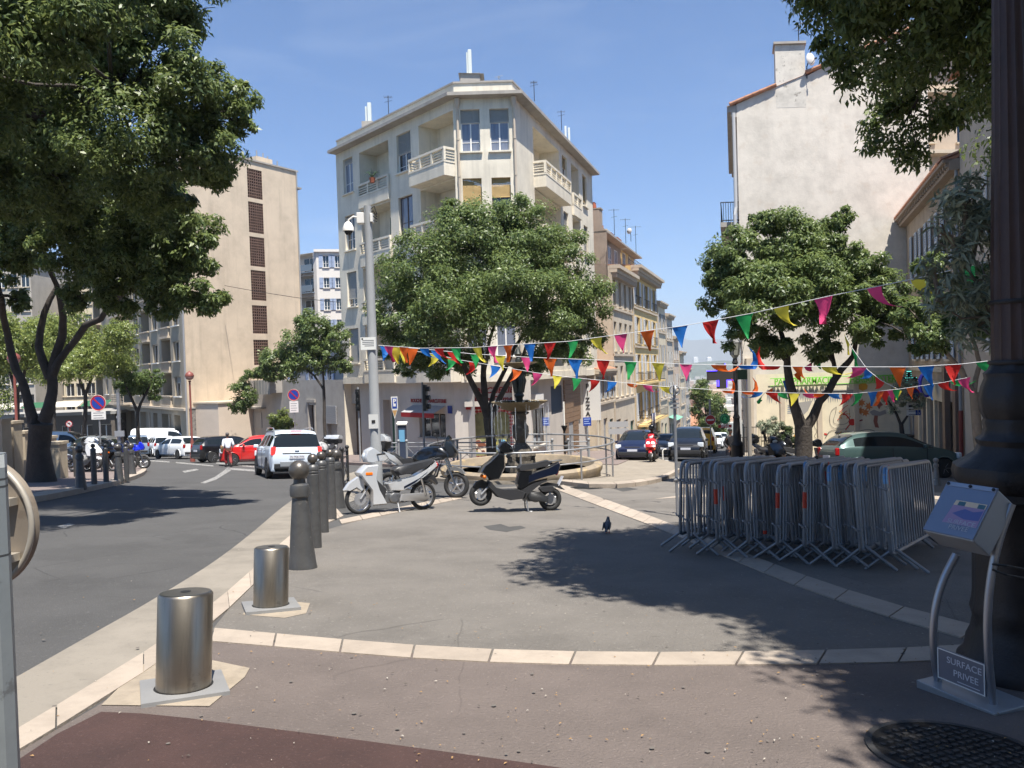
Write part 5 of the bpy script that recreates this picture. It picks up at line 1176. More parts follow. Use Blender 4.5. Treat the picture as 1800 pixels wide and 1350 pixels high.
tree('small slender street tree beside the grey house', g0, [(g0+Vector((0, 0, .3)), .12), (A_(570, 740, d), .10), (A_(569, 680, d), .09)], [[(A_(569, 685, d), .07), (A_(552, 660, d), .06), (A_(530, 640, d), .04)], [(A_(569, 680, d), .07), (A_(566, 640, d), .06), (A_(560, 600, d), .04)]],
     bpx([(548, 578, d, 34), (590, 590, d, 28), (520, 610, d, 34), (575, 625, d, 30), (480, 640, d, 30), (510, 645, d, 26), (605, 640, d, 18), (540, 560, d, 20), (470, 655, d, 18), (545, 625, d, 34)]), 26000, .17, L_HACK, seed=41)
def shrub(label, g_, blobs, n, size, leaf, seed, cat='shrub', name='shrub', asp=.4, droop=.2, pot=None, stems=5):
    t = thing(name, label, cat, tuple(g_)); m = wmb(t); rd = random.Random(seed)
    for b in blobs:
        for k in range(stems):
            e = Vector(b[:3])+Vector([rd.uniform(-.6, .6)*b[3] for _ in range(3)]); s0 = Vector(g_)+Vector((rd.uniform(-.1, .1), rd.uniform(-.1, .1), 0)); m.tube([s0, s0.lerp(e, .5)+Vector((0, 0, .1)), e], [.03, .02, .008], 5)
    m.build('stems', M_BARK, t); mesh_quads('foliage', leaves(blobs, n, size, asp, seed, .4, droop=droop), leaf, t); return t
g_ = gd(496, 49); shrub('round bright green bush behind the white car', g_, bpx([(496, 735, 49, 18), (488, 745, 49, 14), (505, 745, 49, 14)]), 5000, .16, L_LIGHT, 51)
g_ = at(430, 728, 60); shrub('loose oleander rising over the garden wall', g_, bpx([(425, 680, 60, 18), (432, 700, 60, 20), (420, 712, 60, 16), (436, 660, 60, 12)]), 6000, .18, L_OLEA, 52)
g_ = at(475, 672, 58); shrub('terrace plants spilling over the grey parapet', g_, bpx([(455, 655, 58, 12), (478, 660, 58, 11)]), 3000, .18, L_HACK, 53)
d = 105; g_ = gd(1246, d)
tree('dark leafy tree at the bottom of the street behind the no entry sign', g_, [(g_+Vector((0, 0, .3)), .2), (A_(1246, 750, d), .15)], [], bpx([(1232, 690, d, 18), (1248, 705, d, 24), (1262, 730, d, 20), (1245, 745, d, 22), (1225, 720, d, 12), (1262, 760, d, 16), (1236, 672, d, 10)]), 14000, .32, L_HACK2, seed=61)
# potted olive, planter shrubs, the near olive by the lamp post
d = 30; g_ = gd(1586, d); pz_ = at(1586, 764, d)
po = tree('gnarled small olive tree in a big dark pot by the mural', g_, [(pz_, .09), (A_(1584, 745, d), .08)], [[(A_(1584, 748, d), .06), (A_(1576, 728, d), .05), (A_(1562, 705, d), .03)], [(A_(1585, 746, d), .05), (A_(1597, 728, d), .04), (A_(1608, 700, d), .02)]],
     bpx([(1565, 700, d, 18), (1590, 695, d, 20), (1612, 705, d, 16), (1580, 680, d, 16), (1600, 678, d, 15), (1572, 722, d, 10)]), 8000, .09, L_OLIVE, M_BARK, seed=71, asp=.25)
m = wmb(po); q0 = gd(1586, d); hp = at(1586, 764, d).z-q0.z; m.lathe([(.22, 0), (.42, hp-.08), (.46, hp-.08), (.46, hp), (.38, hp), (.36, hp-.1)], 18, tuple(q0)); m.build('pot', flat('dark resin pot', (48, 46, 46), .6), po, smooth=40)
d = 33; g_ = gd(1360, d)
shrub('pale feathery oleander in the cafe planter', gd(1352, d), bpx([(1345, 748, d, 12), (1362, 745, d, 13), (1355, 760, d, 14)]), 6000, .10, L_OLIVE, 72, asp=.25)
shrub('dark glossy bush beside the pale oleander planter', gd(1382, d), bpx([(1380, 765, d, 15), (1372, 780, d, 15), (1392, 778, d, 13), (1384, 755, d, 9)]), 8000, .10, L_DARK, 73)
bx_ = [(3.35, 4.9), (3.9, 5.2)]
g_ = Vector((3.62, 4.75, gz(3.62, 4.75)))
tree('silvery olive tree right behind the cast iron lamp post', g_, [(g_+Vector((0, 0, .3)), .07), (Vector((3.62, 4.8, .5)), .06), (A_(1798, 690, 4.75), .05)],
     [[(A_(1798, 690, 4.75), .04), (A_(1775, 620, 4.75), .03), (A_(1745, 560, 4.75), .015), (A_(1700, 470, 4.75), .008)], [(A_(1798, 690, 4.75), .035), (A_(1810, 600, 4.8), .025), (A_(1780, 480, 4.8), .012)], [(A_(1745, 560, 4.75), .012), (A_(1690, 560, 4.75), .006), (A_(1650, 530, 4.7), .004)]],
     bpx([(1690, 345, 4.7, 46), (1730, 400, 4.8, 55), (1680, 430, 4.7, 40), (1735, 490, 4.8, 60), (1790, 380, 4.9, 55), (1790, 500, 5, 50), (1665, 520, 4.7, 34), (1720, 575, 4.8, 40), (1640, 470, 4.7, 22), (1790, 590, 5, 34), (1655, 400, 4.6, 16)]), 4200, .085, L_OLIVE, M_BARKL, seed=81, asp=.2, clump=.42, stems=4)
# ================================================================== street furniture
M_GALV = mat('galvanised steel', (.31, .315, .325), .5, metal=.6, noise=(6, .45), bump=(30, .1))
M_POSTG = mat('grey painted post', (.26, .27, .28), .5, noise=(3, .3), wear=(9, .5, (.12, .12, .12), .62))
M_BOLL = mat('dark grey cast iron bollard', (.105, .105, .105), .42, metal=.45, noise=(7, .5), wear=(16, .6, (.24, .22, .2), .63), bump=(22, .25))
M_BALL = mat('worn bollard ball', (.115, .105, .095), .34, metal=.5, noise=(7, .5), wear=(6, .7, (.26, .18, .12), .58))
M_STEEL = mat('brushed stainless steel', (.33, .295, .245), .38, metal=1, noise=(3, .25), streak=(26, .5), bump=(9, .12, .01), wear=(4, .55, (.14, .12, .10), .6))
M_CAST = mat('dark cast iron lamp', (.028, .026, .027), .5, metal=.35, noise=(5, .5), bump=(20, .5, .01))
M_MAROON = mat('rust red lamp paint', (.055, .028, .022), .5, noise=(5, .5), streak=(5, .5), bump=(20, .3))
def boll(kind, px, py, label, group, off=0.0, sc=1.0, m=None):
    p = gp(px, py, off); t = thing('bollard', label, 'bollard', tuple(p), random.uniform(0, 3), group)
    if kind == 'A':
        MB().lathe([(.155, -.05), (.158, .01), (.148, .06), (.132, .2), (.115, .42), (.098, .62), (.085, .78)], 24).build('post', m or M_BOLL, t, smooth=50)
        MB().lathe([(.085, .78), (.105, .80), (.108, .87), (.098, .915), (.066, .935), (.06, .985)], 24).build('collar', m or M_BOLL, t, smooth=35)
        MB().sphere((0, 0, 1.075), .112, 24, 14).build('ball', m or M_BALL, t, smooth=60)
    else:
        MB().lathe([(.078, -.05), (.078, .955), (.072, .96), (.072, .972), (.078, .977), (.078, .995), (.072, 1.0), (.072, 1.008), (.078, 1.012), (.078, 1.045), (.06, 1.075), (.03, 1.09), (.028, 1.105)], 22).build('post', m or M_BOLL, t, smooth=35)
        MB().sphere((0, 0, 1.155), .066, 20, 12).build('ball', m or M_BALL, t, smooth=60)
    t.scale = (sc,)*3; return t
G1 = 'grey bollards between the road and the square'
boll('A', 532, 999, 'dark cone bollard with a worn ball top, nearest of its row', G1)
boll('B', 555, 963, 'straight grey bollard right behind the cone bollard with the worn ball', G1)
boll('B', 569, 936, 'middle one of the three straight grey bollards in the row', G1)
boll('B', 584, 914, 'farthest of the three straight grey bollards in the row', G1)
boll('A', 594, 893, 'cone bollard farthest along the row, just left of the silver motorcycle', G1)
G2 = 'dark bollards on the left pavement kerb'
for k, (kd, x, y, s_) in enumerate((('A', 142, 858, 'black cone bollard nearest the big trunk on the left kerb'), ('B', 166, 852, 'slim straight bollard second from the trunk on the left kerb'), ('B', 187, 848, 'slim straight bollard left of the no parking pole base'),
        ('A', 209, 844, 'cone bollard right of the no parking pole on the left kerb'), ('B', 223, 842, 'thick straight black bollard near the corner of the left kerb'), ('A', 232, 834, 'last pale cone bollard at the corner of the left kerb'), ('B', 134, 838, 'grey straight bollard in front of the parked scooters, behind the kerb row'))):
    boll(kd, x, y, s_, G2, .12, .95)
G3 = 'pale bollards around the parked green car'
M_PB = mat('pale grey bollard', (.3, .29, .28), .5, metal=.3, noise=(7, .4))
boll('A', 1646, 853, 'short pale cone bollard beside the green car front wheel', G3, 0, .62, M_PB)
for x, d_, s_ in ((1627, 24, 'pale bollard top showing right behind the last crowd barrier'), (1549, 26, 'pale bollard in front of the green car door'), (1484, 26.5, 'pale bollard in front of the green car rear corner'), (1413, 26.5, 'pale bollard before the forked tree trunk, behind the barriers'), (1345, 27, 'pale bollard behind the barriers left of the forked tree'), (1662, 25, 'pale bollard beyond the nose of the green car')):
    q = gd(x, d_); r_ = proj(q); boll('A', r_[0], r_[1], s_, G3, 0, .62, M_PB)
# retractable steel bollards
def steelb(px, py, label, r_, h, a):
    p = gp(px, py, .008); t = thing('retractable_bollard', label, 'bollard', tuple(p), a, 'stainless retractable bollards', tilt=True)
    MB().lathe([(r_, -.02), (r_, h-.012), (r_-.01, h), (r_-.02, h+.001)], 48).build('cylinder', M_STEEL, t, smooth=40)
    m = MB(); m.lathe([(.0001, h), (.006, h+.004), (r_-.02, h+.0035), (r_-.012, h+.002)], 48); m.build('cap', mat('cap plate', (.16, .16, .15), .35, metal=.8, noise=(4, .4)), t)
    MB().lathe([(.03, h+.006), (.012, h+.007), (.0005, h+.007)], 12).build('lock', M_DARK, t)
    m = MB(); n = 40; ring_ = [(r_+.008)*1.0]; vs = [((r_+.01)*math.cos(k*2*math.pi/n), (r_+.01)*math.sin(k*2*math.pi/n), .022) for k in range(n)]
    S_ = r_+.075; sq = []
    for k in range(n):
        c, s_ = math.cos(k*2*math.pi/n), math.sin(k*2*math.pi/n); f = S_/max(abs(c), abs(s_)); sq.append((c*f, s_*f, .022))
    m.add(vs+sq+[(x, y, -.02) for x, y, z in sq], [(k, n+k, n+(k+1) % n, (k+1) % n) for k in range(n)]+[(n+k, 2*n+k, 2*n+(k+1) % n, n+(k+1) % n) for k in range(n)])
    m.build('base_plate', mat('grey base plate', (.20, .20, .20), .6, noise=(5, .3)), t)
    m = MB(); m.lathe([(r_+.011, .019), (r_+.001, -.03)], 40); m.build('slot', M_DARK, t); return t
steelb(323, 1212, 'near stainless steel bollard standing on the pink pavement', .148, .545, R(27)); steelb(476, 1067, 'farther stainless steel bollard beside the cone bollard', .142, .50, R(24))
structure('mortar_patch', MB().poly(drape([(178,1239),(250,1168),(300,1155),(372,1160),(439,1174),(430,1190),(368,1241)], .0125)), M_PATCH)
structure('mortar_patch', MB().poly(drape([(426,1080),(445,1062),(500,1056),(545,1060),(538,1078),(500,1086)], .0065)), M_PATCH)

# big cast iron lamp post, right foreground
d = 4.45; b = gd(1797, d); lp = thing('lamp_post', 'massive dark cast iron lamp post with ringed base in the right foreground', 'lamp post', tuple(b))
prof = [(1200, .385), (1188, .385), (1180, .345), (1160, .335), (1150, .30), (1125, .285), (1110, .262), (1090, .25), (1075, .262), (1060, .25), (1040, .245), (930, .24), (915, .25), (900, .262), (885, .27), (872, .30), (860, .29), (845, .335), (830, .342), (818, .335), (806, .27), (795, .225), (782, .205), (772, .215), (765, .185), (752, .172), (742, .18), (735, .172), (722, .19), (700, .198), (680, .185), (664, .165), (655, .17), (648, .145), (636, .13)]
P = [(r_, hz(1790, y, d)-b.z) for y, r_ in prof]; P[0] = (.385, -.1)
m = MB(); m.lathe(P, 40)
for v in range(len(m.v)):                       # acanthus-like flutes and panels
    x, y, z = m.v[v]; rr = math.hypot(x, y); a = math.atan2(y, x); k = 1+.035*math.cos(8*a)*(z > .35) ; m.v[v] = (x*k, y*k, z)
m.build('base', M_CAST, lp, smooth=38)
zt_ = P[-1][1]; m = MB(); pr = [(.125, zt_), (.118, zt_+.6), (.10, zt_+1.4), (.085, zt_+2.4), (.075, 4.6)]; m.lathe(pr, 32)
for v in range(len(m.v)):
    x, y, z = m.v[v]; a = math.atan2(y, x); k = 1+.045*math.cos(16*a); m.v[v] = (x*k, y*k, z)
m.build('shaft', M_MAROON, lp, smooth=60)
m = MB(); [m.torus((0, 0, z), r_, .014, 30, 6, 'Z') for z, r_ in ((zt_, .135), (zt_+.35, .125))]; m.build('ring', M_CAST, lp, smooth=60)
m = MB(); m.lathe([(.1, 4.6), (.2, 4.7), (.24, 5.2), (.1, 5.4), (.02, 5.5)], 16); m.build('lantern', flat('lantern glass', (200, 200, 190), .3), lp)

# information stand chained to it
bL, bR = gp(1655, 1212), gp(1752, 1246); c0 = (bL+bR)/2; dv = Vector((bR.x-bL.x, bR.y-bL.y, 0)); Wd = dv.length; az_ = math.atan2(dv.y, dv.x)
st = thing('display_stand', 'grey information stand with a sloping screen and two curved steel legs', 'display stand', (c0.x, c0.y, gz(c0.x, c0.y)), az_)
M_STG = mat('grey powder coat', (.30, .31, .32), .4, metal=.3, noise=(4, .2)); M_TUB = mat('satin steel tube', (.34, .36, .40), .32, metal=.8)
toz = lambda py, dd: hz(1700, py, dd)-st.location.z
h1, h2 = toz(985, 4.1), toz(890, 3.9)
for s_, hh in ((-1, h1), (1, h2)):
    x = s_*Wd/2; MB().tube(smoothpl([Vector(q_) for q_ in [(x, -.02, 0), (x-.016, -.04, hh*.3), (x-.016, -.03, hh*.55), (x, .02, hh*.8), (x+.035, .09, hh)]], 3), .0205, 16).build('leg', M_TUB, st, smooth=50)
MB().box((.01, .02, .02), (Wd+.14, .28, .045)).build('base_plate', M_STG, st, bevel=.004)
# sloping head
MH = Matrix.Translation((.05, -.02, toz(915, 4.0))) @ Matrix.Rotation(R(52), 4, 'X')
m = MB(MH); m.prism([(-.145, -.16), (.145, -.16), (.145, .15), (-.145, .15)], -.06, .09, 'Z'); m.build('housing', M_STG, st, bevel=.006)
m = MB(MH); m.box((0, .0, .097), (.29, .31, .006)); m.build('glass_cover', mat('bluish cover glass', (.14, .19, .28), .12, spec=.9), st)
m = MB(MH); m.box((0, .14, .102), (.285, .024, .004)); m.build('clamp_bar', M_TUB, st)
for x in (-.13, 0, .13): MB(MH).lathe([(.009, .104), (.009, .109), (.001, .11)], 10, (x, .14, 0)).build('screw', M_DARK, st)
m = MB(MH); m.poly([(-.04, .05, .1015), (.135, .05, .1015), (.135, -.09, .1015), (-.06, -.09, .1015)]); m.k = 1; m.poly([(-.04, .05, .1018), (.135, .05, .1018), (.135, .02, .1018), (-.045, .02, .1018)])
m.k = 2; m.poly([(-.03, -.03, .102), (.03, .005, .102), (.08, -.005, .102), (.13, .01, .102), (.13, -.05, .102), (.05, -.055, .102)]); m.k = 3; m.poly([(-.02, .045, .1022), (.02, .045, .1022), (.02, .02, .1022), (-.022, .02, .1022)]); m.poly([(.09, .045, .1022), (.13, .045, .1022), (.13, .02, .1022), (.09, .02, .1022)])
m.build('leaflet', [flat('leaflet lilac', (150, 128, 160)), flat('leaflet cream', (210, 190, 160)), flat('leaflet blue', (84, 96, 150)), flat('leaflet teal', (52, 98, 110))], st)
text_mesh('SURFACE', 'lettering', st, MH @ Matrix.Translation((.045, -.078, .1024)), .038, flat('letter grey', (175, 180, 190)), depth=.0004)
text_mesh('PRIVEE', 'lettering', st, MH @ Matrix.Translation((.045, -.11, .1024)), .038, MATS['letter grey'], depth=.0004)
zp = toz(1188, 4.0); m = MB(); m.box((.0, -.045, zp), (Wd-.045, .012, .17)); pl_ = m.build('name_plate', flat('plate grey', (112, 112, 120), .4), st, bevel=.003)
m = MB(); w2, y_ = (Wd-.045)/2, -.0525
for (a, b_, c, d_) in ((-w2, w2, .078, .084), (-w2, w2, -.084, -.078)): m.bb(a, b_, y_-.001, y_, zp+c, zp+d_)
m.bb(-w2, -w2+.006, y_-.001, y_, zp-.078, zp+.078); m.bb(w2-.006, w2, y_-.001, y_, zp-.078, zp+.078); m.build('plate_border', M_PVC, pl_)
MT = Matrix.Rotation(R(90), 4, 'X'); LW = flat('thin white letters', (205, 205, 210))
text_mesh('SURFACE', 'lettering', pl_, Matrix.Translation((.02, y_-.001, zp+.035)) @ MT, .05, LW, depth=.0005); text_mesh('PRIVEE', 'lettering', pl_, Matrix.Translation((.03, y_-.001, zp-.025)) @ MT, .05, LW, depth=.0005)
m = MB(); m.bb(-.02, .11, y_-.001, y_, zp-.066, zp-.062); m.build('underline', LW, pl_)
ch = thing('cable_tie', 'black cable tying the information stand to the lamp post', 'cable', tuple(at(1765, 995, 3.95)))
m = wmb(ch)
for k in (0, 16): m.tube([at(1745, 992+k*.6, 3.88), at(1768, 994+k, 3.9), at(1800, 1000+k, 4.1), at(1850, 1004+k, 4.25)], .006, 6)
m.build('loop', M_DARK, ch)

# sign post and back of a round sign, left edge
d = 2.2; g_ = gd(19, d); sp = thing('sign_post', 'grey galvanised sign post with stickers at the left edge', 'sign post', tuple(g_))
zt_ = hz(0, 797, d)-g_.z; ztop = zt_
m = MB(); m.lathe([(.0425, -.05), (.0425, zt_)], 8); m.build('post', mat('scuffed galvanised post', (.27, .30, .31), .5, metal=.4, noise=(6, .4), wear=(12, .6, (.12, .12, .12), .6)), sp)
m = MB(); m.lathe([(.055, -.02), (.05, .35), (.046, .36)], 8, (.03, 0, 0)); m.build('sleeve', mat('brown rust sleeve', (.06, .035, .028), .7, noise=(8, .5)), sp)
def onpost(z0_, z1_, m_, name='sticker'):
    q = MB(); q.lathe([(.0428, z0_), (.0428, z1_)], 8); q.build(name, m_, sp)
zz = lambda y: hz(0, y, d)-g_.z
onpost(zz(822), zz(799), flat('sticker white', (190, 195, 195)))
a8 = -math.pi/2+math.pi/8; 
lw = .038; fx = .0432*math.cos(math.pi/8)
mm = Matrix.Rotation(R(22.5), 4, 'Z') @ Matrix.Translation((.0, -.0425, 0)) @ Matrix.Rotation(R(90), 4, 'X')
q = MB(Matrix.Rotation(R(-.0), 4, 'Z')); zc = (zz(822)+zz(799))/2
q.poly([(-.030, -.0432, zc), (0, -.0432, zc+.017), (.030, -.0432, zc), (0, -.0432, zc-.017)]); q.build('emblem', M_DARK, sp)
text_mesh('ABA', 'lettering', sp, Matrix.Translation((.004, -.0436, zc)) @ MT, .021, flat('sticker letters', (225, 225, 225)), depth=.0003, bold=.0006)
q = MB(); z5 = zz(905); q.poly([(.004, -.0433, z5+.014), (.030, -.0433, z5+.014), (.030, -.0433, z5-.014), (.004, -.0433, z5-.014)]); q.build('sticker', flat('sticker blue white', (150, 180, 205)), sp)
for k in (-1, 1): MB().torus((.017+k*.006, -.0436, z5), .005, .0012, 12, 5, 'Y').build('sticker_ring', flat('sticker blue', (30, 80, 160)), sp)
for y in (842, 855, 975): onpost(zz(y)-.003, zz(y)+.003, flat('grime', (60, 62, 64)), 'band')
c_ = at(-50, 922, 2.42); rs = thing('road_sign', 'round road sign at the left edge seen from its bare beige back', 'road sign', tuple(c_), R(-8))
m = MB(); m.lathe([(.001, 0), (.205, 0), (.213, .012), (.216, .03)], 48, axis='Y'); m.lathe([(.001, .004), (.20, .004)], 48, axis='Y'); m.build('disc', mat('bare sign back', (.27, .225, .175), .5, metal=.3, noise=(4, .5), wear=(9, .5, (.16, .12, .09), .6)), rs, smooth=40)
m = MB(); m.torus((0, .0, 0), .212, .009, 48, 8, 'Y'); m.build('rim', mat('pale rim', (.36, .33, .28), .5, metal=.2), rs, smooth=60)
for z in (.075, -.10): MB().bb(-.15, .17, -.035, -.002, z-.012, z+.012).build('bracket', mat('bracket metal', (.4, .36, .3), .5, metal=.5), rs)

# CCTV mast
d = 17.2; g_ = gd(664, d); cm = thing('camera_mast', 'tall grey steel mast carrying a white dome camera', 'mast', tuple(g_))
H = hz(650, 362, d)-g_.z; MB().lathe([(.13, -.1), (.13, 1.2), (.118, 1.25), (.085, H)], 20).build('pole', mat('mast grey', (.30, .31, .315), .5, noise=(2, .25), streak=(6, .3)), cm, smooth=40)
z1 = hz(640, 384, d)-g_.z; m = MB(); m.bb(-.24, -.08, -.1, .1, z1-.12, z1+.12); m.bb(.06, .12, -.1, .1, z1-.1, z1+.1); m.build('junction_box', M_PVC, cm, bevel=.01)
m = MB(); m.tube([(-.2, 0, z1+.02), (-.33, 0, z1+.05), (-.43, 0, z1-.02), (-.45, 0, z1-.12)], .022, 8); arm = m.build('arm', M_PVC, cm, smooth=50)
m = MB(); m.lathe([(.02, z1-.05), (.08, z1-.1), (.125, z1-.2), (.13, z1-.27), (.11, z1-.28)], 18, (-.45, 0, 0)); m.build('camera_housing', M_PVC, cm, smooth=50)
m = MB(); m.sphere((-.45, 0, z1-.27), .095, 16, 10); m.build('camera_dome', flat('smoked dome', (20, 20, 24), .1), cm, smooth=60)
m = MB(); [m.tube([(0, 0, H-.12-i*.07), (.16-.03*i, -.05, H-.02-i*.1), (.2, 0, H-.2-i*.05)], .012, 5) for i in range(4)]; m.build('cables', M_DARK, cm)
zp = hz(653, 604, d)-g_.z; m = MB(); m.box((-.07, -.12, zp), (.34, .012, .28)); pq_ = m.build('notice_plate', flat('notice white', (215, 215, 210)), cm)
m = MB(); [m.bb(-.2+.05*(i == 3), .06, -.128, -.1265, zp+.06-i*.04, zp+.075-i*.04) for i in range(4)]; m.lathe([(.02, 0), (.0005, 0)], 10, (-.2, -.128, zp+.105), axis='Y'); m.build('notice_lines', flat('notice grey', (105, 105, 110)), pq_)
zp = hz(660, 740, d)-g_.z; m = MB(); m.add([(x, -.136-.01*math.sin(x*20), z) for z in (zp+.16, zp, zp-.16) for x in (-.12, 0, .1)], [(0,1,4,3),(1,2,5,4),(3,4,7,6),(4,5,8,7)]); pp_ = m.build('poster', flat('taped poster', (200, 200, 196)), cm)
m = MB(); m.bb(-.05, .03, -.143, -.141, zp-.04, zp+.03); m.build('poster_print', M_DARK, pp_)

# rust-red globe street lamps
for px, d, py, lab in ((339, 44, 662, 'rust red street lamp with a domed head before the beige gable'), (33, 31, 632, 'rust red street lamp half hidden behind the big trunk at the left')):
    g_ = gd(px, d); t = thing('street_lamp', lab, 'street lamp', tuple(g_), 0, 'rust red globe street lamps'); H = hz(px, py, d)-g_.z
    M_RL = mat('rust red post', (.21, .06, .045), .5, noise=(4, .3))
    MB().lathe([(.14, -.1), (.14, .5), (.1, .55), (.09, 1.2), (.055, 1.3), (.05, H-.3), (.09, H-.27), (.06, H-.22)], 14).build('pole', M_RL, t, smooth=40)
    MB().sphere((0, 0, H+.02), .235, 16, 10, (1, 1, .95)).build('globe', flat('milky brown globe', (170, 130, 118), .3), t, smooth=60)
    MB().lathe([(.245, H+.02), (.25, H+.05), (.2, H+.2), (.08, H+.28), (.03, H+.33), (.01, H+.36)], 16).build('hood', M_RL, t, smooth=60)

# road signs
M_SR = flat('sign red', (170, 28, 36), .35); M_SB = flat('sign blue', (28, 62, 150), .35); M_SW = flat('sign white', (212, 212, 210), .4)
def sign(label, px, pyc, d, r_, kind, off=0.0, plate=None, az=0, group=None, polem=None, extra=0.12, dd=None):
    g_ = gd(px, d, off); t = thing('road_sign', label, 'road sign', tuple(g_), az, group); z = hz(px, pyc, d)-g_.z
    MB().tube([(0, 0, -.1), (0, 0, z+r_+.02 if kind else z)], .032, 8).build('pole', polem or M_GALV, t, smooth=50)
    disc = lambda r0, y, z=z: MB().lathe([(.0005, y), (r0, y), (r0, y+.008)], 32, (0, 0, z), axis='Y')
    if kind == 'nopark':
        f = disc(r_, -.06).build('disc', M_SR, t); disc(r_*.8, -.064).build('blue_field', M_SB, f)
        MB(Matrix.Translation((0, -.068, z)) @ Matrix.Rotation(R(45), 4, 'Y')).box((0, 0, 0), (r_*1.62, .004, r_*.2)).build('red_bar', M_SR, f)
        MB().torus((0, -.06, z), r_, .012, 32, 6, 'Y').build('rim', flat('pink rim', (215, 160, 150)), f)
    if kind == 'noentry':
        f = disc(r_, -.06).build('disc', M_SR, t); MB().box((0, -.066, z), (r_*1.4, .006, r_*.34)).build('white_bar', M_SW, f); MB().torus((0, -.06, z), r_, .015, 32, 6, 'Y').build('rim', M_SW, f)
    if kind == 'noturn':
        f = disc(r_, -.06).build('disc', M_SR, t); disc(r_*.78, -.064).build('white_field', M_SW, f); MB(Matrix.Translation((0, -.068, z)) @ Matrix.Rotation(R(45), 4, 'Y')).box((0, 0, 0), (r_*1.6, .004, r_*.16)).build('red_bar', M_SR, f)
        m = MB(); m.torus((0, -.069, z), r_*.35, .02, 12, 6, 'Y', 0, math.pi); m.build('arrow', M_DARK, f)
    if plate:
        for (dz, w_, h_, lines) in plate:
            pl = MB().box((0, -.05, z+dz), (w_, .012, h_)).build('plate', M_SW, t)
            m = MB(); n = lines
            for i in range(n): m.bb(-w_*.36, w_*(.36-.1*(i % 2)), -.058, -.0565, z+dz+h_*(.28-.6*i/max(1, n-1))-.012, z+dz+h_*(.28-.6*i/max(1, n-1))+.012)
            m.build('plate_lines', flat('plate text grey', (90, 90, 100)), pl)
    return t, z
sign('no parking sign with a text plate on the left pavement in the shade', 179, 708, 29.6, .30, 'nopark', .12, [(-.48, .56, .32, 3)])
sign('no parking sign with a tall grey plate before the grey house', 521, 694, 40, .30, 'nopark', .1, [(-.62, .46, .60, 4)])
t, z = sign('no parking sign with tow-away and disabled bay plates by the pharmacy', 1607, 693, 30, .26, 'nopark', 0, [(-.45, .56, .24, 0), (-.72, .56, .22, 2)])
m = MB(); m.poly([(-.2, -.06, z-.5), (-.2, -.06, z-.42), (-.05, -.06, z-.42), (.0, -.06, z-.47), (.14, -.06, z-.39), (.22, -.06, z-.43), (.22, -.06, z-.5)]); m.build('tow_symbol', M_DARK, t)
m = MB(); m.box((.17, -.06, z-.72), (.2, .004, .2)); w_ = m.build('disabled_symbol', M_SB, t)
m = MB(); m.torus((.165, -.064, z-.745), .042, .009, 14, 5, 'Y', R(150), R(400)); m.tube([(.16, -.064, z-.66), (.16, -.064, z-.72), (.21, -.064, z-.73), (.225, -.064, z-.78)], .010, 5); m.sphere((.16, -.064, z-.645), .016, 8, 5); m.build('wheelchair', M_SW, w_)
sign('small no left turn sign among the cars far left', 125, 745, 50, .22, 'noturn', 0, polem=mat('rust red post', (.21, .06, .045), .5))
t, z = sign('no entry sign at the head of the side street', 1250, 738, 46, .30, 'noentry')
q = gd(1250, 46); m = MB(); m.tube([(0, 0, z), (0, 0, hz(1250, 702, 46)-q.z)], .06, 8); m.build('upper_tube', M_POSTG, t)
for px, pyc, d, w_, h_, lab in ((962, 741, 38, .34, .42, 'narrow blue street name sign on a pole right of the fountain'), (1034, 741, 41, .44, .46, 'wider blue street name sign before the wood cladding'),):
    g_ = gd(px, d); t = thing('street_name_sign', lab, 'street sign', tuple(g_)); z = hz(px, pyc, d)-g_.z
    MB().tube([(0, 0, -.1), (0, 0, z)], .03, 8).build('pole', M_POSTG, t)
    f = MB().box((0, -.05, z), (w_, .02, h_)).build('plate', M_SB, t, bevel=.01)
    m = MB(); [m.bb(-w_*.38, w_*.38-.08*(i % 2), -.064, -.0615, z+h_*(.3-.26*i)-.018, z+h_*(.3-.26*i)+.018) for i in range(3)]; m.build('lettering_lines', flat('pale blue text', (170, 190, 230)), f)
g_ = gd(1088, 47); t = thing('direction_sign', 'grey double direction sign seen from behind before the limestone house', 'road sign', tuple(g_)); z = hz(1088, 752, 47)-g_.z
MB().tube([(-.45, 0, 0), (-.45, 0, z+.4)], .04, 8).build('pole', M_POSTG, t); MB().tube([(.45, 0, 0), (.45, 0, z+.4)], .04, 8).build('pole', M_POSTG, t)
for k in (-1, 1): MB().bb(-.6, .62, -.06, -.03, z+k*.21-.18, z+k*.21+.18).build('panel', mat('grey sign back', (.36, .36, .36), .5), t)
# ring-topped slender pole behind the left end of the barriers
g_ = gd(1191, 13.2); t = thing('sign_pole', 'slim grey pole topped by an edge-on ring sign left of the crowd barriers', 'sign post', tuple(g_)); H = hz(1190, 684, 13.2)-g_.z
MB().tube([(0, 0, -.1), (0, 0, H)], .026, 10).build('pole', M_GALV, t, smooth=50)
m = MB(); m.torus((0, -.03, H-.02), .085, .014, 20, 6, 'X'); m.torus((0, -.03, H-.02), .085, .012, 20, 6, 'Y'); m.build('ring', M_GALV, t, smooth=60)
for k in (.16, .23, .30): MB().lathe([(.03, H-k), (.075, H-k-.005), (.075, H-k-.03), (.03, H-k-.035)], 14).build('clamp', M_GALV, t, smooth=40)
MB().tube([(-.04, 0, .62), (-.04, -.03, .64), (.04, -.03, .66), (.04, .02, .62)], .018, 6).build('strap', M_GALV, t)
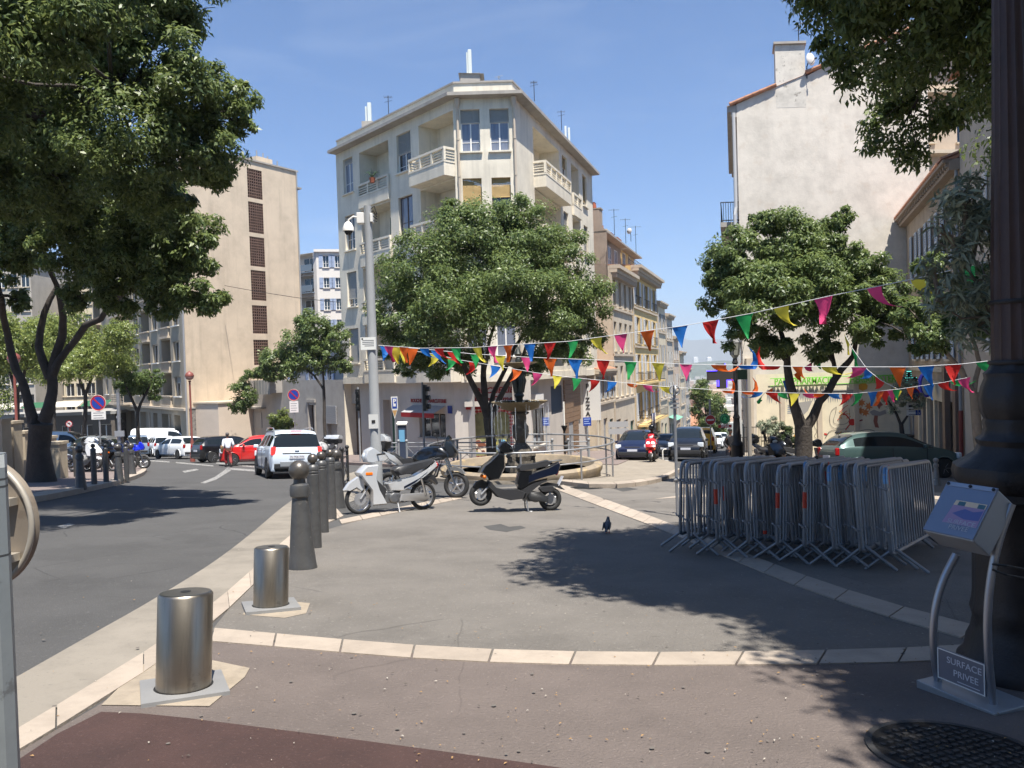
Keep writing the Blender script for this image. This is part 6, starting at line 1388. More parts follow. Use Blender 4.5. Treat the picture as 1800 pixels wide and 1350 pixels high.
# traffic lights
def traffic(label, px, py0, py1, d, lit, side=0, w_=.2, poleto=None):
    g_ = gd(px, d); t = thing('traffic_light', label, 'traffic light', tuple(g_), side); za, zb = hz(px, py0, d)-g_.z, hz(px, py1, d)-g_.z
    MB().tube([(0, .12, -.1), (0, .12, za+.1)], .045, 8).build('pole', M_POSTG, t)
    MB().box((0, 0, (za+zb)/2), (w_, .14, za-zb)).build('housing', flat('signal black', (14, 15, 15), .4), t, bevel=.02)
    hh = (za-zb)/3
    for k in range(3):
        z = za-hh*(k+.5); on = lit and k == 0
        MB().lathe([(.0005, -.078), (w_*.4, -.075)], 16, (0, 0, z), axis='Y').build('lens', mat('lit red lens', (.8, .05, .03), .3, emit=((1, .06, .03), 5)) if on else flat('dark lens', (30, 32, 32), .2), t)
        m = MB(); m.torus((0, -.16, z), w_*.42, .006, 12, 4, 'Y', 0, math.pi); m.lathe([(w_*.42, -.08), (w_*.43, -.2)], 14, (0, 0, z), axis='Y'); m.build('visor', MATS['signal black'], t)
    return t
traffic('traffic light showing red left of the camera mast', 633, 684, 722, 38, True)
traffic('black traffic light seen sideways before the butcher side window', 752, 676, 722, 31, False, R(75), .24)
traffic('dark traffic light at the bend on the left pavement', 213, 735, 768, 33, False, R(60), .25)
g_ = gd(213, 32.5); t = thing('bus_lane_post', 'thick pale post rising over the traffic light at the left bend', 'post', tuple(g_)); MB().tube([(0, 0, 0), (0, 0, hz(213, 690, 32.5)-g_.z)], .07, 10).build('tube', M_GALV, t, smooth=50)
z = hz(213, 762, 32.5)-g_.z; MB().box((.05, -.1, z), (.4, .06, .24)).build('back_plate', M_POSTG, t)
g_ = gd(994, 33); t = thing('signal_post', 'low pedestrian signal with a flared black cup on a grey tube', 'signal', tuple(g_)); 
z0, z1 = hz(994, 752, 33)-g_.z, hz(994, 706, 33)-g_.z
MB().tube([(0, 0, 0), (0, 0, z0)], .04, 8).build('pole', M_CAST, t); MB().tube([(0, 0, z0), (0, 0, z1)], .04, 8).build('upper_tube', M_PVC, t); MB().lathe([(.05, z0-.14), (.13, z0+.06), (.14, z0+.1)], 14).build('cup', M_DARK, t)
m = MB(); [m.sphere((.05, 0, hz(994, 778+i*9, 33)-g_.z), .09, 10, 6) for i in range(2)]; m.build('push_button', M_DARK, t)
# parking meter
g_ = gd(709, 35.5, .12); t = thing('parking_meter', 'dark blue parking ticket machine beside the camera mast', 'parking meter', tuple(g_))
H = hz(709, 742, 35.5)-g_.z; MB().bb(-.19, .19, -.15, .15, 0, H-.05).build('cabinet', flat('meter blue grey', (52, 62, 82), .5), t, bevel=.02); MB().add([(-.24, -.2, H-.06), (.24, -.2, H-.06), (.24, .2, H+.02), (-.24, .2, H+.02), (-.24, -.2, H-.12), (.24, -.2, H-.12), (.24, .2, H-.05), (-.24, .2, H-.05)], [(0,1,2,3),(4,5,6,7),(0,1,5,4),(1,2,6,5),(2,3,7,6),(3,0,4,7)]).build('roof', M_PVC, t)
MB().bb(-.13, .13, -.165, -.152, H-.9, H-.35).build('display', flat('meter display', (110, 165, 200), .3), t)
g_ = gd(697, 35, .12); t = thing('parking_sign', 'tall narrow blue and white parking sign with a pointed foot', 'sign', tuple(g_)); za, zb = hz(698, 697, 35)-g_.z, hz(698, 737, 35)-g_.z
MB().prism([(-.15, za), (.15, za), (.16, zb+.5), (.0, zb), (-.13, zb+.5)], -.03, .03).build('board', flat('parking board', (205, 205, 200)), t); MB().tube([(0, .04, 0), (0, .04, za)], .03, 6).build('pole', M_POSTG, t)
MB().bb(-.1, .12, -.036, -.031, zb+.5, za-.06).build('blue_field', M_SB, t)
text_mesh('P', 'lettering', t, Matrix.Translation((.01, -.04, za-.22)) @ MT, .3, M_SW, depth=.002, bold=.01); MB().box((.01, -.04, zb+.66), (.12, .004, .13)).build('white_symbol', M_SW, t)
m = MB(); m.poly([(-.1, -.034, zb+.42), (.12, -.034, zb+.42), (.01, -.034, zb+.1)]); m.build('orange_patch', flat('patch tan', (180, 140, 90)), t)

# second lamp post, pharmacy cross on its pole, shop signs of the side street
d = 25; g_ = gd(1297, d); t = thing('lamp_post', 'slender black cast iron lamp post in front of the side street corner', 'lamp post', tuple(g_))
zz = lambda y: hz(1295, y, d)-g_.z
MB().lathe([(.24, -.1), (.24, .35), (.2, .4), (.19, 1.0), (.22, 1.05), (.13, 1.2), (.1, 1.9), (.12, 1.95), (.075, 2.05), (.065, zz(640)), (.1, zz(638)), (.06, zz(630))], 16).build('column', M_CAST, t, smooth=38)
m = MB(); m.lathe([(.06, zz(630)), (.14, zz(624)), (.2, zz(602)), (.08, zz(594)), (.02, zz(588))], 6); m.build('lantern', flat('old lantern glass', (150, 150, 140), .2), t)
m = MB(); m.lathe([(.21, zz(602)), (.09, zz(593)), (.02, zz(586))], 6); [m.tube([(.14*math.cos(a), .14*math.sin(a), zz(624)), (.2*math.cos(a), .2*math.sin(a), zz(602))], .012, 4) for a in [k*math.pi/3 for k in range(6)]]; m.build('lantern_frame', M_IRON, t)
d = 30; g_ = gd(1319, d); t = thing('pharmacy_cross', 'large dark pharmacy cross with blue lit edges on a tall grey pole', 'shop sign', tuple(g_)); zz = lambda y: hz(1300, y, d)-g_.z; X = lambda x: (x-1318.5)/F_PX*d
MB().tube([(0, 0, -.1), (0, 0, zz(646))], .085, 12).build('pole', mat('beige grey pole', (.26, .24, .21), .6), t, smooth=50)
cs = [(X(1247), zz(651)), (X(1263), zz(651)), (X(1263), zz(638)), (X(1277), zz(638)), (X(1277), zz(651)), (X(1295), zz(651)), (X(1295), zz(667)), (X(1279), zz(667)), (X(1279), zz(682)), (X(1264), zz(682)), (X(1264), zz(667)), (X(1247), zz(667))]
MB().prism(cs, -.1, .1).build('cross', flat('unlit cross face', (58, 54, 52), .5), t)
m = MB(); m.bb(X(1247), X(1263), -.12, .12, zz(651), zz(649.5)); m.bb(X(1276.5), X(1278), -.12, .12, zz(651), zz(638)); m.bb(X(1279), X(1281), -.12, .12, zz(680), zz(667)); m.bb(X(1264), X(1266), -.12, .12, zz(678), zz(667)); m.bb(X(1281), X(1292), -.12, .12, zz(668.5), zz(667))
m.build('neon_edge', mat('blue neon', (.05, .03, .6), .3, emit=((.1, .06, 1), 1.6)), t); MB().bb(X(1295), X(1316), -.08, .08, zz(667), zz(650)).build('side_panel', flat('very dark green', (14, 28, 22), .3), t)
pz = FG.pt(6.6, .75, FG.uz(1594, 668)[1]); t = thing('pharmacy_cross', 'small black pharmacy cross with cyan dots beside the oval sign', 'shop sign', tuple(at(1597, 668, 33.5)))
m = MB(); m.bb(-.12, .12, -.05, .05, -.42, .42); m.bb(-.36, -.12, -.048, .048, -.14, .14); m.bb(.12, .36, -.048, .048, -.14, .14); c_ = m.build('cross', flat('cross black', (10, 14, 16), .3), t)
m = MB()
for i in range(9): z = -.38+i*.095; m.sphere((-.09, -.055, z), .018, 6, 4); m.sphere((.09, -.055, z), .018, 6, 4)
for i in range(5): m.sphere((-.32+i*.16, -.055, .1), .018, 6, 4); m.sphere((-.32+i*.16, -.055, -.1), .018, 6, 4)
for z in (.38, -.38): m.bb(-.1, .1, -.06, -.052, z-.02, z+.02)
m.build('led_dots', mat('cyan led', (.1, .7, .6), .4, emit=((.2, .9, .8), .5)), c_); m = MB(); m.tube([(0, .05, 0), (.9, .1, 0)], .02, 5); m.build('bracket', M_DARK, t)
t = thing('shop_sign', 'round green grocery sign over a small red panel at the side street', 'shop sign', tuple(at(1274, 736, 42)))
MB().lathe([(.0005, -.05), (.28, -.05), (.28, .05), (.0005, .05)], 28, axis='Y').build('disc', flat('grocer green', (20, 110, 70), .4), t); MB().torus((0, -.055, 0), .2, .018, 24, 6, 'Y').build('ring', flat('grocer light green', (60, 180, 110), .4), t)
m = MB(); m.poly([(-.02, -.056, .14), (.1, -.056, -.02), (.04, -.056, -.02), (.06, -.056, -.12), (-.1, -.056, -.12), (-.06, -.056, -.02), (-.12, -.056, -.02)]); m.build('fir_emblem', MATS['grocer light green'], t)
MB().bb(-.36, .36, -.05, .05, -.5, -.33).build('panel', flat('grocer red', (170, 30, 34), .4), t); text_mesh('SPAR', 'lettering', t, Matrix.Translation((0, -.053, -.415)) @ MT, .2, M_SW, depth=.002, bold=.004)
m = MB(); m.tube([(0, 0, .28), (0, 0, .4), (1.3, 0, .4)], .02, 5); m.build('bracket', M_DARK, t)

# cafe railing, hoop, railings on the pavements
def stake_fence(name, label, P0, P1, h, n, m_, cat='railing', x=False, r0=.018, rb=.009, group=None):
    c = (P0+P1)/2; t = thing(name, label, cat, tuple(c), 0, group); m = wmb(t); up = Vector((0, 0, h))
    m.tube([P0+up, P1+up], r0, 8); m.tube([P0+Vector((0, 0, .12)), P1+Vector((0, 0, .12))], r0*.8, 6); m.build('rail', m_, t)
    if x:
        m = wmb(t); k = n
        for i in range(k):
            a, b_ = P0.lerp(P1, i/k), P0.lerp(P1, (i+1)/k); m.tube([a+Vector((0, 0, .12)), b_+up*.82], rb, 5); m.tube([a+up*.82, b_+Vector((0, 0, .12))], rb, 5)
        m.tube([P0+up*.82, P1+up*.82], rb*1.2, 6); m.build('cross_brace', m_, t)
    else:
        m = wmb(t); [m.tube([P0.lerp(P1, i/n)+Vector((0, 0, .0)), P0.lerp(P1, i/n)+up], rb, 5) for i in range(n+1)]; m.build('bars', m_, t)
    for p in (P0, P1):
        m = wmb(t); m.tube([p-Vector((0, 0, .1)), p+up*1.04], r0*1.7, 8); m.sphere(p+up*1.09, r0*2.6, 10, 7); m.build('post', m_, t, smooth=60)
    return t
stake_fence('railing', 'black cafe railing left of the forked tree', gd(1303, 33)+Vector((0, 0, .3)), gd(1388, 33)+Vector((0, 0, .3)), .95, 26, M_IRON)
stake_fence('railing', 'taller black railing panel behind the cafe railing', gd(1308, 35)+Vector((0, 0, .5)), gd(1345, 35)+Vector((0, 0, .5)), 1.2, 14, M_IRON)
for a, b_, dd, s_ in ((670, 702, 34, 'cross-braced railing left of the ticket machine'), (716, 798, 34, 'cross-braced railing right of the ticket machine'), (805, 872, 33.5, 'cross-braced railing before the gingham shop window'), (880, 972, 33.5, 'cross-braced railing behind the fountain pedestal'), (1000, 1036, 34, 'short cross-braced railing below the street name signs')):
    stake_fence('railing', s_, gd(a, dd, .12), gd(b_, dd, .12), .98, max(1, round((b_-a)/30)), M_POSTG, x=True, r0=.028, rb=.012, group='cross-braced pavement railings')
stake_fence('railing', 'cross-braced railing end showing behind the farthest bollard of the row', gp(603, 862), gd(612, 24), 1.0, 1, M_IRON, x=True, r0=.026, rb=.014)
g_ = gd(1174, 39); t = thing('hoop_barrier', 'white tubular hoop between the dark cars down the street', 'barrier', tuple(g_)); m = MB(); m.tube([(-.25, 0, 0), (-.25, 0, .55), (-.18, 0, .63), (.18, 0, .63), (.25, 0, .55), (.25, 0, 0)], .035, 8); m.build('tube', M_PVC, t, smooth=50); MB().box((0, 0, .04), (.6, .1, .04)).build('foot', M_PVC, t)
for k, x in enumerate((347, 355, 363, 371, 379)):
    g_ = gd(x, 50-k*.8); t = thing('traffic_post', 'thin white post, number %s from the left at the foot of the stone wall' % ['one', 'two', 'three', 'four', 'five'][k], 'post', tuple(g_), 0, 'white posts along the stone wall')
    MB().tube([(0, 0, 0), (0, 0, 1.05)], .05, 10).build('tube', M_PVC, t, smooth=50); MB().sphere((0, 0, 1.07), .055, 10, 6).build('cap', M_PVC, t, smooth=60)
# stepped balustrade at the far left
bl = thing('balustrade', 'beige concrete stair balustrade with square pillars at the left edge', 'wall', tuple(gd(60, 26)))
M_BEI = mat('beige concrete', (.42, .35, .25), .85, noise=(2, .3), streak=(2, .3))
for (x0, y0, x1, y1, d) in ((-40, 742, 10, 800, 24), (8, 745, 30, 812, 25), (33, 762, 50, 822, 26), (74, 771, 92, 838, 27), (90, 781, 110, 842, 25)):
    a, b_ = at(x0, y0, d), at(x1, y0, d); z0_ = gz(a.x, d)-.1; m = wmb(bl); m.bb(a.x, b_.x, d-.2, d+.25, z0_, a.z); m.bb(a.x-.04, b_.x+.04, d-.24, d+.29, a.z+.002, a.z+.09); m.build('pillar', M_BEI, bl)
for (x0, y0, x1, y1, d) in ((-60, 765, 8, 775, 24.5), (26, 772, 36, 779, 25.5), (48, 786, 76, 795, 26.5)):
    for k in range(3): m = wmb(bl); m.tube([at(x0, y0+k*8, d), at(x1, y1+k*8, d)], .06, 6); m.build('rail', M_BEI, bl)
m = wmb(bl); a, b_ = at(-60, 800, 25.4), at(76, 812, 26.4); m.add([a, b_, Vector((b_.x, b_.y, gz(b_.x, b_.y)-.1)), Vector((a.x, a.y, gz(a.x, a.y)-.1))], [(0,1,2,3)]); m.build('plinth_wall', M_BEI, bl)

# fountain
d0 = 24.7; cx_ = at(916, 800, d0).x; fz = -1.61
ft = thing('fountain', 'old tiered stone fountain with a dripping bowl and a round basin', 'fountain', (cx_, d0, gz(cx_, d0)))
def FZ(y): return hz(916, y, d0)
fo = wmb(ft); zg = -3.0
fo.lathe([(2.55, zg), (2.55, fz-.32), (2.62, fz-.2), (2.62, fz-.08), (2.5, fz), (2.36, fz-.02), (2.3, fz-.14), (2.2, fz-.36), (1.9, fz-.42), (.3, fz-.42)], 72, (cx_, d0, 0)); fo.build('basin', mat('stained basin stone', (.26, .21, .15), .7, noise=(2, .6), wear=(2.5, .6, (.42, .31, .16), .54), streak=(3, .5), bump=(12, .4)), ft, smooth=38)
wa = wmb(ft); wa.lathe([(2.24, fz-.27), (.3, fz-.27)], 64, (cx_, d0, 0)); wa.build('water', mat('basin water', (.22, .18, .11), .12, bump=(6, .5, .03), spec=.5, noise=(2, .5)), ft)
M_MOSS = mat('mossy dark stone', (.10, .085, .065), .75, noise=(7, .7), bump=(16, 1.0, .03), wear=(9, .7, (.26, .22, .16), .58)); M_BRZ = mat('dark patinated iron', (.045, .05, .045), .45, metal=.5, noise=(8, .6), bump=(18, .6, .01))
px_ = lambda w: w/F_PX*d0
fo = wmb(ft); fo.lathe([(px_(26), fz-.45), (px_(25), FZ(815)), (px_(23), FZ(808)), (px_(25), FZ(800)), (px_(22), FZ(795))], 28, (cx_, d0, 0))
for i, v in enumerate(fo.v): k = 1+.10*math.sin(i*2.3)+.05*math.sin(i*5.1); fo.v[i] = (v[0]*k, v[1]*k, v[2])
fo.build('rockwork', M_MOSS, ft, smooth=30)
fo = wmb(ft); fo.lathe([(px_(19), FZ(797)), (px_(18), FZ(790)), (px_(12), FZ(782)), (px_(8), FZ(778)), (px_(10), FZ(772)), (px_(13), FZ(768)), (px_(14.5), FZ(758)), (px_(14), FZ(750)), (px_(10), FZ(744)), (px_(11), FZ(736)), (px_(10.5), FZ(730)), (px_(14), FZ(728)), (px_(16.5), FZ(726)), (px_(14), FZ(724)), (px_(9), FZ(722))], 28, (cx_, d0, 0))
for i, v in enumerate(fo.v): k = 1+.07*math.sin((i % 28)*math.pi*2*7/28); fo.v[i] = (v[0]*k, v[1]*k, v[2])
fo.build('pedestal', M_MOSS, ft, smooth=40)
fo = wmb(ft); fo.lathe([(px_(10), FZ(723)), (px_(22), FZ(721)), (px_(33), FZ(717)), (px_(36), FZ(713)), (px_(44), FZ(709)), (px_(49), FZ(706.5)), (px_(50), FZ(705)), (px_(48), FZ(705)), (px_(40), FZ(709)), (px_(4), FZ(711))], 48, (cx_, d0, 0)); bw = fo.build('large_bowl', mat('bowl stone', (.20, .155, .09), .6, noise=(5, .6), bump=(14, .5)), ft, smooth=40)
fo = wmb(ft); fo.lathe([(px_(45), FZ(706.5)), (.2, FZ(706.5))], 40, (cx_, d0, 0)); fo.build('bowl_water', MATS['basin water'], bw)
random.seed(9); fo = wmb(ft)
for i in range(90): a = random.uniform(0, 6.28); r_ = px_(50)+.01; fo.tube([(cx_+r_*math.cos(a), d0+r_*math.sin(a), FZ(706)-random.uniform(0, 1.6)), (cx_+r_*math.cos(a)*1.01, d0+r_*math.sin(a)*1.01, FZ(706)-random.uniform(0, 1.6))], .003, 3)
for i in range(60): a = random.uniform(0, 6.28); r_ = px_(50)*random.random(); fo.sphere((cx_+r_*math.cos(a), d0+r_*math.sin(a), FZ(706)+random.uniform(.01, .06)), .012, 5, 3)
fo.build('falling_water', mat('water drops', (.8, .85, .9), .1, alpha=.6), ft)
fo = wmb(ft); fo.lathe([(px_(7), FZ(711)), (px_(6), FZ(700)), (px_(9), FZ(695)), (px_(6), FZ(690)), (px_(5), FZ(684)), (px_(7), FZ(678))], 16, (cx_, d0, 0))
for k in range(4):
    a = k*math.pi/2+.5; c_, s_ = math.cos(a), math.sin(a); P_ = lambda r_, y: (cx_+px_(r_)*c_, d0+px_(r_)*s_, FZ(y))
    fo.tube([P_(6, 690), P_(7.5, 678), P_(9, 668), P_(7, 660), P_(8, 652)], [.07, .085, .10, .08, .05], 8); fo.sphere(P_(8.5, 650), .07, 8, 6); fo.tube([P_(8, 664), P_(13, 658), P_(12, 646)], [.035, .03, .02], 6)
fo.lathe([(px_(4), FZ(678)), (px_(5), FZ(660)), (px_(4), FZ(648))], 12, (cx_, d0, 0)); fo.build('figures', M_BRZ, ft, smooth=50)
fo = wmb(ft); fo.lathe([(px_(4), FZ(648)), (px_(14), FZ(644)), (px_(28), FZ(640)), (px_(34), FZ(637.5)), (px_(32), FZ(637)), (px_(20), FZ(640)), (px_(4), FZ(641))], 36, (cx_, d0, 0)); fo.build('small_bowl', MATS['bowl stone'], ft, smooth=40)
fo = wmb(ft); fo.lathe([(px_(4), FZ(640)), (px_(6), FZ(632)), (px_(3), FZ(628)), (px_(7), FZ(622)), (px_(4), FZ(616)), (px_(1), FZ(608))], 14, (cx_, d0, 0)); fo.build('finial', M_BRZ, ft, smooth=50)
fr = thing('railing', 'thin circular steel railing enclosing the fountain basin', 'railing', (cx_, d0, gz(cx_, d0)))
m = wmb(fr); m.torus((cx_, d0, -.96), 3.0, .03, 72, 8, 'Z'); m.build('top_rail', M_GALV, fr, smooth=60); m = wmb(fr); m.torus((cx_, d0, -1.36), 3.0, .022, 72, 8, 'Z'); m.build('lower_rail', M_GALV, fr, smooth=60)
for k in range(10):
    a = k*math.pi/5+.3; x, y = cx_+3.0*math.cos(a), d0+3.0*math.sin(a); m = wmb(fr); m.tube([(x, y, gz(x, y)-.05), (x, y, -.96)], .028, 8); m.build('post', M_GALV, fr, smooth=60)
slab('fountain_terrace', [(1050,858),(1120,853),(1165,844),(1190,829),(1188,818),(1150,807),(1090,801),(900,799),(780,806),(745,826),(765,846),(860,852),(985,850)], .10, M_TERR)
strip('kerb', [(985,848),(1050,856),(1120,851),(1165,842),(1190,828)], [(983,852),(1050,861),(1122,856),(1170,846),(1196,829)], 0, M_STONE, .8, h=.115)

# covers, litter
def cover(px, py, r_, label):
    p = gp(px, py, .012); t = thing('manhole_cover', label, 'manhole cover', tuple(p), .4, tilt=True)
    MB().lathe([(r_, -.01), (r_, .006), (r_-.03, .006), (r_-.03, .003)], 48).build('frame', mat('cover iron', (.05, .048, .047), .6, metal=.4, noise=(12, .5), bump=(50, .8, .01)), t)
    m = MB(); m.lathe([(r_-.03, .003), (.001, .003)], 48)
    for i in range(-7, 8):
        for j in range(-7, 8):
            x, y = i*r_/8, j*r_/8
            if x*x+y*y < (r_-.06)**2: m.box((x+.01*(j % 2), y, .006), (r_*.075, r_*.05, .006), (i+j) % 2*1.57)
    m.build('lid', MATS['cover iron'], t)
cover(1680, 1322, .37, 'round patterned manhole cover at the bottom right corner'); cover(1032, 857, .45, 'dark round manhole cover at the edge of the fountain terrace')
random.seed(77); lt = MB()
for i in range(520):
    px, py = (random.uniform(380, 1800), 860+490*random.random()**.8) if i % 3 else (random.uniform(40, 1750), random.uniform(900, 1340))
    p = gp(px, py, .02); s_ = random.uniform(.004, .013); a = random.uniform(0, 6.3); lt.k = random.choice([0, 0, 1, 2]); lt.add([(p.x+s_*math.cos(a), p.y+s_*math.sin(a), p.z), (p.x-s_*.4*math.sin(a), p.y+s_*.4*math.cos(a), p.z+.004), (p.x-s_*math.cos(a), p.y-s_*math.sin(a), p.z), (p.x+s_*.4*math.sin(a), p.y-s_*.4*math.cos(a), p.z+.003)], [(0,1,2,3)])
for i in range(90):                            # trodden gum and oil drips
    px, py = random.uniform(60, 1780), 850+500*random.random()
    p = gp(px, py, .0175); s_ = random.uniform(.006, .017); lt.k = 3; lt.add([(p.x+s_*random.uniform(.7, 1)*math.cos(k*.9), p.y+s_*random.uniform(.7, 1)*math.sin(k*.9), gz(p.x, p.y)+.0175) for k in range(7)], [tuple(range(7))])
lo_ = lt.build('litter', [flat('dry leaf', (150, 120, 80), .9), flat('paper scrap', (165, 158, 148), .9), flat('dark crumb', (84, 78, 72), .9), flat('old gum', (96, 90, 84), .9)]); tag(lo_, kind='stuff')
ob = thing('overhead_cable', 'thin cable strung from the beige gable to the corner block', 'cable', tuple(at(400, 503, 62))); m = wmb(ob)
m.tube([at(395, 502, 64), at(450, 512, 60), at(520, 523, 56), at(598, 532, 51.4)], .02, 5); m.build('wire', M_DARK, ob)

# crowd control barriers
proto = thing('crowd_barrier', 'x', 'barrier', (0, 0, 0), 0, 'stack of crowd control barriers')
BL, BH = 2.3, 1.08
def rr(x0, x1, z0, z1, r_):
    P = []
    for cx_b, cz, a0 in ((x1-r_, z1-r_, 0), (x0+r_, z1-r_, 90), (x0+r_, z0+r_*.3, 180), (x1-r_, z0+r_*.3, 270)):
        for k in range(5):
            a = R(a0+k*22.5); rz_ = r_ if a0 < 180 else r_*.3; P.append((cx_b+r_*math.cos(a), 0, cz+rz_*math.sin(a)))
    return P
MB().tube(rr(0, BL, .20, BH, .12), .0215, 10, closed=True).build('frame', M_GALV, proto, smooth=60)
m = MB()
for i in range(1, 19): x = BL*i/19; m.tube([(x, 0, .20), (x, 0, BH)], .0105, 6, cap=False)
m.build('bars', M_GALV, proto, smooth=60)
for x in (.16, BL-.16):
    m = MB(); m.tube([(x, -.30, .012), (x, -.06, .2), (x, 0, .24), (x, .06, .2), (x, .30, .012)], .0165, 8); m.build('foot', M_GALV, proto, smooth=50)
for z in (.42, .86): m = MB(); m.tube([(.0, 0, z), (-.05, 0, z), (-.055, .03, z+.02), (-.03, .05, z+.03)], .009, 6); m.bb(-.02, .02, -.028, .028, z-.014, z+.014); m.build('hook', M_GALV, proto)
for z in (.40, .84): MB().torus((BL+.03, 0, z), .03, .008, 12, 6, 'Z').build('eye', M_GALV, proto, smooth=60)
M_ORST = flat('orange reflector', (190, 52, 30), .4)
import copy as _c
def refl(t, z, h=.17, m_=None): MB().lathe([(.0235, z), (.0235, z+h)], 12).build('reflector', m_ or M_ORST, t, smooth=60)
random.seed(4)
# near-end posts run from (1190,..) left to (1372,..) right; far ends fan out to the right
near = [(1197+371*k/22+random.uniform(-3, 3), 968+34*k/22+(8 if k % 3 == 1 else -3 if k % 3 == 2 else 0), 0) for k in range(23)]
nm = ['first', 'second', 'third', 'fourth', 'fifth', 'sixth', 'seventh', 'eighth', 'ninth', 'tenth', 'eleventh', 'twelfth', 'thirteenth', 'fourteenth', 'fifteenth', 'sixteenth', 'seventeenth', 'eighteenth', 'nineteenth', 'twentieth', 'twenty-first', 'twenty-second', 'twenty-third']
M_TIP = mat('bluish galvanised steel', (.16, .30, .48), .4, metal=.6, noise=(8, .6))
for k, (px, py, az) in enumerate(near):
    az = 57-k*.25+random.uniform(-2.5, 2.5)
    p = gp(px, py); lab = ('grey steel crowd barrier, %s from the left of the stack' % nm[k]) if k < 22 else 'front right crowd barrier of the stack, all its bars in view'
    if k == 0: lab = 'leftmost steel crowd barrier of the stack, beside the slim ring pole'
    o = proto if k == 0 else dup(proto, tuple(p), lab)
    n_ = Vector((SX, SY, 1)).normalized(); f = Vector((math.cos(R(az)), math.sin(R(az)), 0)); f = (f-n_*f.dot(n_)).normalized(); s_ = n_.cross(f)
    tilt_ = Matrix.Rotation(random.uniform(-.07, .05), 4, 'X'); M_ = Matrix((f, s_, n_)).transposed().to_4x4() @ tilt_
    o.location = p; o.rotation_euler = M_.to_euler(); o.scale = (random.uniform(.97, 1.02), 1, random.uniform(.985, 1.02)); o['label'] = lab
for k, o in enumerate([x for x in bpy.data.objects if x.get('group') == 'stack of crowd control barriers']):
    if k in (4, 5, 10, 13): refl(o, .62)
    if k == 9: refl(o, .28, .04)
    if k in (14, 16, 17, 20, 22): MB().tube([(.0, 0, .92), (.002, 0, .98), (.03, 0, 1.05), (.06, 0, 1.07)], .0235, 10).build('blue_paint_mark', M_TIP, o, smooth=60)
    if k in (15, 21): m = MB(); m.add([(.05, -.022, 1.0), (.09, -.03, 1.0), (.085, -.03, .86), (.055, -.035, .84), (.2, -.03, 1.1), (.26, -.03, 1.1), (.25, -.035, .9), (.22, -.03, .86)], [(0,1,2,3),(4,5,6,7)]); m.build('tape_scrap', flat('red white tape', (200, 80, 76), .6), o)
if True:                                        # a stray sheet of cardboard inside the stack
    p = gp(1238, 930, .02); t = thing('cardboard', 'pale scrap of card lying under the left end of the barriers', 'cardboard', tuple(p), .3, tilt=True)
    MB().add([(-.25, -.1, .0), (.25, -.12, .02), (.27, .12, .03), (-.22, .1, .01)], [(0,1,2,3)]).build('sheet', flat('card pale', (190, 190, 188), .9), t)

# ------------------------------------------------------------------ bunting
FC_ = dict(b=(.01, .16, .55), r=(.62, .02, .015), g=(.02, .36, .09), y=(.72, .62, .06), p=(.72, .06, .22), o=(.80, .14, .015))
M_FL = {k: cloth_mat('bunting '+n_, FC_[k]) for k, n_ in dict(b='blue', r='red', g='green', y='yellow', p='pink', o='orange').items()}
M_CORD = flat('white cord', (205, 205, 205), .7)
def bunting(label, pts, flags):
    """pts: cord (px,py,d); flags: (px, colour, width m, twist, lift)"""
    W3 = [at(*p) for p in pts]; t = thing('bunting', label, 'bunting', tuple(W3[0]), 0, 'bunting strings across the square'); m = wmb(t)
    m.tube(W3, .006, 5); m.build('cord', M_CORD, t); rd = random.Random(len(flags))
    xs_ = [p[0] for p in pts]
    def onc(px):
        for i in range(len(pts)-1):
            if xs_[i] <= px <= xs_[i+1]: k = (px-xs_[i])/(xs_[i+1]-xs_[i]); da, db = pts[i][2], pts[i+1][2]; return at(px, pts[i][1]+(pts[i+1][1]-pts[i][1])*k, da+(db-da)*k), (W3[i+1]-W3[i]).normalized()
        return W3[-1], (W3[-1]-W3[-2]).normalized()
    for (px, c, w_, tw, lift) in flags:
        p, dr_ = onc(px); a = p-dr_*w_/2; b_ = p+dr_*w_/2; H = w_*1.28; m = wmb(t); n = 6; vs = []; fs = []
        r1, r2, r3 = rd.uniform(-.15, .15), rd.uniform(-.35, .35), rd.uniform(.6, 2.2); out = Vector((-dr_.y, dr_.x, 0)).normalized()
        for i in range(n+1):
            v = i/n; wv = 1-v
            down = Vector((0, 0, -1))*math.cos(lift*v)+(dr_*math.copysign(1, tw or 1)*.8+out*.4)*math.sin(abs(lift)*v)
            c0 = p+down*H*v+dr_*(tw+r1)*v*v*w_*.7+out*r2*v*v*w_
            for j in range(4):
                u_ = j/3-.5; q = c0+dr_*w_*wv*u_+out*(.05*w_*math.sin(3*v+j*1.7+px)*3.0*r3*v+.10*w_*math.cos(u_*5+px)*v*(1-v)*3)
                vs.append(q)
        for i in range(n):
            for j in range(3): fs.append((i*4+j, i*4+j+1, (i+1)*4+j+1, (i+1)*4+j))
        m.add(vs, fs); o = m.build('flag', M_FL[c], t); o.data.shade_smooth()
    return t
rd = random.Random(2)
def fl(lst, w0): return [(x, c, w_ if w_ else w0, tw, l) for (x, c, w_, tw, l) in lst]
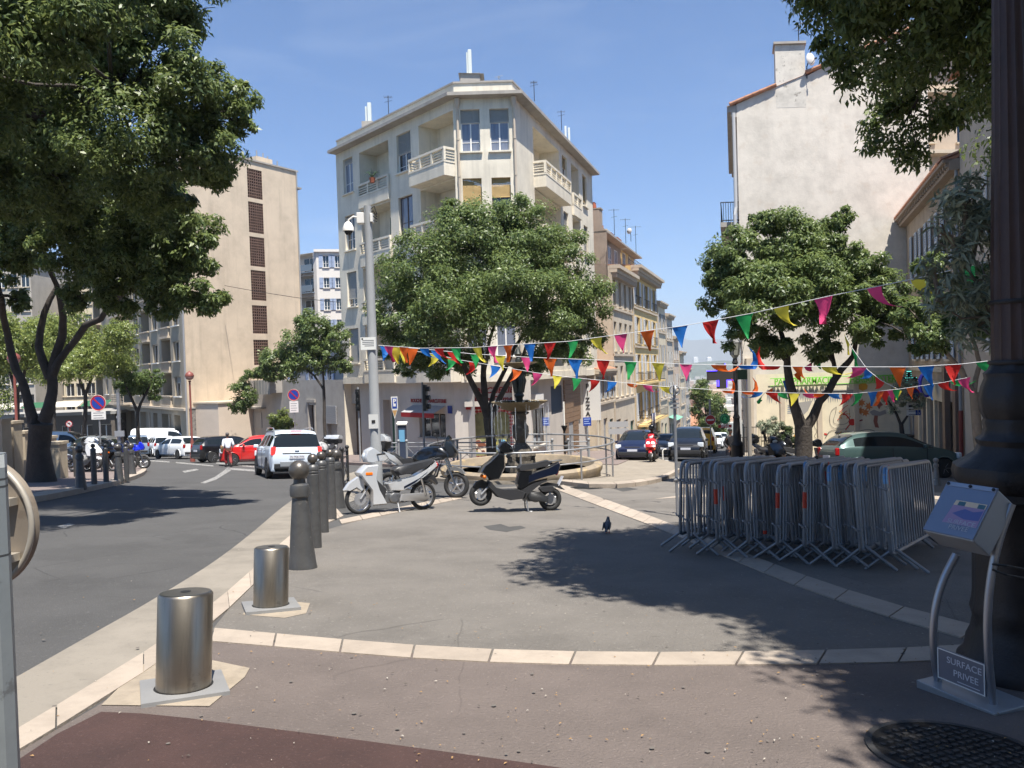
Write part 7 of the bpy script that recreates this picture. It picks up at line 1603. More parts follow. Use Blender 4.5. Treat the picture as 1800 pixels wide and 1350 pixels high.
bunting('upper string of bunting rising from the camera mast towards the right', [(665, 607, 17.2), (740, 612, 16.6), (830, 611, 15.8), (900, 606, 15), (1000, 600, 14.4), (1080, 589, 13.8), (1200, 573, 13), (1320, 551, 12.2), (1460, 520, 11), (1540, 504, 10), (1625, 486, 9), (1710, 466, 8), (1800, 446, 7), (1900, 425, 6.4)],
    fl([(684, 'p', 0, .1, .0), (710, 'o', 0, .2, .1), (746, 'b', 0, .8, .9), (772, 'r', 0, .9, .7), (801, 'g', 0, .6, .4), (838, 'y', 0, .6, .4), (866, 'p', 0, .5, .2), (893, 'o', 0, -.1, .2), (931, 'b', .27, .1, 0), (967, 'r', .26, -.3, .1), (1007, 'g', .25, -.1, .0), (1048, 'y', .26, .5, .3), (1091, 'p', .27, .4, .0), (1138, 'o', .28, .1, 0), (1195, 'b', .29, .45, .0), (1249, 'r', .30, .35, 0), (1308, 'g', .31, .4, 0), (1373, 'y', .28, .2, .5), (1447, 'p', .31, .1, .1), (1536, 'p', .30, .5, .7), (1612, 'y', .26, .6, .8), (1700, 'g', .26, .1, .9), (1798, 'r', .26, 0, .1)], .27))
bunting('middle string of bunting running level behind the fountain top', [(665, 607, 17.2), (760, 615, 17), (830, 622, 16.8), (930, 628, 16.6), (1055, 633, 16), (1200, 640, 15), (1400, 644, 14.2), (1500, 645, 13.6), (1600, 645, 13), (1690, 640, 12.4), (1760, 632, 12)],
    fl([(694, 'y', .3, .1, .0), (724, 'o', .3, -.2, 0), (766, 'b', 0, .6, .5), (795, 'r', 0, .5, .5), (836, 'g', 0, 0, .1), (879, 'y', 0, .2, .1), (925, 'p', 0, .1, .1), (967, 'o', .31, 0, 0), (1011, 'b', .32, 0, 0), (1060, 'r', .31, 0, 0), (1108, 'g', .29, 0, 0), (1157, 'y', .28, 0, 0), (1206, 'p', .25, 0, 0), (1263, 'o', .3, .6, 1.7), (1310, 'b', .29, .1, 2.9), (1358, 'r', .3, -.5, 2.8), (1402, 'o', .2, .4, .4), (1457, 'y', .28, .9, 1.4), (1510, 'p', .26, -.3, .9), (1578, 'o', .27, 0, .0), (1628, 'b', .27, .15, .1), (1675, 'r', .26, .1, 0), (1731, 'g', .26, .8, .5)], .25))
bunting('lower string of bunting sagging across the fountain to the mural', [(665, 607, 17.2), (760, 622, 17.8), (810, 633, 18), (870, 643, 18.2), (940, 655, 18.4), (1000, 663, 18.6), (1080, 671, 18.8), (1160, 679, 19), (1300, 688, 19), (1400, 691, 18.6), (1500, 692, 18), (1580, 684, 17), (1660, 672, 16), (1700, 664, 15.6)],
    fl([(677, 'b', 0, -.3, .1), (690, 'r', 0, 0, 0), (708, 'y', 0, .1, 0), (765, 'y', 0, -.3, .3), (795, 'g', 0, -.4, .3), (833, 'r', 0, -.5, .3), (871, 'b', 0, -.6, .3), (909, 'o', 0, -.5, .3), (945, 'p', 0, -.5, .3), (979, 'y', 0, -.2, .2), (1014, 'g', 0, -.2, .2), (1046, 'r', 0, -.4, .3), (1076, 'b', 0, -.4, .5), (1108, 'o', .2, .2, 1.5), (1138, 'p', 0, .3, 1.2), (1168, 'y', 0, .9, 1.0), (1278, 'o', 0, .1, 2.8), (1314, 'o', .3, .2, 2.9), (1332, 'b', 0, -.8, 1.2), (1358, 'r', 0, .5, .6), (1374, 'g', 0, .3, 1.2), (1396, 'y', 0, -.3, .2), (1420, 'p', 0, .2, 1.5), (1440, 'o', 0, -.6, 1.9), (1465, 'b', 0, .2, 1.4), (1489, 'r', 0, -.5, .4), (1509, 'g', 0, -.3, .5), (1534, 'b', 0, -.1, .2), (1546, 'o', 0, -.4, .0), (1556, 'r', 0, .1, 0), (1567, 'p', .22, .1, 0), (1576, 'g', .2, -.2, 0), (1600, 'o', .2, .1, 0), (1633, 'b', .27, .2, .1), (1658, 'r', 0, .6, .9), (1680, 'g', 0, .5, 1.3), (1695, 'p', 0, .2, .3)], .26))
bunting('short string of bunting dropping diagonally from the forked tree', [(1486, 590, 18), (1498, 612, 17.9), (1525, 650, 17.6), (1548, 668, 17.4), (1582, 686, 17.1)], fl([(1489, 'y', 0, .1, 0), (1502, 'g', 0, 0, 0), (1526, 'b', 0, -.6, .3), (1546, 'r', 0, -.5, .3), (1578, 'y', .2, -.2, 0)], .28))
bunting('faint string of bunting crossing under the forked tree crown', [(1330, 706, 21), (1345, 690, 21.2), (1390, 662, 21.5), (1425, 638, 21.5), (1460, 615, 21.5)], fl([(1335, 'g', 0, .4, .9), (1352, 'o', 0, .5, 1.0), (1382, 'b', 0, .2, .1), (1403, 'o', 0, .2, .1), (1421, 'p', 0, .1, .6), (1437, 'g', 0, .1, .2)], .28))
# ================================================================== vehicles
M_TYRE = mat('tyre rubber', (.018, .018, .018), .75, bump=(40, .3)); M_RIM = mat('alloy rim', (.45, .45, .46), .3, metal=.85); M_PLAS = mat('black plastic', (.022, .022, .024), .5)
M_CGL = mat('car glass', (.012, .016, .018), .04, spec=.45); M_TAIL = flat('tail lamp', (150, 14, 16), .15); M_HEAD = flat('head lamp', (205, 212, 218), .08); M_PLATE = flat('number plate', (190, 192, 200), .4); M_CHR = mat('chrome', (.6, .6, .6), .12, metal=1)
def paint(name, c, metal=.0): return mat('paint '+name, lin(c), .3, metal=metal, coat=.8)
PROF = dict(
 hatch=dict(top=[(-.492,.16),(-.5,.34),(-.497,.52),(-.485,.64),(-.455,.80),(-.41,.93),(-.33,.985),(-.1,1),(.04,.985),(.13,.93),(.27,.69),(.31,.655),(.44,.56),(.485,.46),(.5,.34),(.49,.16)], belt=.62, ws=(.125,.275), rw=(-.478,-.405), side=(-.40,.20), pil=(-.06,)),
 suv=dict(top=[(-.485,.2),(-.5,.36),(-.498,.52),(-.49,.60),(-.465,.80),(-.43,.95),(-.36,.985),(-.1,1),(.06,.985),(.13,.95),(.25,.70),(.29,.67),(.44,.61),(.487,.50),(.5,.36),(.49,.2)], belt=.61, ws=(.12,.255), rw=(-.487,-.437), side=(-.42,.19), pil=(-.07,-.27)),
 mpv=dict(top=[(-.49,.16),(-.5,.36),(-.497,.55),(-.48,.72),(-.45,.92),(-.38,.985),(-.1,1),(.06,.975),(.17,.88),(.33,.66),(.36,.63),(.45,.53),(.487,.43),(.5,.32),(.49,.16)], belt=.57, ws=(.11,.335), rw=(-.488,-.44), side=(-.43,.22), pil=(-.05,-.25)),
 van=dict(top=[(-.495,.14),(-.5,.4),(-.498,.8),(-.49,.97),(-.4,1),(.1,1),(.2,.97),(.27,.86),(.35,.63),(.45,.52),(.488,.42),(.5,.3),(.49,.14)], belt=.58, ws=(.19,.345), rw=(-.4975,-.494), side=(.08,.26), pil=()),
 coupe=dict(top=[(-.49,.18),(-.5,.36),(-.495,.56),(-.475,.66),(-.42,.84),(-.35,.955),(-.2,1),(-.05,.995),(.05,.96),(.13,.87),(.26,.68),(.30,.64),(.42,.56),(.48,.44),(.5,.33),(.49,.16)], belt=.63, ws=(.08,.265), rw=(-.468,-.36), side=(-.35,.19), pil=(-.06,)))
def lerpf(P, x):
    for (a, b), (c, d) in zip(P, P[1:]):
        if a <= x <= c: return b+(d-b)*(x-a)/max(1e-9, c-a)
    return P[0][1] if x < P[0][0] else P[-1][1]
def car(name, label, px, d, az, kind, col, L_=3.9, W_=1.7, H_=1.48, cat='car', brake=False, rear=True, off=0.0, wheel=.3, plate=True, lamps=None, trim=False):
    pr = PROF[kind]; loc = gd(px, d, off); t = thing(name, label, cat, tuple(loc), R(90-az), tilt=True)
    T = pr['top']; pts = [Vector(p) for p in T]; S_ = []
    tot = sum((b-a).length for a, b in zip(pts, pts[1:]))
    sm = smoothpl(pts, 2); Q = resample(sm, tot/72); NS = len(Q)
    plan = [(-.5, .84), (-.485, .90), (-.44, .965), (-.3, 1), (.25, 1), (.40, .955), (.47, .86), (.5, .72)]
    V = []; ring_n = 0
    for q in Q:
        x = q.x; z = q.y*H_; w = W_/2*lerpf(plan, x); zb = .15*H_; bt = min(pr['belt']*H_+.02*H_*(-x), z-.004); top = max(z, zb+.01); bt = max(bt, zb+.005)
        gh = max(0, top-bt); wr = w*(.985-.26*min(1, gh/(.4*H_))); sh = min(.07*H_, gh*.45); row = []
        for k in range(3): row.append((w*.9*k/2, zb-.0))
        for k in range(10): f = (k+1)/10; row.append((w*(.93+.07*math.sin(min(1, f*1.25)*math.pi/2)-.02*max(0, f-.75)*4), zb+(bt-zb)*f))
        for k in range(7): f = (k+1)/7; row.append((w*.975+(wr-w*.975)*f, bt+(top-sh-bt)*f))
        for k in range(7): a = (k+1)/7; row.append((wr*(1-.12*a if a < .3 else .964-(a-.3)/.7*.964) if True else 0, top-sh*(1-math.sin(min(1, a*1.6)*math.pi/2))))
        ring_n = len(row); V += [(x*L_, y, zz_) for y, zz_ in row]
    axf, axr = (.335 if kind != 'van' else .34)*L_, -.325*L_; wz = wheel
    def cell(i, j): a = i*ring_n+j; return (a, a+1, a+ring_n+1, a+ring_n)
    body, glass = [], []
    for i in range(NS-1):
        xm = (Q[i].x+Q[i+1].x)/2; zt = (Q[i].y+Q[i+1].y)/2
        for j in range(ring_n-1):
            c = [V[k] for k in cell(i, j)]; cx_ = sum(p[0] for p in c)/4; cz = sum(p[2] for p in c)/4; isg = False
            if j <= 12 and any((cx_-ax)**2+(cz-wz)**2 < (wz*1.16)**2 for ax in (axf, axr)): continue
            if 13 <= j <= 17 and zt > pr['belt']+.07 and pr['side'][0] < xm < pr['side'][1]+.06 and not any(abs(xm-p) < .014 for p in pr['pil']): isg = xm < pr['side'][1] or cz < (zt-.05)*H_
            if j >= 20 and (pr['ws'][0] < xm < pr['ws'][1] or (pr['rw'][0] < xm < pr['rw'][1])): isg = True
            (glass if isg else body).append(cell(i, j))
    for part_, F_, m_, o_ in (('body', body, col, 0), ('windows', glass, M_CGL, .002)):
        m = MB(); full = V+[(x, -y, z) for x, y, z in V]; n = len(V); m.v = full; m.f = [f for f in F_]+[tuple(n+k for k in reversed(f)) for f in F_]; m.mi = [0]*len(m.f)
        ob_ = m.build(part_, m_, t, smooth=32 if part_ == 'body' else 60)
    MB().bb(-.46*L_, .46*L_, -W_*.40, W_*.40, .13*H_, .44*H_).build('underbody', M_DARK, t)
    # dark door seams, handles, mirrors
    m = MB(); zs0, zs1 = .2*H_, pr['belt']*H_
    for s_ in (-1, 1):
        for xx in (pr['pil'][0] if pr['pil'] else .05, pr['side'][1]+.015): m.bb(xx*L_-.006, xx*L_+.006, s_*W_*.494, s_*W_*.5012, zs0, zs1)
        m.bb(-.25*L_, .25*L_, s_*W_*.49, s_*W_*.503, .165*H_, .20*H_)
    m.build('trim', M_PLAS, t)
    for s_ in (-1, 1):
        MB().box((pr['side'][1]*L_-.02, s_*(W_/2+.07), pr['belt']*H_+.06), (.1, .17, .12)).build('mirror', col, t, bevel=.03)
        MB().box(((pr['pil'][0] if pr['pil'] else .05)*L_-.12*L_*.3, s_*W_*.498, pr['belt']*H_-.1), (.16, .03, .025)).build('door_handle', col, t, bevel=.008)
    # wheels
    for ax in (axf, axr):
        for s_ in (-1, 1):
            y = s_*(W_/2-.11); m = MB(); m.lathe([(wz*.62, -.1), (wz*.93, -.1), (wz, -.07), (wz, .07), (wz*.93, .1), (wz*.62, .1)], 28, (ax, y, wz), axis='Y'); w_ = m.build('wheel', M_TYRE, t, smooth=40)
            m = MB(); m.lathe([(wz*.64, .085*s_), (wz*.6, .06*s_), (.04, .05*s_)], 24, (ax, y, wz), axis='Y'); m.build('hub', M_PLAS, w_)
            m = MB(); m.torus((ax, y+.085*s_, wz), wz*.61, .014, 28, 6, 'Y')
            for k in range(7): a = k*2*math.pi/7; m.tube([(ax+.03*math.cos(a), y+.075*s_, wz+.03*math.sin(a)), (ax+wz*.6*math.cos(a), y+.085*s_, wz+wz*.6*math.sin(a))], [.028, .018], 5)
            m.build('rim', M_RIM, w_)
            m = MB(); m.torus((ax, s_*(W_/2-.035), wz), wz*1.17, .028, 24, 6, 'Y', R(-12), R(192)); m.build('wheel_arch', M_PLAS if trim else col, t, smooth=60)
    def edge(zf, front): # body end at height zf
        c = [q for q in Q if (q.x > .2 if front else q.x < -.2)]; q = min(c, key=lambda q: abs(q.y-zf)); return q.x*L_
    for front in (False, True):
        sg = 1 if front else -1; zf = .47 if front else .56
        x = edge(zf, front); lampm = M_HEAD if front else M_TAIL
        if brake and not front: lampm = mat('lit brake lamp', (.7, .02, .02), .2, emit=((1, .05, .04), .5))
        for s_ in (-1, 1):
            wd, hh = (.30, .13*H_) if front else (.15, .17*H_)
            MB().box((x-sg*.035, s_*(W_/2*(.80 if front else .83)), zf*H_), (.13, wd, hh), s_*sg*-.25, 0, 0).build('headlight' if front else 'tail_light', lampm, t, bevel=.035)
        xb = edge(.3, front); MB().box((xb-sg*.03, 0, .26*H_), (.12, W_*.80, .10*H_)).build('bumper_insert', M_PLAS, t, bevel=.02)
        if plate: MB().box((edge(.36 if front else .44, front)+sg*.012, 0, (.36 if front else .44)*H_), (.02, .5, .11)).build('number_plate', M_PLATE, t)
        if front: MB().box((edge(.45, True)-.01, 0, .45*H_), (.06, W_*.42, .06)).build('grille', M_PLAS, t, bevel=.01)
    return t
SILV = paint('silver', (160, 164, 168), .5); WHT = paint('white', (232, 234, 236)); BLK = paint('black', (16, 17, 20)); NVY = paint('navy', (24, 32, 62), .3)
suv = car('car', 'white sport utility car with lit brake lamps driving away on the road', 504, 27.6, -25, 'suv', paint('pale ice white', (205, 216, 228)), 4.34, 1.84, 1.68, brake=True, wheel=.34, trim=True)
MB().box((-.492*4.34, 0, .50*1.68), (.05, .95, .07)).build('garnish', M_PLAS, suv, bevel=.01); MB().box((-.494*4.34, 0, .30*1.68), (.08, 1.1, .20)).build('skid_plate', SILV, suv, bevel=.03)
MB().box((-.452*4.34, 0, .955*1.68), (.05, .36, .03)).build('high_brake_light', MATS['lit brake lamp'], suv); MB().box((-.497*4.34, 0, .56*1.68), (.02, .14, .03)).build('badge', M_CHR, suv)
for s_ in (-1, 1): MB().tube([(-1.4, s_*.66, 1.67), (-1.2, s_*.66, 1.73), (.3, s_*.66, 1.73), (.5, s_*.66, 1.66)], .022, 6).build('roof_rail', SILV, suv, smooth=60)
text_mesh('FL 906 PW', 'plate_text', suv, Matrix.Translation((-.5145*4.34, 0, .44*1.68)) @ Matrix.Rotation(R(-90), 4, 'Z') @ MT, .1, M_DARK, depth=.001)
car('car', 'small red car with its nose showing left of the white sport utility car', 452, 38.5, -112, 'hatch', paint('red', (196, 30, 28)), 3.6, 1.65, 1.52)
car('car', 'black hatchback turning behind the walking pensioner', 404, 43.5, 48, 'hatch', BLK, 3.9, 1.7, 1.5)
car('car', 'white hatchback in the middle of the road, nearest of the white cars', 315, 50.5, -52, 'hatch', WHT, 3.9, 1.7, 1.5)
car('car', 'white compact car between the white hatchback and the pale blue people carrier', 281, 56.5, -36, 'suv', WHT, 3.7, 1.65, 1.55)
car('car', 'pale blue-grey people carrier seen from behind at the far junction', 243, 56.5, -24, 'mpv', paint('pale blue grey', (150, 168, 190), .4), 4.2, 1.72, 1.62)
vn = car('van', 'white delivery van parked at the foot of the beige block', 288, 64, 74, 'van', WHT, 5.0, 1.9, 2.2, cat='van', wheel=.33)
car('car', 'silver saloon seen head-on behind the parked motorcycles, left', 166, 38.5, 168, 'mpv', SILV, 4.2, 1.75, 1.55)
car('van', 'pale silver passenger van beside the big trunk on the left', 101, 46, 82, 'van', paint('pale silver', (188, 196, 198), .4), 4.4, 1.8, 1.85, cat='van')
car('car', 'dark estate car far left beyond the balustrade', 145, 58, 80, 'hatch', BLK, 4.2, 1.7, 1.5)
car('car', 'dark blue people carrier coming up the side street head-on', 1122, 40, 197, 'mpv', NVY, 4.4, 1.8, 1.66)
car('car', 'black people carrier parked on the right of the side street', 1211, 40.5, 197, 'mpv', BLK, 4.4, 1.85, 1.80)
car('car', 'small black car framed by the white hoop down the street', 1174, 48, 197, 'hatch', BLK, 3.8, 1.65, 1.45)
car('van', 'bright yellow post van with a dark rear window down the street', 1238, 55, 17, 'van', paint('yellow', (232, 178, 30)), 4.2, 1.75, 1.85, cat='van')
car('car', 'white car farthest down the side street', 1266, 78, 197, 'hatch', WHT, 4.0, 1.75, 1.5)
car('car', 'second small white car left of the farthest white one', 1256, 70, 197, 'hatch', WHT, 3.8, 1.6, 1.4)
gc_ = car('car', 'grey-green three-door hatchback parked behind the crowd barriers', 1563, 24.3, 91, 'coupe', paint('grey green', (74, 98, 97), .35), 3.95, 1.68, 1.46, wheel=.3)

# ------------------------------------------------------------------ two-wheelers
def wheel2(t, x, z, r_, tr=.045, kind='spoke', y=0, name='wheel'):
    w_ = MB().torus((x, y, z), r_-tr, tr, 40, 12, 'Y').build(name, M_TYRE, t, smooth=60)
    m = MB(); m.torus((x, y, z), r_-tr*1.9, .014, 36, 6, 'Y'); m.lathe([(.035, -.05), (.035, .05)], 14, (x, y, z), axis='Y')
    if kind == 'spoke':
        for k in range(18): a = k*2*math.pi/18; s_ = (-1)**k; m.tube([(x+.03*math.cos(a+.4*s_), y+.03*s_, z+.03*math.sin(a+.4*s_)), (x+(r_-tr*2)*math.cos(a), y, z+(r_-tr*2)*math.sin(a))], .0032, 3)
    else:
        for k in range(5): a = k*2*math.pi/5+.3; m.tube([(x, y, z), (x+(r_-tr*2)*math.cos(a), y, z+(r_-tr*2)*math.sin(a))], [.035, .016], 6)
    m.build('rim', M_RIM, w_)
    m = MB(); m.lathe([(.05, .055), (r_*.42, .055), (r_*.42, .06), (.05, .06)], 24, (x, y, z), axis='Y'); m.build('brake_disc', M_GALV, w_); return w_
def bike(name, label, loc, az, steer=0, group=None, cat='motorcycle'):
    return thing(name, label, cat, tuple(loc), R(90-az), group, tilt=True)
PL = lambda f, P: [f(*p) for p in P]
SLV = paint('bike silver', (196, 198, 200), .35); BK = paint('bike black', (10, 11, 13)); BNV = paint('bike navy', (16, 24, 44), .3); M_SEAT = mat('seat vinyl', (.03, .03, .032), .42, bump=(60, .2, .003)); M_ENG = mat('engine alloy', (.20, .20, .20), .4, metal=.8, noise=(14, .5), bump=(30, .4, .005)); M_AMB = flat('amber lens', (225, 110, 20), .2)
def mirrors(t, x, z, y=.3, up=.22):
    for s_ in (-1, 1):
        m = MB(); m.tube([(x, s_*.16, z), (x+.02, s_*y*.8, z+up*.5), (x, s_*y, z+up)], .007, 6); m.sphere((x-.01, s_*(y+.03), z+up+.02), .055, 12, 8, (.35, 1.1, .8)); m.build('mirror', M_PLAS, t, smooth=60)
# silver underbone
fr, rr_ = Vector((-2.96, 13.95)), Vector((-1.80, 14.7)); dv = fr-rr_; azb = math.degrees(math.atan2(dv.x, dv.y))
t = bike('motorcycle', 'silver step-through motorcycle with a black seat, nearest the bollard row', (rr_.x, rr_.y, gz(rr_.x, rr_.y)), azb); ub = t
f = lambda x, y: ((680-x)/350, (637-y)/372)
wheel2(t, 0, .275, .275, .035); w_ = wheel2(t, 1.30, .275, .275, .034)
MB().pillow(PL(f, [(445,345),(470,322),(600,300),(740,272),(764,290),(705,332),(565,375),(470,388)]), .25).build('seat', M_SEAT, t, smooth=50)
MB().pillow(PL(f, [(400,440),(470,420),(600,395),(700,340),(770,285),(784,318),(700,385),(620,440),(520,492),(425,492)]), .22, .3, .9).build('side_panel', SLV, t, smooth=50)
MB().pillow(PL(f, [(520,462),(640,405),(700,360),(690,372),(600,440),(520,478)]), .232, .3, .97).build('stripe', BNV, t)
MB().pillow(PL(f, [(206,352),(255,300),(335,295),(318,390),(345,480),(402,585),(298,588),(296,480),(238,402)]), .36, .3, .9).build('leg_shield', SLV, t, smooth=50)
MB().pillow(PL(f, [(318,392),(400,470),(400,560),(345,482)]), .20, .3, .95).build('inner_cowl', M_PLAS, t, smooth=50)
MB().pillow(PL(f, [(116,470),(150,420),(210,380),(252,398),(258,470),(236,480),(200,452),(150,478)]), .15, .4, .9).build('front_mudguard', SLV, t, smooth=50)
MB().pillow(PL(f, [(246,250),(262,200),(300,180),(350,208),(420,262),(400,280),(340,282),(300,292),(258,285)]), .24, .3, .85).build('handlebar_cowl', SLV, t, smooth=50)
for s_ in (-1, 1):
    MB().pillow(PL(f, [(350,205),(430,240),(495,305),(470,310),(390,262)]), .05, .3, .9, y=s_*.24).build('knuckle_guard', SLV, t, smooth=50)
    m = MB(); m.tube([f(330, 235)[:1]+(s_*.1,)+f(330, 235)[1:], f(350, 225)[:1]+(s_*.34,)+f(350, 225)[1:]], .016, 8); m.build('handgrip', M_PLAS, t)
    MB().box((f(268, 362)[0], s_*.165, f(268, 362)[1]), (.14, .05, .06)).build('indicator', M_AMB, t, bevel=.015)
    MB().tube([(1.0+.06, s_*.075, .62), (1.30, s_*.075, .275)], .02, 8).build('fork_leg', M_GALV, t, smooth=50)
    MB().tube([(.0, s_*.12, .3), (.09, s_*.12, .62)], .028, 8).build('shock_absorber', M_CHR, t, smooth=50)
hx, hz_ = f(262, 245); MB().sphere((hx-.01, 0, hz_), .085, 18, 12, (.7, 1.05, .95)).build('headlight', M_HEAD, t, smooth=60)
MB().sphere(tuple([f(778, 320)[0], 0, f(778, 320)[1]]), .07, 12, 8, (.6, 1.2, 1)).build('tail_light', M_TAIL, t, smooth=60)
m = MB(); m.box((.68, 0, .27), (.30, .24, .18)); m.lathe([(.02, -.16), (.09, -.16), (.1, -.13), (.1, .13), (.09, .16), (.02, .16)], 18, (.66, 0, .27), axis='Y'); m.box((.84, 0, .32), (.18, .14, .13)); m.build('engine', M_ENG, t, bevel=.02)
MB().pillow([(.55, .20), (.5, .33), (.1, .34), (-.08, .33), (-.1, .22), (.05, .18)], .05, .3, .9, y=.1).build('chain_case', mat('case silver', (.42, .41, .40), .35, metal=.6), t, smooth=50)
MB().tube([(.75, -.1, .2), (.5, -.13, .16), (.1, -.15, .22), (-.25, -.16, .3)], [.02, .03, .045, .045], 10).build('exhaust', M_CHR, t, smooth=50)
MB().tube([(.58, .1, .2), (.60, .26, .005)], .012, 6).build('kickstand', M_GALV, t); MB().tube([(.5, -.2, .2), (.5, .2, .2)], .014, 6).build('footrest', M_PLAS, t)
MB().pillow(PL(f, [(620,455),(680,400),(760,390),(790,450),(780,462),(740,420),(680,425),(640,465)]), .12, .3, .95).build('rear_mudguard', M_PLAS, t, smooth=50)
m = MB(); m.tube([(f(720, 285)[0], .09, .95), (f(790, 268)[0], .09, 1.0), (f(790, 268)[0], -.09, 1.0), (f(720, 285)[0], -.09, .95)], .012, 6); m.build('grab_rail', M_PLAS, t)
# black naked motorcycle with top case
rr_ = at(680, 800, 17.4); rr_ = Vector((rr_.x, 17.6)); fr = Vector((at(797, 800, 17.4).x, 17.3)); dv = fr-rr_; azb = math.degrees(math.atan2(dv.x, dv.y)); k_ = dv.length/1.60
t = bike('motorcycle', 'black roadster motorcycle with a silver top case behind the silver step-through', (rr_.x, rr_.y, gz(rr_.x, rr_.y)), azb); bm_ = t
f = lambda x, y: ((x-415)/328, (552-y)/325)
wheel2(t, 0, .30, .30, .06, 'alloy'); wheel2(t, 1.60, .30, .30, .055, 'alloy')
MB().pillow(PL(f, [(600,262),(640,205),(700,172),(770,160),(850,172),(905,222),(905,250),(850,268),(760,280),(680,290),(620,290)]), .36, .35, .8).build('fuel_tank', BK, t, smooth=50)
MB().pillow(PL(f, [(400,232),(430,212),(520,262),(600,248),(655,268),(650,300),(560,308),(480,290),(415,252)]), .27, .3, .85).build('seat', M_SEAT, t, smooth=50)
MB().pillow(PL(f, [(340,205),(380,205),(480,290),(520,310),(470,310),(400,262),(345,228)]), .22, .3, .85).build('tail_panel', SLV, t, smooth=50)
MB().pillow(PL(f, [(850,160),(862,120),(890,118),(925,160),(950,215),(935,250),(900,255),(870,220)]), .28, .3, .8).build('front_fairing', BK, t, smooth=50)
MB().pillow(PL(f, [(862,122),(880,85),(900,110),(892,125)]), .2, .3, .9).build('windscreen', flat('smoked screen', (24, 24, 28), .1), t, smooth=50)
MB().sphere((f(925, 215)[0]+.0, 0, f(925, 215)[1]), .085, 16, 10, (.6, 1.1, 1)).build('headlight', M_HEAD, t, smooth=60)
m = MB(); m.box((.78, 0, .48), (.42, .30, .34)); m.box((.92, 0, .68), (.26, .24, .2), 0, 0, .5); m.lathe([(.02, -.2), (.12, -.2), (.13, -.17), (.13, .17), (.12, .2), (.02, .2)], 18, (.72, 0, .42), axis='Y'); m.build('engine', mat('black engine', (.035, .035, .035), .45, metal=.5, bump=(30, .5, .006)), t, bevel=.02)
m = MB(); [m.tube([(.2, s_*.12, .75), (.75, s_*.14, .8), (1.25, s_*.08, .9), (1.1, s_*.12, .5), (.6, s_*.13, .3), (.0, s_*.1, .3)], .025, 8) for s_ in (-1, 1)]; m.build('frame', M_PLAS, t, smooth=50)
for s_ in (-1, 1):
    MB().tube([(1.32, s_*.1, .98), (1.60, s_*.1, .30)], .028, 10).build('fork_leg', M_CHR, t, smooth=50); MB().tube([(1.25, s_*.08, 1.2), (1.2, s_*.3, 1.22), (1.1, s_*.4, 1.2)], .015, 8).build('handlebar', M_PLAS, t, smooth=50)
    MB().tube([(.1, s_*.15, .35), (.2, s_*.15, .68)], .03, 8).build('shock_absorber', M_CHR, t, smooth=50)
MB().pillow(PL(f, [(845,380),(870,335),(930,315),(985,335),(1010,370),(990,372),(960,350),(910,345),(868,382)]), .13, .3, .95).build('front_mudguard', mat('mudguard grey', (.12, .12, .12), .35), t, smooth=50)
MB().tube([(1.0, -.12, .35), (.7, -.14, .2), (.3, -.17, .25), (-.35, -.2, .42)], [.02, .025, .05, .055], 10).build('exhaust', M_CHR, t, smooth=50)
MB().tube([(1.0, .15, .9), (.98, .2, .55)], .02, 6).build('radiator_pipe', M_CHR, t); MB().tube([(.5, .12, .25), (.52, .3, .01)], .014, 6).build('kickstand', M_GALV, t); mirrors(t, 1.22, 1.22, .34, .2)
cs = MB(); cs.pillow([(-.42, 1.30), (-.40, 1.42), (-.30, 1.48), (-.12, 1.48), (-.02, 1.40), (.0, 1.30)], .42, .35, .85); cs.build('case_lid', SLV, t, smooth=50)
cs = MB(); cs.pillow([(-.42, 1.29), (.0, 1.29), (-.03, 1.16), (-.12, 1.10), (-.34, 1.10), (-.40, 1.16)], .41, .35, .85); cs.build('case_bottom', M_PLAS, t, smooth=50)
MB().tube([(.1, 0, .95), (-.1, 0, 1.08), (-.3, 0, 1.1)], .03, 6).build('carrier', M_PLAS, t)
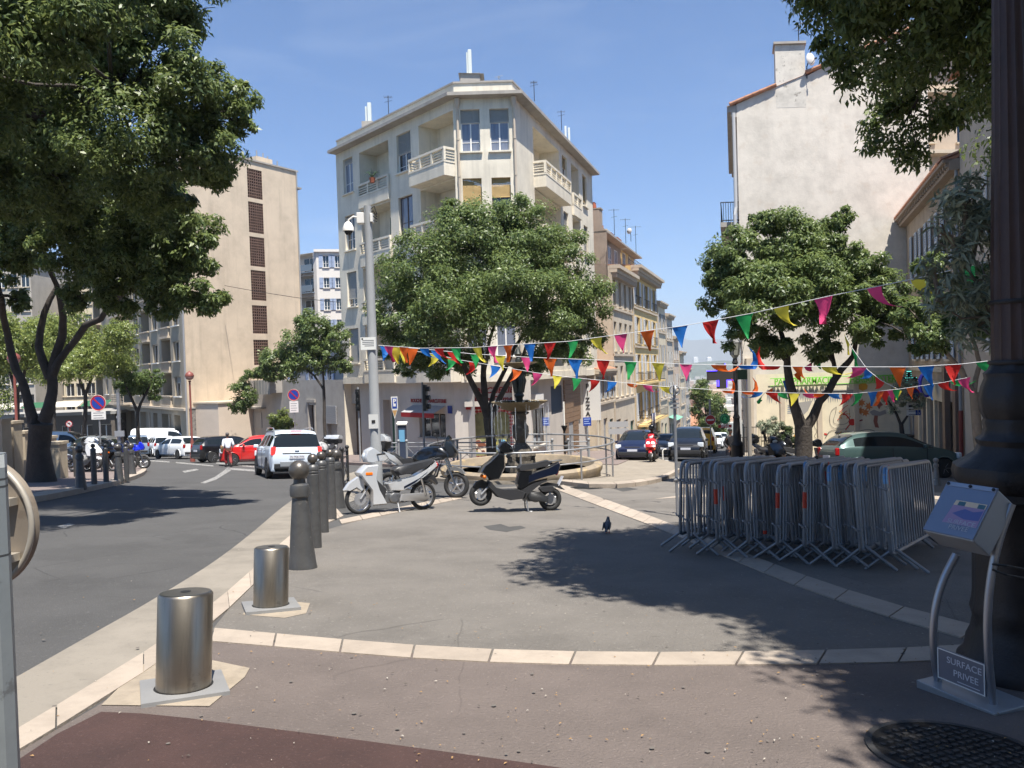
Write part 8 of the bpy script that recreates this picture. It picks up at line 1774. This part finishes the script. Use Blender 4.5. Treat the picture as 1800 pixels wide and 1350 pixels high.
# black scooter on its centre stand
rr_ = Vector((at(966, 850, 14.3).x, 14.35)); fr = Vector((at(841, 850, 14.2).x, 14.1)); dv = fr-rr_; azb = math.degrees(math.atan2(dv.x, dv.y))
def scooter(label, loc, az, c1_, c2_, group=None, lift=.12):
    t = bike('scooter', label, loc, az, group=group, cat='scooter'); f = lambda x, y: ((1580-x)/385, (655-y)/385)
    wheel2(t, 0, .222, .222, .05, 'alloy')
    w_ = wheel2(t, 1.325, .215+lift, .215, .05, 'alloy')
    P = lambda n_, pts, w, m_, e=.3, i_=.88, y=0: MB().pillow(PL(f, pts), w, e, i_, y).build(n_, m_, t, smooth=50)
    P('seat', [(1328,345),(1350,318),(1450,312),(1560,286),(1596,302),(1560,330),(1440,352),(1340,368)], .27, M_SEAT)
    P('tail_panel', [(1450,378),(1560,345),(1648,300),(1655,325),(1630,388),(1550,405),(1460,430),(1400,452),(1400,400)], .32, c2_, .3, .9); P('seat_base', [(1345,365),(1440,360),(1440,400),(1400,470),(1345,505),(1322,450)], .30, c1_, .3, .9)
    P('under_panel', [(1330,505),(1450,445),(1560,420),(1500,460),(1420,520),(1380,560),(1340,560)], .28, M_PLAS)
    P('footboard', [(1120,425),(1165,478),(1230,492),(1340,492),(1400,520),(1380,562),(1280,572),(1180,545),(1110,470)], .40, M_PLAS)
    P('front_shield', [(1196,225),(1240,235),(1245,330),(1200,420),(1130,430),(1095,385),(1056,368),(1085,320),(1130,288)], .42, c1_, .3, .85)
    P('front_panel', [(1060,366),(1090,330),(1130,300),(1118,350),(1080,380)], .30, M_PLAS)
    P('handlebar_cowl', [(1192,190),(1215,155),(1250,145),(1300,185),(1315,228),(1260,240),(1215,240)], .26, c1_, .35, .8)
    P('front_mudguard', [(1010,462),(1030,432),(1080,420),(1120,440),(1135,480),(1110,478),(1080,455),(1040,455),(1020,475)], .14, c1_)
    P('rear_mudguard', [(1500,470),(1560,450),(1640,462),(1695,510),(1660,500),(1600,475),(1520,490)], .14, M_PLAS)
    P('engine_cover', [(1400,545),(1420,512),(1500,512),(1555,560),(1550,590),(1480,582),(1410,575)], .12, mat('black engine', (.035, .035, .035), .45), .3, .85, .13)
    P('air_box', [(1480,490),(1500,474),(1590,474),(1606,495),(1590,515),(1500,515)], .13, M_PLAS, .3, .85, .12)
    m = MB(); m.box((.35, 0, .27), (.34, .22, .16)); m.lathe([(.02, -.14), (.1, -.14), (.1, .14), (.02, .14)], 16, (.3, 0, .27), axis='Y'); m.build('engine', M_ENG, t, bevel=.02)
    MB().sphere((f(1205, 205)[0]-.02, 0, f(1205, 205)[1]), .085, 14, 10, (.7, 1.15, .8)).build('headlight', M_HEAD, t, smooth=60)
    for s_ in (-1, 1):
        MB().sphere((f(1088, 398)[0], s_*.17, f(1088, 398)[1]), .035, 10, 8).build('indicator', M_AMB, t, smooth=60)
        MB().tube([(1.12, s_*.07, .55), (1.325, s_*.075, .215+lift)], .02, 8).build('fork_leg', M_GALV, t, smooth=50)
        MB().tube([(.78, s_*.1, 1.18), (.76, s_*.33, 1.17)], .018, 8).build('handgrip', M_PLAS, t, smooth=50)
    MB().sphere((f(1628, 362)[0], 0, f(1628, 362)[1]), .10, 14, 10, (.45, 1.3, 1)).build('tail_light', M_TAIL, t, smooth=60)
    MB().box((f(1640, 440)[0]-.04, 0, f(1640, 440)[1]), (.012, .17, .2), 0, 0, -.5).build('number_plate', M_PLATE, t)
    for s_ in (-1, 1): MB().tube([(.48, s_*.09, .25), (.45, s_*.14, .01), (.38, s_*.14, .005)], .014, 6).build('stand_leg', M_GALV, t)
    MB().tube([(.3, -.14, .25), (.1, -.16, .2), (-.15, -.17, .26)], [.03, .05, .045], 10).build('exhaust', M_PLAS, t, smooth=50); mirrors(t, .85, 1.2, .30, .2)
    m = MB(); m.tube([(-.02, .08, .93), (-.22, .08, .95), (-.22, -.08, .95), (-.02, -.08, .93)], .013, 6); m.build('grab_rail', M_PLAS, t); return t
sc0 = scooter('black scooter with a navy tail resting on its centre stand, front wheel raised', (rr_.x, rr_.y, gz(rr_.x, rr_.y)), azb, BK, BNV)
# other parked two-wheelers: copies in their own colours
GP = 'motorcycles parked in the distance'
def recolour(o, old, new):
    for c in list(o.children)+[g for c in o.children for g in c.children]:
        for s_ in c.material_slots:
            if s_.material == old: s_.link = 'OBJECT'; s_.material = new
def park(src, px, d, az, label, swaps=(), off=0.0, sc_=1.0, lean=0):
    o = dup(src, tuple(gd(px, d, off)), label, R(90-az), sc_, tilt=True); o['group'] = GP
    for a, b_ in swaps: recolour(o, a, b_)
    if lean: o.rotation_euler = (o.rotation_euler.to_matrix() @ Matrix.Rotation(R(lean), 3, 'X')).to_euler()
    return o
BLU = paint('bike blue', (20, 40, 190)); RDB = paint('bike red', (170, 22, 26)); WB = paint('bike white', (215, 215, 215))
park(sc0, 128, 29.5, 112, 'white and black scooter nearest the beige wall end, left', [(BK, WB), (BNV, BK)], .12)
park(sc0, 140, 30.5, 118, 'white scooter second in the left motorcycle row', [(BK, WB), (BNV, WB)], .12)
park(ub, 152, 30, 105, 'dark step-through third in the left motorcycle row', [(SLV, BK)], .12)
park(bm_, 160, 30.5, 70, 'navy-tanked black motorcycle behind the first cone bollard', [(BK, NVY), (SLV, BK)], .12, .9)
park(bm_, 190, 31.5, 74, 'bright blue motorcycle right of the no parking pole', [(BK, BLU), (SLV, BK)], .12, .85)
park(bm_, 586, 33, -160, 'motorcycle with pale fairing right of the white sport utility car', [(BK, WB)], 0)
park(bm_, 574, 36, -150, 'black motorcycle half hidden behind the pale faired one', [], 0)
park(bm_, 1326, 31, 140, 'black motorcycle leaning by the cafe railing', [(SLV, BK)], 0, .95, -14)
park(sc0, 1339, 25, 172, 'dark scooter behind the barriers left of the forked tree', [], 0)
park(sc0, 1458, 25.5, 165, 'dark scooter standing just left of the grey-green car', [], 0)
park(ub, 1380, 26, 100, 'small dark moped behind the barriers at the forked tree', [(SLV, BK)], 0)

# ------------------------------------------------------------------ people and the pigeon
def skin(name, joints, edges, m_, parent, root=0, sub=2):
    me = bpy.data.meshes.new(name); me.from_pydata([j[:3] for j in joints], edges, []); o = mobj(name, me, m_, parent)
    md = o.modifiers.new('skin', 'SKIN'); md.use_smooth_shade = True
    for i, j in enumerate(joints): r_ = j[3]; me.skin_vertices[0].data[i].radius = (r_, j[4] if len(j) > 4 else r_)
    me.skin_vertices[0].data[root].use_root = True; sb = o.modifiers.new('sub', 'SUBSURF'); sb.levels = sub; sb.render_levels = sub; return o
def hand(jts, edg, base, dirv, side):
    """palm, four unequal curled fingers and a thumb, appended to the body skeleton"""
    b = len(jts); p = Vector(jts[base][:3]); d = Vector(dirv).normalized(); s = Vector(side); u = d.cross(s).normalized()
    jts.append(tuple(p+d*.06)+(.026, .018)); edg.append((base, b))
    for k, ln in enumerate((.068, .078, .072, .056)):
        q = p+d*.085+s*(.018*(1.5-k)); a = len(jts); jts.append(tuple(q)+(.0095,)); jts.append(tuple(q+d*ln*.5+u*.008)+(.0085,)); jts.append(tuple(q+d*ln*.85+u*.028)+(.0075,)); edg += [(b, a), (a, a+1), (a+1, a+2)]
    a = len(jts); jts.append(tuple(p+d*.045+s*.038)+(.010,)); jts.append(tuple(p+d*.08+s*.05+u*.012)+(.009,)); edg += [(b, a), (a, a+1)]
def person(label, loc, az, skinc, top, legs, shoe, pose='walk', hair=None, helmet=None, scale=1.0):
    t = thing('person', label, 'person', tuple(loc), R(90-az)); t.scale = (scale,)*3; sk = flat('skin '+label[:12], skinc, .55)
    if pose == 'ride': hip, kn, ft, lean = .80, [(.36, .2, .78), (.36, -.2, .78)], [(.30, .2, .36), (.30, -.2, .36)], .12; wr = [(.52, .27, 1.1), (.52, -.27, 1.1)]; el = [(.28, .33, 1.12), (.28, -.33, 1.12)]
    else: hip, kn, ft, lean = .92, [(.13, .09, .50), (-.02, -.09, .48)], [(.14, .10, .09), (-.24, -.10, .13)], .05; wr = [(.02, .26, .86), (.22, -.24, .92)]; el = [(-.06, .25, 1.10), (-.02, -.27, 1.12)]
    sh = hip+.50
    J = [(0, 0, hip, .13, .10), (lean*.4, 0, hip+.18, .125, .09), (lean, 0, hip+.38, .15, .10), (lean*1.1, 0, sh+.02, .07, .06), (lean*1.25, 0, sh+.10, .05, .05), (lean*1.5+.005, 0, sh+.17, .072, .08), (lean*1.5, 0, sh+.24, .078, .092), (lean*1.5-.01, 0, sh+.30, .055, .06)]
    E = [(0, 1), (1, 2), (2, 3), (3, 4), (4, 5), (5, 6), (6, 7)]
    for i, s_ in enumerate((1, -1)):
        a = len(J); J += [(lean, s_*.185, sh-.04, .055), tuple(el[i])+(.040,), tuple(wr[i])+(.026,)]; E += [(2, a), (a, a+1), (a+1, a+2)]; dr_ = Vector(wr[i])-Vector(el[i]); hand(J, E, a+2, dr_ if pose == 'ride' else (.1, 0, -1), (0, -s_, 0) if pose == 'ride' else (1, 0, 0))
        a = len(J); J += [(0, s_*.09, hip-.08, .085), tuple(kn[i])+(.058,), tuple(ft[i])+(.038,), (ft[i][0]+.12, ft[i][1], max(.03, ft[i][2]-.06), .034)]; E += [(0, a), (a, a+1), (a+1, a+2), (a+2, a+3)]
    skin('body', J, E, sk, t)
    hx_, hz__ = lean*1.5, sh+.22
    T = [(0, 0, hip-.02, .155, .125), (lean*.4, 0, hip+.18, .15, .115), (lean, 0, hip+.38, .165, .12), (lean*1.1, 0, sh+.03, .08, .075)]; TE = [(0, 1), (1, 2), (2, 3)]
    for i, s_ in enumerate((1, -1)): a = len(T); T += [(lean, s_*.19, sh-.04, .078), tuple(el[i])+(.060,), tuple(Vector(el[i]).lerp(Vector(wr[i]), .85))+(.046,)]; TE += [(2, a), (a, a+1), (a+1, a+2)]
    skin('shirt', T, TE, top, t)
    P = [(0, 0, hip, .145, .12)]; PE = []
    for i, s_ in enumerate((1, -1)): a = len(P); P += [(0, s_*.09, hip-.1, .105), tuple(kn[i])+(.088,), tuple(Vector(kn[i]).lerp(Vector(ft[i]), .85))+(.07,)]; PE += [(0, a), (a, a+1), (a+1, a+2)]
    skin('trousers', P, PE, legs, t)
    for i in (0, 1): MB().pillow([(ft[i][0]-.07, ft[i][2]-.085), (ft[i][0]-.07, ft[i][2]+.0), (ft[i][0]+.04, ft[i][2]+.01), (ft[i][0]+.19, ft[i][2]-.04), (ft[i][0]+.19, ft[i][2]-.085)], .095, .3, .85, ft[i][1]).build('shoe', shoe, t, smooth=50)
    if helmet: MB().sphere((hx_, 0, hz__+.02), .15, 18, 12, (1.05, .9, 1)).build('helmet', helmet, t, smooth=60); MB().sphere((hx_+.045, 0, hz__), .125, 16, 10, (1.0, .85, .5)).build('visor', M_CGL, t, smooth=60)
    else:
        MB().sphere((hx_-.018, 0, hz__+.045), .105, 16, 10, (1.0, .86, .85)).build('hair', hair, t, smooth=60)
        for s_ in (-1, 1): MB().sphere((hx_+.088, s_*.032, hz__+.01), .012, 8, 6).build('eye', flat('eye dark', (24, 18, 16), .2), t); MB().sphere((hx_, s_*.08, hz__-.01), .024, 8, 6, (.6, .4, 1.2)).build('ear', sk, t)
        MB().tube([(hx_+.085, 0, hz__+.01), (hx_+.112, 0, hz__-.03), (hx_+.09, 0, hz__-.035)], [.008, .014, .009], 6).build('nose', sk, t); MB().tube([(hx_+.09, -.022, hz__-.062), (hx_+.094, 0, hz__-.062), (hx_+.09, .022, hz__-.062)], .006, 5).build('mouth', flat('lips', (120, 70, 60)), t)
    return t, wr
M_SHIRT = mat('white shirt cloth', (.72, .74, .80), .85, bump=(25, .5, .02)); M_TRS = mat('dark red trousers cloth', (.28, .035, .035), .85, noise=(9, .4), bump=(20, .5, .02)); M_JKT = flat('black jacket', (20, 20, 24), .7)
t, wr = person('person in a white shirt and baggy dark red trousers walking away with a stick', gp(402, 821), -30, (96, 64, 50), M_SHIRT, M_TRS, M_DARK, 'walk', flat('grey hair', (95, 88, 84), .8), scale=.93)
MB().tube([(.22, -.25, .86), (.42, -.27, .0)], .010, 6).build('walking_stick', M_DARK, t)
bag = thing('shoulder_bag', 'tan shoulder bag at the left hip of the walking person', 'bag', tuple(gp(402, 821)), R(120)); bag.scale = (.93,)*3
MB().pillow([(-.22, .86), (-.24, 1.10), (.05, 1.13), (.09, .88), (.0, .80), (-.14, .79)], .12, .35, .8, .30).build('pouch', flat('tan leather', (150, 118, 84), .6), bag, smooth=50); MB().tube([(-.08, .30, 1.1), (.0, .2, 1.4), (.08, .0, 1.46), (.1, -.16, 1.36)], .010, 5).build('strap', flat('strap brown', (84, 60, 44)), bag)
sr = park(sc0, 1149, 36.6, 196, 'red scooter with two lit head lamps coming up the side street', [(BK, RDB), (BNV, RDB)], 0, 1.08); o_ = sr
for s_ in (-1, 1): MB().sphere((1.22, s_*.10, .92), .07, 12, 8, (.6, 1, .8)).build('headlight', mat('lit headlamp', (.9, .88, .8), .1, emit=((1, .93, .78), 4)), sr, smooth=60)
hp_ = gd(1149, 36.6); dr_ = Vector((math.cos(R(90-196)), math.sin(R(90-196)), 0)); person('person in a black jacket and helmet riding the red scooter', hp_+dr_*.28+Vector((0, 0, .10)), 196, (120, 85, 68), M_JKT, flat('dark jeans', (30, 32, 44), .8), M_DARK, 'ride', None, flat('black helmet', (12, 12, 14), .2), scale=1.08)
person('person in dark clothes standing by the black lamp post down the street', gd(1283, 30), 150, (110, 78, 62), flat('charcoal top', (34, 34, 40), .8), flat('dark jeans', (30, 32, 44), .8), M_DARK, 'walk', flat('dark hair', (24, 20, 18), .7), scale=.92)
pg = thing('pigeon', 'dark pigeon standing alone on the sunlit asphalt near the tree shade', 'pigeon', tuple(gp(1068, 938)), R(75)); pg.scale = (.92,)*3; MP_ = mat('pigeon grey', (.075, .078, .09), .6, noise=(30, .6)); MP2 = flat('pigeon dark neck', (28, 40, 40), .35)
skin('body', [(0, 0, .13, .062, .055), (.06, 0, .155, .052, .05), (.095, 0, .20, .030, .028), (.10, 0, .235, .026, .026), (.118, 0, .24, .018, .018), (-.07, 0, .105, .042, .034), (-.13, 0, .085, .022, .012), (-.19, 0, .07, .026, .006)], [(0, 1), (1, 2), (2, 3), (3, 4), (0, 5), (5, 6), (6, 7)], MP_, pg)
for s_ in (-1, 1):
    MB().pillow([(.05, .17), (-.02, .185), (-.12, .13), (-.18, .09), (-.10, .10), (.0, .11)], .02, .3, .8, s_*.052).build('wing', MP2, pg, smooth=50); MB().sphere((.118, s_*.02, .243), .005, 8, 6).build('eye', flat('orange eye', (210, 90, 20)), pg)
    m = MB(); m.tube([(.01, s_*.022, .08), (.02, s_*.024, .012)], .005, 5); [m.tube([(.02, s_*.024, .008), (.02+.03*math.cos(a), s_*.024+.03*math.sin(a), .003)], .003, 4) for a in (-.5, 0, .5, 3.1)]; m.build('leg', flat('pigeon leg', (170, 70, 60)), pg)
MB().tube([(.128, 0, .238), (.152, 0, .23)], [.006, .002], 5).build('beak', flat('beak grey', (60, 58, 56)), pg)
# street front added unseen behind the camera, to warm reflections and cut sky light
FBk = Face(Vector((-14, -11, 0)), 86); bb_ = thing('apartment_building', 'long beige street front added out of view behind the viewpoint, to warm reflections', 'apartment building', (0, -11, gz(0, -11)))
ob2 = [(2+i*3.4, 3.2+i*3.4, z, z+1.9, .2) for i in range(9) for z in (3.6, 7.0, 10.2)]
boxbody(FBk, 0, 34, 8, -1, 13.5, bb_, M_PALE, ob2)
for o in ob2: FBk.mb(bb_).bb(o[0], o[1], -.2, -.16, o[2], o[3]).build('window', M_CGL, bb_)
FBk.mb(bb_).bb(-.2, 34.2, -8.2, .4, 13.5, 13.9).build('roof', M_CONC, bb_)
